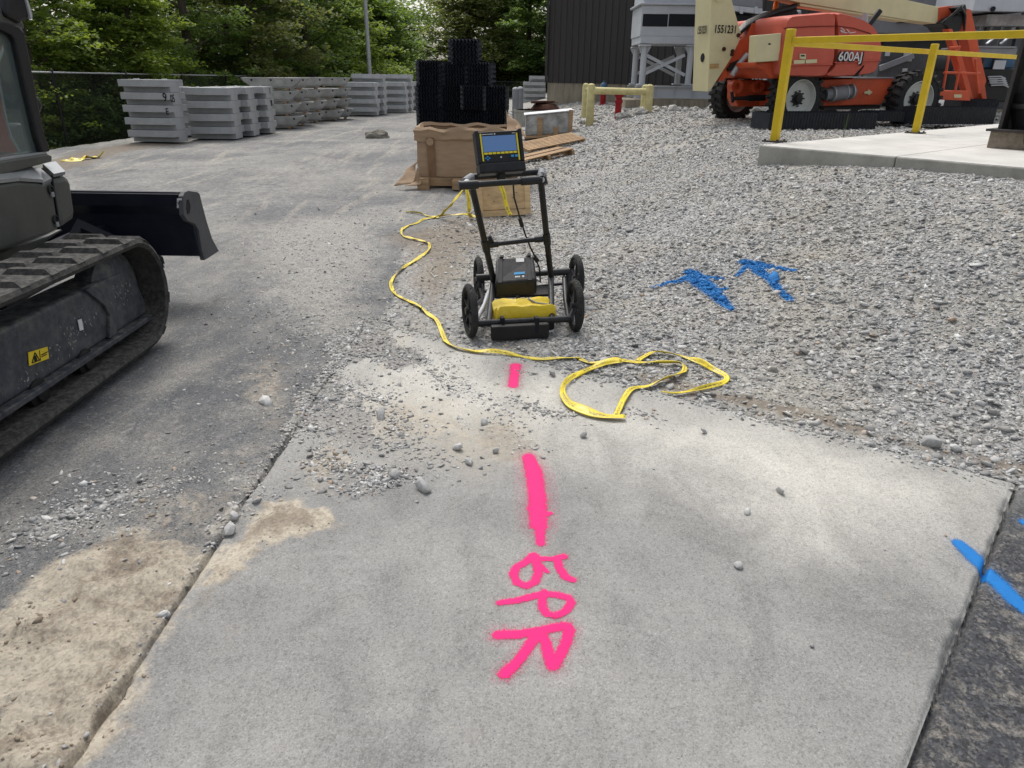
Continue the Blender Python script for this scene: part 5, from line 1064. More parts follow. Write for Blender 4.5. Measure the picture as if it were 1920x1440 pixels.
# chassis
mb = MB(O); jpoly([(1538, 150), (1600, 147), (1676, 145), (1672, 170), (1652, 196), (1540, 199)], .32, 1.5, mb); mb.build('chassis', m_orange, lift, bevel=.015)
mb = MB(O); jpoly([(1598, 145.5), (1676, 144.5), (1676, 146.8), (1598, 147.5)], .28, 1.55, mb); mb.build('chassis_deck', m_grayd, lift)
m_axle = m_orange
zA = hB[2]; mb = MB(O); a_ = hB+JY*.25; b = hA-JY*.15; mb.beam(a_+[0, 0, -.02], b+[0, 0, -.02], .22, .26); mb.build('front_axle', m_orange, lift, bevel=.02)
for px in (1391, 1431):
    c = JP(px, 162, 1.05); mb = MB(O); mb.lathe([(.055, -.02), (.055, -.1), (.12, -.11), (.12, .06), (0, .06)], c-JX*.15, JY, 18); mb.build('axle_lug', m_orange, lift); mb = MB(O); mb.lathe([(.055, -.012), (0, -.012)], c-JX*.15, JY, 14); mb.build('bore', m_void, lift)
jpoly([(1378, 150), (1440, 150), (1452, 165), (1452, 200), (1384, 200), (1378, 185)], 1.1, .3).build('axle_housing', m_orange, lift, bevel=.02)
mb = MB(O); mb.tube([JP(1372, 185, .75), JP(1402, 184, .75)], .035, 10); mb.tube([JP(1402, 184, .75), JP(1434, 183, .75)], .055, 12); mb.build('steer_cylinder', m_black, lift)
mb = MB(O); mb.tube([JP(1372, 172, .8), JP(1374, 192, .8)], .03, 8); mb.build('knuckle', m_black, lift)
# turntable ring and hood
jpoly([(1419, 117), (1466, 113), (1466, 127), (1470, 146), (1446, 148), (1434, 133), (1418, 126)], .1, 1.9).build('turntable', m_orange, lift, bevel=.03)
def puffy(outline, d0, dep, ins, nm, mat, px=True):
    P = np.array([JP(x, y, d0) for x, y in outline]); n_ = len(P); c = P.mean(0); rings = []
    for t_, k in ((0, .88), (.03, .945), (.09, .985), (.2, 1.), (.8, 1.), (.93, .985), (1, .9)):
        rings.append([c+(p-c)*np.array([1-(1-k)*ins, 1-(1-k)*ins, 1-(1-k)*ins])+JY*dep*t_ for p in P])
    mb = MB(O); mb.loft(rings, smooth=True); return mb.build(nm, mat, lift)
def dense(l, k=3):
    out = []; n_ = len(l)
    for i in range(n_):
        p0, p1, p2, p3 = (np.array(l[(i+j-1) % n_], float) for j in range(4))
        for t_ in np.linspace(0, 1, k, endpoint=False): out.append(.5*((2*p1)+(-p0+p2)*t_+(2*p0-5*p1+4*p2-p3)*t_*t_+(-p0+3*p1-3*p2+p3)*t_**3))
    return out
hoodA = dense([(1478, 31), (1500, 26), (1530, 24), (1566, 23), (1568, 50), (1568, 85), (1566, 115), (1556, 133), (1545, 145), (1500, 145), (1466, 142), (1462, 118), (1466, 90), (1471, 55)])
hoodB = dense([(1568, 23), (1590, 25), (1615, 33), (1636, 45), (1649, 62), (1655, 82), (1655, 105), (1649, 122), (1640, 138), (1600, 144), (1548, 145), (1559, 133), (1568, 115), (1570, 85), (1570, 50)])
puffy(hoodA, -.12, 2.2, .55, 'engine_hood', m_hood); puffy(hoodB, -.12, 2.2, .55, 'rear_hood', m_hood)
m_crease_shade = M('hood_shadow_groove', (.16, .02, .012), .7, bump=0)  # darker hood red, paints the shade along the creases
for l in ([(1472, 52), (1520, 49), (1566, 48), (1566, 49.6), (1520, 50.6), (1472, 53.6)], [(1570, 48), (1600, 52), (1630, 61), (1650, 75), (1650, 76.6), (1629, 62.8), (1600, 53.6), (1570, 49.4)]): jpoly(l, -.135, .05).build('hood_crease_shade', m_crease_shade, lift)
jpoly([(1466, 121), (1520, 119), (1562, 119), (1562, 122.5), (1520, 122.5), (1467, 124.5)], -.15, .07).build('hood_ledge', m_hood, lift, bevel=.01)
jpoly([(1566, 116), (1610, 114), (1652, 111), (1653, 113.6), (1610, 117), (1566, 119)], -.15, .07).build('hood_ledge', m_hood, lift, bevel=.01)
m_chrome = M('bright_decal', (.62, .62, .62), .35, bump=0, var=.05)
c = JP(1594, 107.5, -.155); text('600AJ', .24, c, JX, JZ, m_blackmark, lift, O, 'model_number', squash=.95); text('600AJ', .20, c-JY*.004+JZ*.006+JX*.006, JX, JZ, m_chrome, lift, O, 'model_number', ext=.001, squash=.98)
mb = MB(O); L_ = [(1577, 52), (1584, 58), (1580, 61), (1576, 57), (1586, 62), (1592, 60), (1588, 55), (1594, 62), (1600, 61), (1604, 60)]; mb.tube([JP(x, y, -.15) for x, y in L_], .007, 5); mb.build('script_decal', m_chrome, lift)
for l in ([(1500, 101), (1511, 101), (1511, 111), (1500, 110)], [(1489, 113), (1509, 112), (1509, 119), (1489, 120)], [(1511, 112), (1532, 111), (1532, 118), (1511, 119)]): jpoly(l, -.145, .02).build('decal', m_cream, lift)
jpoly([(1502, 103), (1509, 103), (1509, 106), (1502, 106)], -.149, .01).build('decal_mark', m_blackmark, lift)
jpoly([(1602, 142), (1618, 128), (1621, 122), (1612, 136), (1607, 144)], -.14, .02).build('vent_slot', m_void, lift)
jpoly([(1621, 172), (1628, 170), (1628, 167), (1636, 173), (1629, 179), (1628, 176), (1621, 176)], .30, .012).build('arrow_decal', m_cream, lift)
# box at left of hood, counterweight arm
jpoly([(1418, 66), (1466, 62), (1461, 114), (1415, 117)], -.05, .22).build('control_cabinet', m_cream, lift, bevel=.012); jpoly([(1441, 81), (1445, 81), (1445, 84), (1441, 84)], -.056, .01).build('keyhole', m_void, lift)
arm = [(1347, 152), (1356, 132), (1378, 96), (1389, 74), (1401, 68), (1410, 44), (1476, 38), (1476, 53), (1424, 56), (1418, 64), (1414, 92), (1407, 116), (1392, 118), (1372, 136), (1356, 152)]
mb = MB(O); jpoly(arm, .85, .12, mb); mb.build('lower_arm', m_orange, lift, bevel=.01); mb = MB(O); jpoly(arm, 1.5, .12, mb); mb.build('lower_arm', m_orange, lift, bevel=.01)
jpoly([(1401, 68), (1410, 44), (1476, 38), (1476, 41), (1413, 47), (1404, 69)], .86, .75).build('arm_web', m_orange, lift)
jpoly([(1364, 130), (1372, 118), (1398, 108), (1400, 112), (1380, 128), (1366, 134)], .8, .2).build('arm_void', m_black, lift)
mb = MB(O); mb.tube([JP(1373, 140, .8), JP(1386, 120, .8), JP(1402, 102, .78)], .05, 12); mb.build('lift_cylinder', m_galv, lift)
# hoses
for k in range(5):
    mb = MB(O); mb.tube([JP(1384, 62-k*2+3, .9+.04*k), JP(1400, 50-k*2, .9+.04*k), JP(1425, 36-k*1.5, .9+.04*k), JP(1462, 22-k, .9+.04*k), JP(1492, 14-k, .9+.04*k)], .035, 7); mb.build('hydraulic_hose', m_black, lift)
jpoly([(1398, 50), (1425, 35), (1470, 17), (1492, 14), (1498, 26), (1470, 30), (1430, 42), (1404, 52)], .95, .3).build('hose_cover', m_black, lift, bevel=.01)
mb = MB(O); c = JP(1453, 22, 1.3); mb.lathe([(.05, 0), (.05, .03), (.045, .035), (.045, .14), (.03, .16), (0, .16)], c, n=14); mb.build('beacon', m_amber, lift)
# cream mast: tall box
mast = [(1337, -70), (1368, -70), (1372, 0), (1389, 62), (1386, 76), (1373, 106), (1332, 170), (1327, 172)]
mb = MB(O); jpoly(mast, .75, .60, mb); mb.build('mast', m_cream, lift, bevel=.008)
def MP(px, py): # point on mast's left end face
    return JP(px, py, .745)
a_ = JP(1360.5, 55.5, .74); text('1551231', .175, a_, JX, JZ, m_blackmark, lift, O, 'fleet_number', squash=.72)
pl0 = JP(1335, 0, .75); nrm = -JX
P_l = AP(1318.5, 57, JP(1331, 57, .75), JX); text('1551231', .175, P_l-JX*.022, -JY, JZ, m_blackmark, lift, O, 'fleet_number', squash=.6)
c = AP(1318, 108, JP(1330, 108, .75), JX); mb = MB(O); mb.lathe([(.075, 0), (.075, -.004), (0, -.004)], c-JX*.006, JX, 20); o = mb.build('hole', m_void, lift)
jpoly([(1331, 120), (1348, 119), (1348, 128), (1331, 129)], .742, .01).build('warning_decal', M('faded_decal', (.42, .27, .12), .7, var=.4, sc_=30, bump=0), lift)
for x, y in ((1357, 92), (1384, 66), (1372, 102), (1373, 96)): mb = MB(O); mb.lathe([(.035, 0), (.035, -.02), (0, -.02)], JP(x, y, .748), JY, 10); mb.build('pin', m_rust, lift)
mb = MB(O); mb.lathe([(.09, 0), (.09, -.03), (0, -.03)], JP(1347, -8, .748), JY, 16); mb.build('pivot_pin', m_cream, lift)
# main boom
mb = MB(O); jpoly([(1332, -72), (1400, -62), (1512, -42), (1690, -2), (1765, 14), (1761, 45), (1700, 37), (1600, 21), (1500, 5), (1400, -16), (1332, -30)], .95, .36, mb); mb.build('main_boom', m_cream, lift, bevel=.01)
m_boomd = m_cream
jpoly([(1500, 6.2), (1600, 22), (1700, 38), (1700, 40), (1600, 25.5), (1500, 11)], .97, .3).build('boom_rib', m_boomd, lift)
mb = MB(O); mb.tube([JP(1628, 48, .35), JP(1642, 30, .35), JP(1650, 20, .35)], .05, 12); mb.build('exhaust', m_black, lift)
mb = MB(O); mb.tube([JP(1620, 50, .6), JP(1622, 26, .6)], .06, 12); mb.build('exhaust_stack', m_grayp, lift)
# jib head, jib arms, platform
jpoly([(1761, 14), (1780, 11), (1800, 12), (1796, 28), (1780, 34), (1768, 46), (1759, 45)], .93, .4).build('jib_head', m_orange, lift, bevel=.01)
jpoly([(1788, 14), (1800, 12), (1812, 7), (1814, 20), (1806, 42), (1800, 60), (1782, 62), (1775, 50), (1764, 44), (1776, 34), (1796, 26)], .8, .5).build('hose_bundle', m_black, lift, bevel=.03)
for k in range(5): mb = MB(O); mb.tube([JP(1772+k*5, 40-k*4, .78), JP(1790+k*3, 24-k*3, .72-.02*k), JP(1806+k, 12+k*4, .76), JP(1808, 40+k*4, .8)], .022, 6); mb.build('looped_hose', m_black, lift)
jpoly([(1805, 46), (1813, 16), (1821, 18), (1828, 50), (1840, 110), (1850, 152), (1847, 160), (1851, 187), (1842, 187), (1835, 160), (1822, 110), (1812, 66)], .82, .24).build('jib_arm', m_orange, lift, bevel=.012)
jpoly([(1778, 54), (1786, 54), (1802, 100), (1812, 134), (1826, 188), (1817, 190), (1806, 150), (1795, 112)], .72, .16).build('jib_link', m_orange, lift, bevel=.012)
plm = m_orange
jpoly([(1762, 171), (1818, 170), (1820, 189), (1761, 187)], .15, .8).build('platform_tray', m_orange, lift, bevel=.01)
jpoly([(1789, 177), (1803, 177), (1803, 183), (1789, 183)], .142, .01).build('tray_decal', m_cream, lift)
for d in (.2, .9):
    for l in ([(1781, 92), (1774, 135), (1768, 171)], [(1800, 122), (1797, 138), (1791, 171)], [(1770, 136), (1806, 137), (1838, 138)], [(1779, 90), (1800, 88)], [(1829, 110), (1832, 150), (1836, 175)]): mb = MB(O); mb.tube([JP(x, y, d) for x, y in l], .022, 8); mb.build('platform_rail', m_orange, lift)
# gear on chassis side
mb = MB(O); a_ = JP(1546, 178, .18); b = JP(1602, 171, .18); d = b-a_; mb.lathe([(.0, .02), (.055, .02), (.07, 0), (.10, .0), (.10, .10), (.085, .12), (.125, .14), (.125, .40), (.10, .42), (.10, .5), (.075, .52), (.085, .60), (.06, .62), (0, .64)], a_, d, 24); mb.build('drive_motor', m_grayd, lift)
for k in (.14, .40, .52): mb = MB(O); mb.lathe([(.135, k), (.135, k+.02), (.09, k+.02)], a_, d, 20); mb.build('clamp_band', m_galv, lift)
jpoly([(1650, 190), (1604, 196), (1545, 200), (1545, 206), (1650, 204)], .5, 1.2).build('belly_pan', m_grayk, lift)
# ================================================================ EXCAVATOR
ex_ = empty('excavator', (-2.9, 3.0, 0), 'compact tracked excavator with black cab frame and dusty dark body at the left edge', 'excavator'); O = ex_.location
m_exb = M('dark_green_grey_body', (.07, .073, .066), .42, var=.2, sc_=3, bump=.0006, dust=.55, dustcol=(.14, .135, .115))
m_navy = M('navy_black_paint', (.012, .015, .026), .42, var=.25, sc_=5, bump=.0006, dust=.22, dustcol=(.09, .09, .085))
m_frame_d = M('dusty_navy_track_frame', (.042, .046, .056), .6, var=.3, sc_=6, bump=.003, dust=1.0, dustcol=(.24, .23, .20))
m_belt = M('rubber_track_belt', (.034, .033, .032), .88, var=.35, sc_=14, bump=.004, dust=.75, dustcol=(.19, .18, .16))
def trackpath(off, n_=22):
    yF, yR, zc, r = 4.13, 1.95, .36, .33+off; P = []
    for a_ in np.linspace(-math.pi/2, math.pi/2, n_): P.append((yF+r*.95*math.cos(a_), zc+r*math.sin(a_)))
    for a_ in np.linspace(math.pi/2, 1.5*math.pi, n_): P.append((yR+r*math.cos(a_), zc+r*math.sin(a_)))
    return P
def track(x0, x1):
    tr = bpy.data.objects.new('track', None); COL.objects.link(tr); tr.parent = ex_
    ou, inn = trackpath(0), trackpath(-.045); n_ = len(ou); mb = MB(O)
    rings = [[(x, *p) for p in P] for x, P in ((x0, inn), (x0-.0, ou), (x1, ou), (x1, inn))] if x0 > x1 else None
    xs = [(x0-.012, inn), (x0, [(a+(b-a)*.5, c+(d-c)*.5) for (a, c), (b, d) in zip(inn, ou)]), (x0-.012, ou), (x1+.012, ou), (x1, [(a+(b-a)*.5, c+(d-c)*.5) for (a, c), (b, d) in zip(inn, ou)]), (x1+.012, inn)]
    rings = [[(x, *p) for p in P] for x, P in xs]; rings.append(rings[0]); mb.loft(rings, cap=False, smooth=False); mb.build('rubber_belt', m_belt, tr)
    # evenly spaced lugs
    full = trackpath(0, 60); full.append(full[0]); cum = [0]
    for a, b in zip(full[:-1], full[1:]): cum.append(cum[-1]+math.hypot(b[0]-a[0], b[1]-a[1]))
    Lt = cum[-1]; NL_ = 56; mb = MB(O); mb2 = MB(O)
    for k in range(NL_):
        s_ = (k+.5)/NL_*Lt; i = np.searchsorted(cum, s_)-1; t_ = (s_-cum[i])/(cum[i+1]-cum[i]); y = full[i][0]+(full[i+1][0]-full[i][0])*t_; z = full[i][1]+(full[i+1][1]-full[i][1])*t_
        ty, tz = (full[i+1][0]-full[i][0]), (full[i+1][1]-full[i][1]); l = math.hypot(ty, tz); ty /= l; tz /= l; ny, nz = tz, -ty
        T_ = np.array([0, ty, tz]); N_ = np.array([0, ny, nz]); c = np.array([0, y, z]); xm = (x0+x1)/2; wd = abs(x1-x0)
        sgn = 1 if k % 2 else -1
        xa = xm+sgn*wd*.49; xb = xm-sgn*wd*.06; hh = .026; d1, d2 = .034, .020
        if c[2] < .1: hh = .012
        p = [c+[xa, 0, 0]-T_*d1, c+[xb, 0, 0]-T_*d1, c+[xb, 0, 0]+T_*d1, c+[xa, 0, 0]+T_*d1, c+[xa+(xb-xa)*.16, 0, 0]-T_*d2+N_*hh, c+[xb-(xb-xa)*.1, 0, 0]-T_*d2+N_*hh, c+[xb-(xb-xa)*.1, 0, 0]+T_*d2+N_*hh, c+[xa+(xb-xa)*.16, 0, 0]+T_*d2+N_*hh]
        mb.hexa(p)
        p = [c+[xm+sx*.04, 0, 0]+T_*sy*.02-N_*(.045 if q == 0 else .085) for q in (0, 1) for sx, sy in ((-1, -1), (1, -1), (1, 1), (-1, 1))]; mb2.hexa(p)
    mb.build('tread_lugs', m_belt, tr); mb2.build('drive_lugs', m_belt, tr)
    # frame
    xo = x0-.13*(1 if x0 > x1 else -1); xi = x1+.10*(1 if x0 > x1 else -1)
    prof = [(2.15, .17), (4.33, .17), (4.37, .22), (4.30, .42), (4.18, .49), (3.98, .50), (2.3, .50), (2.15, .42)]
    mb = MB(O); mb.prism([(xo, y, z) for y, z in prof], (xi-xo, 0, 0)); mb.build('track_frame', m_frame_d, tr, bevel=.02)
    mb = MB(O); sg = 1 if x0 > x1 else -1; mb.box(((xo+sg*.012), 3.25, .155), (.06, 2.2, .03)); mb.build('frame_lip', m_frame_d, tr, bevel=.005)
    mb = MB(O); mb.prism([(xo+sg*.0, y, z) for y, z in [(3.86, .175), (3.94, .175), (3.97, .30), (3.93, .40), (3.8, .50), (3.74, .50), (3.88, .37), (3.91, .30)]], (sg*.02, 0, 0)); mb.build('frame_rib', m_frame_d, tr, bevel=.004)
    for y in (2.35, 2.78, 3.2, 3.62): mb = MB(O); mb.lathe([(.05, -.09), (.075, -.09), (.075, -.02), (.088, -.015), (.088, .015), (.075, .02), (.075, .08), (.045, .085), (.04, .10), (0, .10)], (x0+(x1-x0)*.46, y, .125), (sg, 0, 0), 20); mb.build('roller', m_black, tr)
    mb = MB(O); mb.lathe([(.2, -.08), (.26, -.05), (.26, .05), (.2, .08), (0, .08)], ((x0+x1)/2, 4.12, .36), (sg, 0, 0), 28); mb.build('idler', m_frame_d, tr)
    return tr, xo, sg
t1, xo, sg = track(-2.22, -2.66); track(-4.4, -3.96)
def exx(px, py, x): return AX(px, py, x)
# decals on the frame
xd = xo+.004; P = [exx(52, 661, xd), exx(88, 650, xd), exx(91, 672, xd), exx(54, 686, xd)]
m_decy = M('yellow_decal', (.70, .52, .03), .5, bump=0, var=.12, sc_=40); m_white = M('white_label', (.6, .6, .6), .6, bump=0, var=.1)
mb = MB(O); mb.prism(P, (.003, 0, 0)); dc = mb.build('warning_decal', m_decy, t1)
def quadpt(P, u_, v_): return (P[3]*(1-u_)+P[2]*u_)*(1-v_)+(P[0]*(1-u_)+P[1]*u_)*v_
mb = MB(O)
tri = [quadpt(P, .12, .15), quadpt(P, .5, .15), quadpt(P, .31, .85)]
for a_, b in zip(tri, tri[1:]+tri[:1]): mb.beam(a_+[.004, 0, 0], b+[.004, 0, 0], .003, .005, up=(1, 0, 0))
mb.box(quadpt(P, .31, .36)+[.004, 0, 0], (.002, .02, .03)); mb.beam(quadpt(P, .55, .1)+[.004, 0, 0], quadpt(P, .55, .9)+[.004, 0, 0], .002, .003, up=(1, 0, 0))
mb.beam(quadpt(P, .62, .5)+[.004, 0, 0], quadpt(P, .95, .6)+[.004, 0, 0], .003, .006, up=(1, 0, 0)); mb.beam(quadpt(P, .62, .35)+[.004, 0, 0], quadpt(P, .9, .42)+[.004, 0, 0], .003, .004, up=(1, 0, 0)); mb.build('decal_symbols', m_blackmark, t1)
P = [exx(145, 600, xd), exx(152, 598, xd), exx(156, 618, xd), exx(149, 620, xd)]; mb = MB(O); mb.prism(P, (.003, 0, 0)); mb.build('small_label', m_white, t1)
# paint chips on frame (scuffs)
mb = MB(O)
for k in range(130):
    cl_ = random.choice(((3.62, .33, .10, .03), (3.5, .27, .16, .03), (4.1, .38, .07, .04), (3.15, .22, .15, .03))); y = random.gauss(cl_[0], cl_[2]); z = random.gauss(cl_[1], cl_[3]); s_ = random.uniform(.0015, .006)
    if .19 < z < .46 and 2.6 < y < 4.25: mb.box((xo+.0025, y, z), (.002, s_*random.uniform(.8, 1.6), s_*random.uniform(1, 3.2)), rx=random.uniform(-.6, .6))
o = mb.build('paint_scuffs', M('bare_scuff', (.26, .26, .25), .85, bump=0), t1); o['kind'] = 'stuff'
# upper body
XB = -2.78
def bpoly(l, x=XB, dep=-.12, mb=None): mb = mb or MB(O); return mb.prism([AX(px, py, x) for px, py in l], (dep, 0, 0))
side = [(-60, 352), (0, 345), (36, 339), (80, 343), (97, 334), (112, 430), (92, 440), (40, 458), (0, 472), (-60, 495)]
bpoly(side, XB, -.9).build('side_panel', m_exb, ex_, bevel=.02)
frontp = [(99, 332), (121, 327), (133, 333), (143, 402), (139, 412), (115, 430)]
mb = MB(O); A0 = [AX(px, py, XB) for px, py in [(99, 333), (113, 430)]]
mb.prism([AX(px, py, XB) for px, py in [(99.5, 333), (122, 328), (134, 336), (144, 404), (140, 412), (114.5, 430)]], (-.55, 0, 0)); mb.build('corner_panel', m_exb, ex_, bevel=.035)
# sloped glossy top bevels, their sky glint painted in as paler grey
def bev(l0, l1, nm, mat): # l0 at XB, l1 further in and higher
    a_ = [AX(px, py, XB+.003) for px, py in l0]; b = [AX(px, py, XB-.13) for px, py in l1]; mb = MB(O); mb.add(a_+b, [(0, 1, 3, 2)]+[]) if len(a_) == 2 else None; o = mb.build(nm, mat, ex_); m = o.modifiers.new('t', 'SOLIDIFY'); m.thickness = .02; return o
m_gloss = M('glint_grey_bevel', (.22, .23, .235), .22, var=.08, sc_=2, bump=0, dust=.2, spec=.7)
for l0, l1 in (([(-60, 350), (37, 339.5)], [(-60, 332), (10, 322)]), ([(37, 339.5), (80, 342.5)], [(10, 322), (58, 317)]), ([(80, 342.5), (97, 334)], [(58, 317), (76, 315)])): bev(l0, l1, 'panel_bevel', m_gloss)
bev([(100.5, 332), (122, 327.5)], [(80, 313), (104, 308)], 'panel_bevel', m_gloss)
mb = MB(O); mb.prism([AX(px, py, XB-.13) for px, py in [(-60, 332), (10, 322), (58, 317), (76, 314.5), (104, 307), (112, 314), (120, 330), (124, 400), (-60, 420)]], (-.6, 0, 0)); mb.build('inner_body', m_exb, ex_, bevel=.01)
for py in (356, 412): 
    c = AX(95 if py < 400 else 104, py, XB+.004); mb = MB(O); mb.lathe([(.028, .0), (.028, .006), (.020, .008), (.016, -.004), (0, -.004)], c, (1, 0, 0), 16); mb.build('latch_recess', m_black, ex_); mb = MB(O); mb.box(c+[.004, 0, -.028], (.012, .03, .03)); mb.build('latch', m_gloss, ex_, bevel=.004)
bpoly([(97.5, 334), (99.5, 333.5), (114.5, 430), (112.5, 430.5)], XB-.004, -.3).build('seam', m_void, ex_)
bpoly([(-60, 480), (0, 474), (92, 441), (114, 430), (120, 432), (60, 470), (0, 500), (-60, 520)], XB-.25, -.8).build('swing_frame', m_exb, ex_, bevel=.02)
# cab
XC = -2.86
bpoly([(-60, 312), (0, 303), (90, 289), (98, 292), (98, 303), (0, 329), (-60, 340)], XC+.02, -.2).build('cab_sill', m_exb, ex_, bevel=.008)
bpoly([(-60, 304), (0, 296), (86, 284), (90, 288.5), (0, 302.5), (-60, 311)], XC+.01, -.1).build('lower_window_rubber', m_gloss, ex_, bevel=.004)
pil = [(-60, 24), (0, 38), (36, 48), (47, 60), (55, 100), (68, 170), (84, 250), (96, 284), (80, 286), (72, 262), (54, 185), (38, 112), (30, 76), (22, 66), (0, 55), (-60, 42)]
bpoly(pil, XC+.015, -.09).build('cab_pillar', m_black, ex_, bevel=.012)
bpoly([(-60, 0), (0, 12), (30, 22), (44, 40), (50, 54), (40, 58), (0, 48), (-60, 34)], XC+.01, -1.0).build('cab_roof', m_exb, ex_, bevel=.02)
bpoly([(12, -12), (46, -12), (58, 18), (60, 34), (52, 38), (40, 44), (14, 30)], XC+.04, -.16).build('work_light', m_black, ex_, bevel=.02)
bpoly([(46, -12), (49, -12), (60.5, 26), (61, 36), (58, 36)], XC+.05, -.03).build('light_rim', m_galv, ex_)
def glass_mat():
    t = NT('tinted_glass'); t.b.inputs['Transmission Weight'].default_value = .85; t.b.inputs['IOR'].default_value = 1.25; t.b.inputs['Specular IOR Level'].default_value = .6
    return t.out((.36, .44, .43), .03, None)
m_glass = glass_mat()
bpoly([(-60, 42), (0, 55), (22, 66), (30, 76), (38, 112), (54, 185), (72, 262), (80, 286), (0, 298), (-60, 306)], XC-.02, -.006).build('side_window', m_glass, ex_)
m_seat = M('orange_red_panel', (.50, .07, .03), .6, var=.15, bump=0)
bpoly([(-60, 80), (2, 86), (-2, 110), (0, 150), (8, 210), (20, 262), (34, 290), (-60, 300)], XC-.35, -.08).build('cab_interior_panel', m_seat, ex_)
mb = MB(O); mb.tube([AX(px, py, XC-.33) for px, py in [(12, 74), (4, 95), (-3, 115), (-1, 160), (8, 212), (20, 258), (36, 284)]], .008, 6); mb.build('far_window_rubber', m_grayp, ex_)
bpoly([(36, 230), (60, 234), (70, 262), (78, 282), (30, 286)], XC-.5, -.3).build('seat_console', m_exb, ex_, bevel=.03)
bpoly([(-60, 300), (40, 286), (60, 300), (-60, 330)], XC-.2, -.7).build('cab_floor', m_black, ex_)
pts = AX(90, 200, XC); far = [AX(px, py, XC) for px, py in pil[3:9]]
mb = MB(O); fp_ = [p+[-.95, 0, 0] for p in [AX(px, py, XC) for px, py in pil]]; mb.prism(fp_, (-.08, 0, 0)); mb.build('cab_pillar', m_black, ex_)
# rear house and boom to the left (out of the picture, still part of the machine)
mb = MB(O); mb.box((-3.35, 2.0, 1.05), (1.15, 1.5, .8)); mb.build('counterweight_house', m_exb, ex_, bevel=.06)
mb = MB(O); mb.box((-3.3, 3.0, .58), (.9, 1.7, .16)); mb.build('undercarriage', m_navy, ex_, bevel=.02)
mb = MB(O); mb.beam((-4.35, 4.1, 1.0), (-4.6, 6.0, 2.7), .22, .32); mb.build('boom', m_black, ex_, bevel=.03)
mb = MB(O); mb.beam((-4.6, 6.0, 2.7), (-4.62, 7.2, 1.2), .18, .26); mb.build('dipper_arm', m_black, ex_, bevel=.03)
# blade
XE = -2.36
platep = [AX(px, py, XE) for px, py in [(343, 368), (347, 360), (353, 357.5), (371, 360), (375, 364), (380, 385), (388, 415), (398, 447), (411, 471), (384, 488), (379, 470), (373, 432), (366, 420), (352, 414), (345, 403)]]
mb = MB(O); mb.prism(platep, (-.035, 0, 0)); bl_ = mb.build('blade_end_plate', m_grayk, ex_, bevel=.004)
c0 = [AX(px, py, XE-.0) for px, py in [(350, 375), (354, 374), (357, 388), (355, 400), (351, 402), (349, 390)]]; mb = MB(O); mb.prism([p+[.002, 0, 0] for p in c0], (-.004, 0, 0)); mb.build('plate_slot', m_void, ex_)
yt = platep[0][1]; zt = platep[1][2]-.012; yb = platep[10][1]-.02; zb_ = AX(379, 481, XE)[2]
yw, zw_ = platep[12][1], platep[12][2]; prof = [(yt+.02, zt), (yt+.04, zt-.09), (yw-.01, zw_+.07), (yw+.005, zw_), (yb+.01, zb_), (yb+.07, zb_), (yw+.07, zw_), (yw+.06, zw_+.07), (yt+.09, zt-.09), (yt+.09, zt)]
mb = MB(O); mb.prism([(XE-.02, y, z) for y, z in prof], (-2.05, 0, 0)); mb.build('blade', m_navy, ex_, bevel=.004)
mb = MB(O); mb.tube([(XE-.03, yt+.05, zt+.0), (XE-2.07, yt+.05, zt+.0)], .016, 8); mb.build('blade_top_edge', m_navy, ex_)
P = [AY(px, py, yt-.004) for px, py in [(332, 372), (341, 372), (341, 390), (332, 390)]]; mb = MB(O); mb.prism(P, (0, -.003, 0)); mb.build('blade_label', m_white, ex_); text('X', .03, (P[0]+P[2])/2-[0, .006, 0], (0, 0, 1), (-1, 0, 0), m_blackmark, ex_, O, 'label_mark')
Y1 = yt-.03
P = [AY(145, 409, 4.72), AY(306, 481, yb-.01), AY(150, 484, yb-.01), AY(112, 470, 4.5)]; mb = MB(O); mb.prism(P, (0, .01, -.06)); mb.build('push_arm', m_navy, ex_, bevel=.004)
mb = MB(O); mb.beam((-3.0, 3.9, .42), (-3.1, yb+.0, .45), .16, .2); mb.build('push_arm', m_navy, ex_, bevel=.01); mb = MB(O); mb.beam((-3.7, 3.9, .42), (-3.6, yb+.0, .45), .16, .2); mb.build('push_arm', m_navy, ex_, bevel=.01)
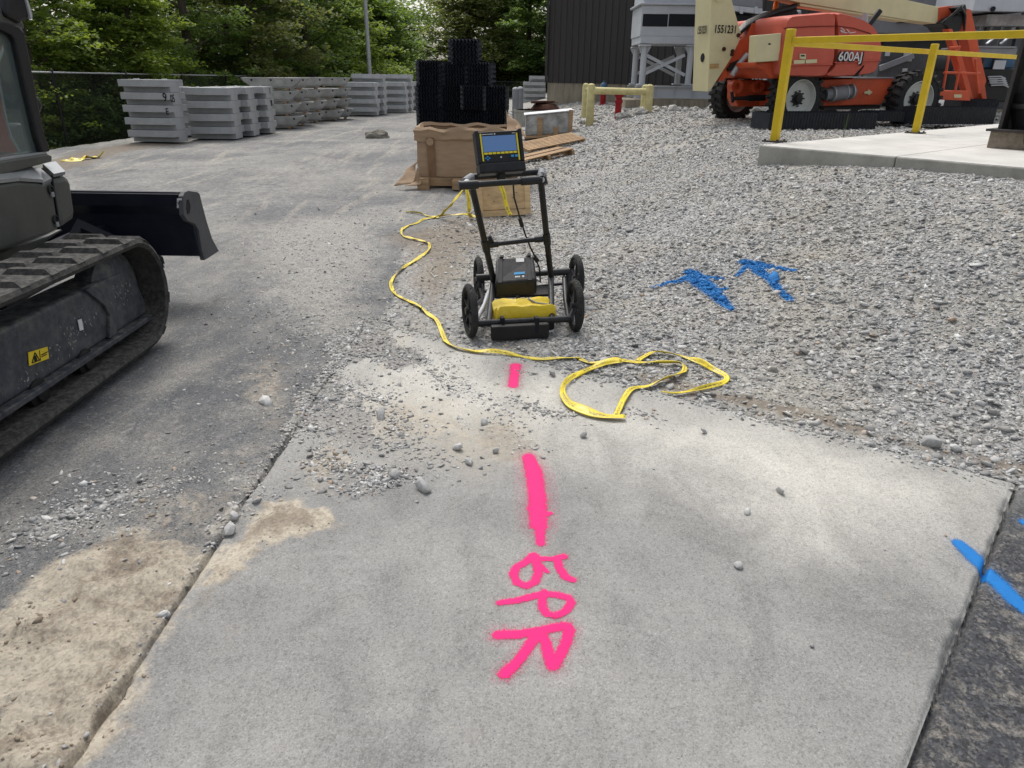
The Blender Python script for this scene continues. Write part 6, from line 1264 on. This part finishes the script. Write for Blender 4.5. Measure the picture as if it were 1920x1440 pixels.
# ================================================================ RADAR CART
ct = empty('radar_cart', (.09, 4.7, 0), 'black four wheeled survey cart with a tilted screen and yellow cover on the gravel edge', 'survey cart'); O = ct.location
CXD = np.array([.985, .17, 0.]); CYD = np.array([-.17, .985, 0.])
m_tube = M('black_tubing', (.014, .015, .017), .38, var=.2, sc_=8, bump=.0004, dust=.3, dustcol=(.10, .10, .095))
def tb(nm, pts, r=.021, n_=12, mat=None, par=None): mb = MB(O); mb.tube(pts, r, n_); return mb.build(nm, mat or m_tube, par or ct)
def A(px, py, Y): return AY(px, py, Y)
zw = float(surf(-.28, 4.42)); 
def wheel(px, py, Y, r=.178, lean=0., rot=0.):
    c = A(px, py, Y); gz = float(surf(c[0], c[1])); c[2] = gz+r-.006; ax = np.array(Matrix.Rotation(rot, 3, 'Z') @ Vector(CXD)); ax[2] = lean; w_ = bpy.data.objects.new('wheel', None); COL.objects.link(w_); w_.parent = ct
    mb = MB(O); mb.lathe([(r-.036, -.016), (r-.02, -.024), (r-.006, -.016), (r, 0), (r-.006, .016), (r-.02, .024), (r-.036, .016), (r-.036, -.016)], c, ax, 44, cap=False)
    for k in range(60):
        a_ = k/60*2*math.pi; x = np.cross(ax, JZ); x /= np.linalg.norm(x); r__ = x*math.cos(a_)+JZ*math.sin(a_); mb.box(c+r__*(r-.002)+ax*(.006 if k % 2 else -.006), (.006, .006, .006))
    mb.build('tyre', m_rubber, w_)
    mb = MB(O); mb.lathe([(r-.034, -.012), (r-.045, -.012), (r-.045, .012), (r-.034, .012)], c, ax, 36, cap=False)
    x = np.cross(ax, JZ); x /= np.linalg.norm(x)
    for k in range(5): a_ = k/5*2*math.pi+.3; mb.beam(c+(x*math.cos(a_)+JZ*math.sin(a_))*.02, c+(x*math.cos(a_)+JZ*math.sin(a_))*(r-.04), .012, .022, up=ax)
    mb.lathe([(.026, -.03), (.026, .03), (0, .03)], c, ax, 14); mb.build('rim', m_blackpl, w_); return c
wl = wheel(881, 590, 4.50, rot=.10); wr2 = wheel(1078, 580, 4.62, rot=.0)
wl2 = wheel(898, 545, 5.25, rot=.0); wr3 = wheel(1080, 530, 5.30, rot=.0)
# lower frame
FZ = .20
f0_ = A(886, 607, 4.42); f1_ = A(1068, 598, 4.54); tb('front_tube', [f0_, f1_], .023)
for px, p2 in ((916, 925), (1034, 1033)):
    a_ = f0_+(f1_-f0_)*((px-886)/182.); b = A(p2, 528 if px < 1000 else 524, 5.02); tb('side_rail', [a_, b], .021)
ba = A(893, 521, 5.05); bb = A(1068, 509, 5.15); tb('rear_tube', [ba, bb], .021)
bc = A(918, 540, 5.0); bd_ = A(1036, 532, 5.06)
mb = MB(O); mb.prism([A(923, 540, 5.02), A(1030, 536, 5.08), A(1029, 552, 5.0), A(924, 556, 4.94)], (0, .01, -.02)); mb.build('cross_plate', m_blackpl, ct, bevel=.003)
for c, (px, py, Y) in ((wl, (886, 607, 4.42)), (wr2, (1068, 598, 4.54))): tb('axle_stub', [A(px, py, Y), c], .017)
tb('axle_arm', [wl, A(906, 560, 4.9), wl2], .014); tb('axle_arm', [wr2, A(1064, 560, 4.9), wr3], .014)
tb('axle_arm', [A(890, 606, 4.43), A(908, 572, 4.75), A(917, 545, 5.0)], .016, mat=m_galv); tb('axle_arm', [A(1066, 598, 4.55), A(1060, 560, 4.85), A(1058, 520, 5.12)], .018)
tb('tube_joint', [ba, ba+(bb-ba)*.16], .027); tb('tube_joint', [bb-(bb-ba)*.22, bb], .027); tb('drop_tube', [bb, A(1062, 545, 5.1)], .022)
tb('axle', [A(895, 548, 5.2), A(1075, 530, 5.3)], .012)
# handle
hL0 = A(926, 528, 5.0); hL1 = A(885, 350, 4.52); hR0 = A(1033, 520, 5.05); hR1 = A(1013, 330, 4.64)
tb('handle_leg', [hL0, hL1], .0215); tb('handle_leg', [hR0, hR1], .0215)
tm = .42; mL = hL0+(hL1-hL0)*tm; mR = hR0+(hR1-hR0)*tm
tb('middle_bar', [mL, mR], .0165)
for p, q in ((mL, mR), (mR, mL)): tb('tube_joint', [p, p+(q-p)*.2], .023)
for p, q in ((mL, hL1), (mR, hR1)): d = (q-p)/np.linalg.norm(q-p); tb('tube_joint', [p-d*.05, p+d*.05], .027)
tb('clamp_knob', [mL+[.01, 0, .03], mL+[.045, 0, .05]], .026)
gL = A(862, 348, 4.42); gR = A(1016, 337, 4.54); tb('push_bar', [gL+(gR-gL)*.03, gR], .0195)
for t0, t1 in ((.0, .22), (.74, .97)): tb('grip_joint', [gL+(gR-gL)*t0, gL+(gR-gL)*t1], .0265)
tb('end_cap', [gL+(gR-gL)*-.015, gL+(gR-gL)*.02], .029)
rL = A(884, 332, 4.72); rR = A(1016, 322, 4.82)
tb('foam_sleeve', [gL+(gR-gL)*.07, gL*.45+rL*.55+[.004, 0, .0]], .0185, mat=m_white); tb('foam_sleeve', [gR, gR*.4+rR*.6], .0185, mat=m_white)
tb('arm_joint', [gL*.6+rL*.4, rL], .026, mat=m_grayd); tb('arm_joint', [gR*.55+rR*.45, rR], .026, mat=m_grayd)
tb('back_bar', [rL, rR], .021); tb('handle_elbow', [hL1, gL+(gR-gL)*.12], .026); tb('handle_elbow', [hR1, gR], .026); tb('handle_elbow', [rR, rR+(hR1-rR)*.5+[.01, 0, 0], A(1021, 345, 4.7)], .022)
# screen unit
sp0 = A(900, 325, 4.60); ex3 = A(984, 319, 4.69)-sp0; Wd = np.linalg.norm(ex3); ex3 /= Wd
upv = np.array([0, .34, 1.]); upv /= np.linalg.norm(upv); nv = np.cross(ex3, upv); nv /= np.linalg.norm(nv); upv = np.cross(nv, ex3); # nv points to the viewer side
HS = .25
su = bpy.data.objects.new('screen_unit', None); COL.objects.link(su); su.parent = ct
def SP(u_, v_, n_=0.): return sp0+ex3*u_*Wd+upv*v_*HS+nv*n_
def sbox(nm, u0, u1, v0, v1, n0, n1, mat, bev=0, par=None):
    mb = MB(O); mb.hexa([SP(u0, v0, n0), SP(u1, v0, n0), SP(u1, v0, n1), SP(u0, v0, n1), SP(u0, v1, n0), SP(u1, v1, n0), SP(u1, v1, n1), SP(u0, v1, n1)]); return mb.build(nm, mat, par or su, bevel=bev)
sbox('housing', 0, 1, .06, 1, -.06, 0, m_blackpl, .008); sbox('bumper', -.01, 1.01, -.03, .22, -.08, .028, m_blackpl, .01)
for u0 in (-.015, .935): sbox('corner_guard', u0, u0+.08, .22, 1.03, -.065, .018, m_blackpl, .008)
m_scr = NT('lcd_screen'); m_scr.b.inputs['Emission Color'].default_value = (.10, .20, .42, 1); m_scr.b.inputs['Emission Strength'].default_value = .35; m_scr = m_scr.out((.04, .075, .15), .15)
m_keyy = M('yellow_keys', (.80, .66, .05), .45, bump=0, var=.05); m_keyb = M('blue_keys', (.05, .30, .60), .4, bump=0, var=.05)
sbox('bezel', .075, .925, .24, .97, .0, .005, m_black); sbox('screen', .13, .87, .50, .885, .005, .007, m_scr)
sbox('yellow_strip', .085, .118, .28, .95, .005, .008, m_keyy); sbox('yellow_strip', .885, .918, .26, .93, .005, .008, m_keyy)
for k in range(8): sbox('soft_key', .135+k*.0925, .135+k*.0925+.078, .435, .485, .006, .010, m_keyy, .001)
for u0, v0 in ((.14, .33), (.22, .33), (.18, .365), (.18, .295), (.72, .34), (.81, .34)): sbox('blue_key', u0, u0+(.038 if u0 < .5 else .065), v0, v0+(.033 if u0 < .5 else .055), .006, .010, m_keyb, .001)
sbox('power_dot', .48, .515, .335, .37, .006, .010, m_white); sbox('lettering_strip', .13, .38, .921, .937, .005, .0062, m_white); sbox('lettering_strip', .40, .43, .915, .945, .005, .0062, m_white); sbox('lettering_strip', .80, .87, .922, .936, .005, .0062, m_white)
tb('screen_mount', [SP(.5, 0, -.04), SP(.5, -.25, -.06)], .03, par=su)
# case
cs = bpy.data.objects.new('battery_case', None); COL.objects.link(cs); cs.parent = ct
# lid plane traced in the photo: lower front corners and upper back corners
q0 = A(928, 531, 4.86); q1 = A(1007, 524, 4.92); q3 = A(930, 484, 5.06); q2 = A(1001, 480, 5.12)
q3 = q3; dn = np.array([0, .0, -.11])
mb = MB(O); mb.hexa([q0+dn, q1+dn, q2+dn, q3+dn, q0, q1, q2, q3]); mb.build('case_body', m_blackpl, cs, bevel=.014, seg=3)
nl = np.cross(q1-q0, q3-q0); nl /= np.linalg.norm(nl)
def LP(u_, v_, h=0): return (q0*(1-u_)+q1*u_)*(1-v_)+(q3*(1-u_)+q2*u_)*v_+nl*h
def lbox(nm, u0, u1, v0, v1, h, mat, bev=0): mb = MB(O); mb.hexa([LP(u0, v0, -.002), LP(u1, v0, -.002), LP(u1, v1, -.002), LP(u0, v1, -.002), LP(u0, v0, h), LP(u1, v0, h), LP(u1, v1, h), LP(u0, v1, h)]); return mb.build(nm, mat, cs, bevel=bev)
for u0 in (.07, .78): lbox('lid_rib', u0, u0+.10, -.02, 1.03, .006, m_blackpl, .002)
for u0 in (.10, .82): lbox('hinge', u0, u0+.1, .97, 1.07, .014, m_blackpl, .003); mb = MB(O); mb.box(LP(u0, -.02, -.04), (.04, .015, .06)); mb.build('case_latch', m_blackpl, cs, bevel=.003)
lbox('paper_label', .52, .73, .78, .94, .002, m_white); lbox('blue_label', .46, .72, .27, .36, .002, m_keyb)
for u0, u1 in ((.48, .52), (.53, .56), (.57, .60), (.65, .70)): lbox('lid_lettering', u0, u1, .15, .21, .0016, m_white)
# yellow covered sensor
ys = bpy.data.objects.new('sensor_box', None); COL.objects.link(ys); ys.parent = ct
ya = G(922, 612, .04); yb2 = G(1035, 606, .04)
mb = MB(O); c = (ya+yb2)/2; ang = math.atan2((yb2-ya)[1], (yb2-ya)[0])
c = c*1.; c[1] = (G(980, 603, .09)[1]+G(980, 556, .18)[1])/2; hl = (G(980, 556, .18)[1]-G(980, 603, .09)[1])/2; mb.box((c[0], c[1], .06), (.40, hl*1.9, .09), rz=ang); mb.build('sensor_housing', m_black, ys, bevel=.015)
m_ybag = M('crumpled_yellow_cover', (.72, .52, .02), .5, var=.12, sc_=4, bump=.02, bs=10, dust=.4, dustcol=(.5, .42, .2))
rings = []
for k, (hh, sc2) in enumerate(((.07, 1.03), (.13, 1.03), (.165, 1.0), (.18, .9), (.186, .6), (.186, .2))):
    ring = []
    for a_ in np.linspace(0, 2*math.pi, 40, endpoint=False):
        ca, sa = math.cos(a_), math.sin(a_); r1 = 1/max(abs(ca), abs(sa))**.9; lx = ca*r1*.205*sc2; ly = sa*r1*hl*sc2
        n_ = mnoise.noise(Vector((lx*14, ly*14, k*.7)))*.014; ring.append((c[0]+lx*math.cos(ang)-ly*math.sin(ang)+n_*.6, c[1]+lx*math.sin(ang)+ly*math.cos(ang), hh+n_+.012*math.sin(ly*40)))
    rings.append(ring)
mb = MB(O); mb.loft(rings); mb.build('yellow_cover', m_ybag, ys)
tb('centre_strut', [A(972, 548, 5.0), A(968, 605, 4.46)], .014)
mb = MB(O); p = A(975, 620, 4.40); mb.box((p[0], p[1], p[2]-.005), (.385, .05, .10), rz=ang); mb.build('front_skid', m_black, ys, bevel=.01)
for px in (942, 1006): mb = MB(O); a_ = A(px, 597, 4.45); mb.box(a_+[0, -.03, -.03], (.026, .05, .10), rz=ang); mb.build('strap', m_void, ct, bevel=.003)
tb('skid_trim', [A(921, 626, 4.385), A(1038, 621, 4.46)], .004, mat=m_galv)
# cables
tb('cable', [A(962, 340, 4.66), A(964, 370, 4.70), A(974, 405, 4.78), A(985, 440, 4.9), A(995, 465, 4.95), A(1005, 485, 5.0), A(1012, 505, 5.02), A(1013, 530, 5.0)], .006, 8); tb('cable_gland', [A(974, 408, 4.79), A(979, 424, 4.84)], .014); tb('cable_gland', [A(1001, 480, 4.99), A(1008, 490, 5.0)], .016)
tb('cable', [A(990, 560, 4.7), A(1005, 568, 4.65), A(1035, 572, 4.6)], .007, 8, mat=m_grayd); tb('cable', [A(904, 532, 5.0), A(906, 545, 4.95), A(912, 560, 4.9), A(922, 552, 4.95)], .005, 6)
# ================================================================ TREES
def leaf_mat(name, c1, c2):
    t = NT(name); g = t.n.new('ShaderNodeNewGeometry'); r = g.outputs['Random Per Island']
    col = t.mix(t.ramp(r, [(.1, 0), (.9, 1)]), c1, c2); col = t.mix(t.ramp(t.noise(.55, 4, .6), [(.35, 0), (.65, .6)]), col, tuple(np.array(c2)*1.15))
    t.L(col, t.b.inputs['Base Color']); t.b.inputs['Roughness'].default_value = .55
    tr = t.n.new('ShaderNodeBsdfTranslucent'); t.L(t.mix(1, col, (1.3, 1.25, .6), 'MULTIPLY'), tr.inputs[0]); ms = t.n.new('ShaderNodeMixShader'); ms.inputs[0].default_value = .5
    out = t.n['Material Output']; t.L(t.b.outputs[0], ms.inputs[1]); t.L(tr.outputs[0], ms.inputs[2]); t.L(ms.outputs[0], out.inputs[0]); return t.m
LM = [leaf_mat('leaf_yellow_green', (.14, .21, .048), (.26, .34, .08)), leaf_mat('leaf_mid_green', (.095, .165, .055), (.18, .26, .08)), leaf_mat('leaf_dark_green', (.07, .13, .055), (.14, .21, .08)), leaf_mat('leaf_olive', (.12, .155, .07), (.21, .24, .10))]
def leaves(centres, outs, per, rad, size, flat=.28, droop=.25):
    n = len(centres); N = n*per; c = np.repeat(centres, per, 0); o = np.repeat(outs, per, 0)
    a_ = rng.uniform(0, 6.283, N); r = np.sqrt(rng.random(N))*np.repeat(rad, per); off = np.stack([np.cos(a_)*r, np.sin(a_)*r, rng.normal(0, flat, N)*np.repeat(rad, per)*.5], 1)
    off[:, 2] -= (r/np.repeat(rad, per))**2*droop*np.repeat(rad, per)
    off += o*rng.uniform(-.3, .5, N)[:, None]*np.repeat(rad, per)[:, None]
    P = c+off; s = size*rng.uniform(.6, 1.3, N)
    yaw = rng.uniform(0, 6.283, N); d = np.stack([np.cos(yaw), np.sin(yaw), rng.uniform(-.7, .15, N)], 1); d /= np.linalg.norm(d, axis=1)[:, None]
    nn = np.stack([rng.normal(0, .45, N), rng.normal(0, .45, N), np.ones(N)], 1); sd2 = np.cross(d, nn); sd2 /= np.linalg.norm(sd2, axis=1)[:, None]
    V = np.stack([P-d*s[:, None]*.5, P+sd2*s[:, None]*.3, P+d*s[:, None]*.5, P-sd2*s[:, None]*.3], 1).reshape(-1, 3); F_ = np.arange(N*4).reshape(N, 4); return V, F_
def tree(name, label, x, y, h, rad, mat, nsp=260, per=60, size=.10, zlow=.3, kind=0, z0=-.35, clump=.75):
    r = empty(name, (x, y, z0), label, 'tree', 'trees behind the fence'); O = r.location; mb = MB(O)
    lean = random.uniform(-.05, .05); pts = [(x+lean*t_*h+math.sin(t_*5+x)*.12, y+math.cos(t_*4+y)*.1, z0+t_*h*.85) for t_ in np.linspace(0, 1, 7)]; mb.tube(pts, [.16*(1-.8*t_)*h/8+.02 for t_ in np.linspace(0, 1, 7)], 9)
    sp_c, sp_o, sp_r = [], [], []
    nl_ = 16
    for k in range(nl_):
        t_ = .15+.8*k/nl_; b = np.array(pts[0])+(np.array(pts[-1])-np.array(pts[0]))*t_; a_ = k*2.4+random.uniform(-.4, .4); R1 = rad*math.sin(min(1, .25+t_*1.05)*math.pi*.92)**.6*random.uniform(.7, 1.15)
        e = b+np.array([math.cos(a_)*R1, math.sin(a_)*R1, random.uniform(-.1, .5)*R1*.6]); m_ = (b+e)/2+np.array([0, 0, .18*R1]); mb.tube([b, m_, e], [.05, .03, .012], 6)
        for j in range(int(nsp/nl_)):
            s_ = random.random()**.6; q = b*(1-s_)**2+2*m_*s_*(1-s_)+e*s_*s_; d = np.array([random.gauss(0, 1), random.gauss(0, 1), random.gauss(0, .7)]); d /= np.linalg.norm(d)
            q = q+d*random.uniform(.2, 1.)*clump*1.1; q[2] = max(q[2], z0+zlow); sp_c.append(q); o_ = q-np.array([x, y, q[2]]); sp_o.append(o_/(np.linalg.norm(o_)+1e-6)); sp_r.append(random.uniform(.35, 1)*clump)
    mb.build('trunk', m_bark, r)
    V, F_ = leaves(np.array(sp_c), np.array(sp_o), per, np.array(sp_r), size); npmesh('crown', V-np.array(O), F_, mat, r); return r
TR = [(-15.4, 21.5, 9, 2.6, 0, 'yellow green tree with drooping sprays at the far left behind the cab'), (-13.3, 21.2, 7.0, 2.0, 0, 'light yellow green tree leaning over the fence corner at left'), (-13.6, 25.0, 9, 2.6, 2, 'dark green tree filling the gap above the leftmost concrete stack'),
      (-11.9, 24.2, 5.6, 1.7, 0, 'bright yellow green tree over the leftmost concrete stack'), (-12.2, 28.5, 9.5, 2.9, 1, 'mid green tree right of the bright one, behind the fence'), (-10.9, 32.5, 9, 2.8, 3, 'olive brown tree behind the trough shaped blocks'),
      (-12.8, 34.5, 11, 3.4, 2, 'tall dark tree at the back left of the olive one'), (-9.9, 37.5, 9.5, 2.9, 1, 'mid green tree just left of the light pole'), (-8.9, 43, 8.5, 2.8, 0, 'loose light green tree right of the light pole'), (-11.8, 43.5, 12, 3.8, 2, 'tall dark tree behind the light pole'),
      (-9.0, 50.5, 8.0, 2.6, 1, 'green tree left of the black media stack top'), (-3.6, 62.5, 12, 4.2, 3, 'broad olive tree directly behind the black media stack'), (-10.6, 60.5, 9, 3.2, 1, 'green tree in the distance left of the broad olive one'), (.8, 62, 12.5, 4.6, 1, 'broad green tree right of the black media stack'),
      (4.2, 58, 11, 3.8, 2, 'dark green tree beside the building corner'), (-1.6, 69, 13, 4.8, 3, 'distant olive tree between the two broad trees'), (7.5, 62, 12, 4.2, 1, 'tree mostly hidden behind the building corner')]
for x, y, h, rd, k, lab in TR:
    far_ = y > 45; tree('tree', lab, x, y, h, rd, LM[k], nsp=300 if not far_ else 330, per=58 if not far_ else 55, size=(.14 if y < 30 else .19 if not far_ else .32), clump=.6 if y < 30 else .8 if not far_ else 1.15)
def bush(label, x, y, w_, h, mat, n_=110, size=.09, z0=-.4, name='bush', cat='bush', grp='bushes along the fence'):
    cs_ = np.stack([x+rng.normal(0, w_*.4, n_), y+rng.normal(0, w_*.4, n_), z0+h*rng.random(n_)**.8*np.exp(-((rng.normal(0, .4, n_))**2))], 1); r = empty(name, (x, y, z0), label, cat, grp); O = r.location
    V, F_ = leaves(cs_, np.tile([0, 0, .3], (n_, 1)), 50, rng.uniform(.2, .45, n_)*(h/2)**.3, size); npmesh('foliage', V-np.array(O), F_, mat, r); mb = MB(O)
    for k in range(5): mb.tube([(x+random.uniform(-.2, .2), y+random.uniform(-.2, .2), z0), (x+random.uniform(-.6, .6)*w_*.5, y+random.uniform(-.6, .6)*w_*.5, z0+h*.8)], [.02, .006], 5)
    mb.build('stems', m_bark, r)['kind'] = 'stuff'
for i, (x, y, w_, h, k, lab) in enumerate(((-13.0, 19.4, 1.3, 2.3, 0, 'leafy bush hanging on the fence corner beside the cab'), (-12.3, 21.8, 1.2, 1.6, 2, 'dark bush behind the first fence panels'), (-12.1, 24.4, 1.2, 1.9, 2, 'dark bush above the leftmost concrete stack'), (-11.7, 27.5, 1.3, 2.1, 1, 'green bush behind the four high stack'), (-11.2, 31, 1.4, 2.2, 2, 'dark bush behind the trough shaped blocks'), (-10.6, 36, 1.6, 2.3, 2, 'dark bush left of the light pole'), (-9.4, 41, 1.6, 2.3, 1, 'green bush right of the light pole'), (-8.0, 47, 1.8, 2.4, 2, 'dark bush at the far end of the fence'), (-4.2, 61, 2.4, 3, 2, 'dark bush behind the middle of the back fence'), (1.5, 60.5, 2.4, 3, 3, 'olive bush behind the right of the back fence'), (4.6, 57, 2.2, 3, 2, 'dark bush between back fence and building corner'))):
    bush(lab, x, y, w_, h, LM[k], n_=120 if y < 50 else 140, size=.10 if y < 35 else .15 if y < 50 else .24)
# ground vines and the deep wood, which read as masses
n_ = 700; yy = rng.uniform(13, 60, n_); xx = -11.75+.096*(yy-19.3)-np.abs(rng.normal(0, .8, n_))-.1; V, F_ = leaves(np.stack([xx, yy, hz(xx, yy)+rng.random(n_)*.5], 1), np.tile([0, 0, .2], (n_, 1)), 45, rng.uniform(.2, .5, n_), .09)
o = npmesh('ground_vines', V, F_, LM[2]); tag(o, 'dark green vines and undergrowth along the fence foot', 'undergrowth', kind='stuff')
n_ = 6000; t_ = rng.random(n_); px = np.where(t_ < .62, rng.uniform(-27, -15.2, n_), rng.uniform(-18, 16, n_)); py = np.where(t_ < .62, rng.uniform(12, 70, n_), rng.uniform(70, 80, n_)); px = np.where(t_ < .62, px+.09*(py-20), px)
zz_ = rng.random(n_)**1.5*10.5-.3; zz_ = np.where((np.abs(px/py+.131) < .012) & (zz_ > 1.6+py*.080), 1.5, zz_); V, F_ = leaves(np.stack([px, py, zz_], 1), np.tile([0, 0, .2], (n_, 1)), 32, rng.uniform(.8, 1.7, n_), .36)
o = npmesh('deep_wood', V, F_, LM[1]); tag(o, 'dense dark woodland massed behind the nearer trees', 'woodland', kind='stuff')
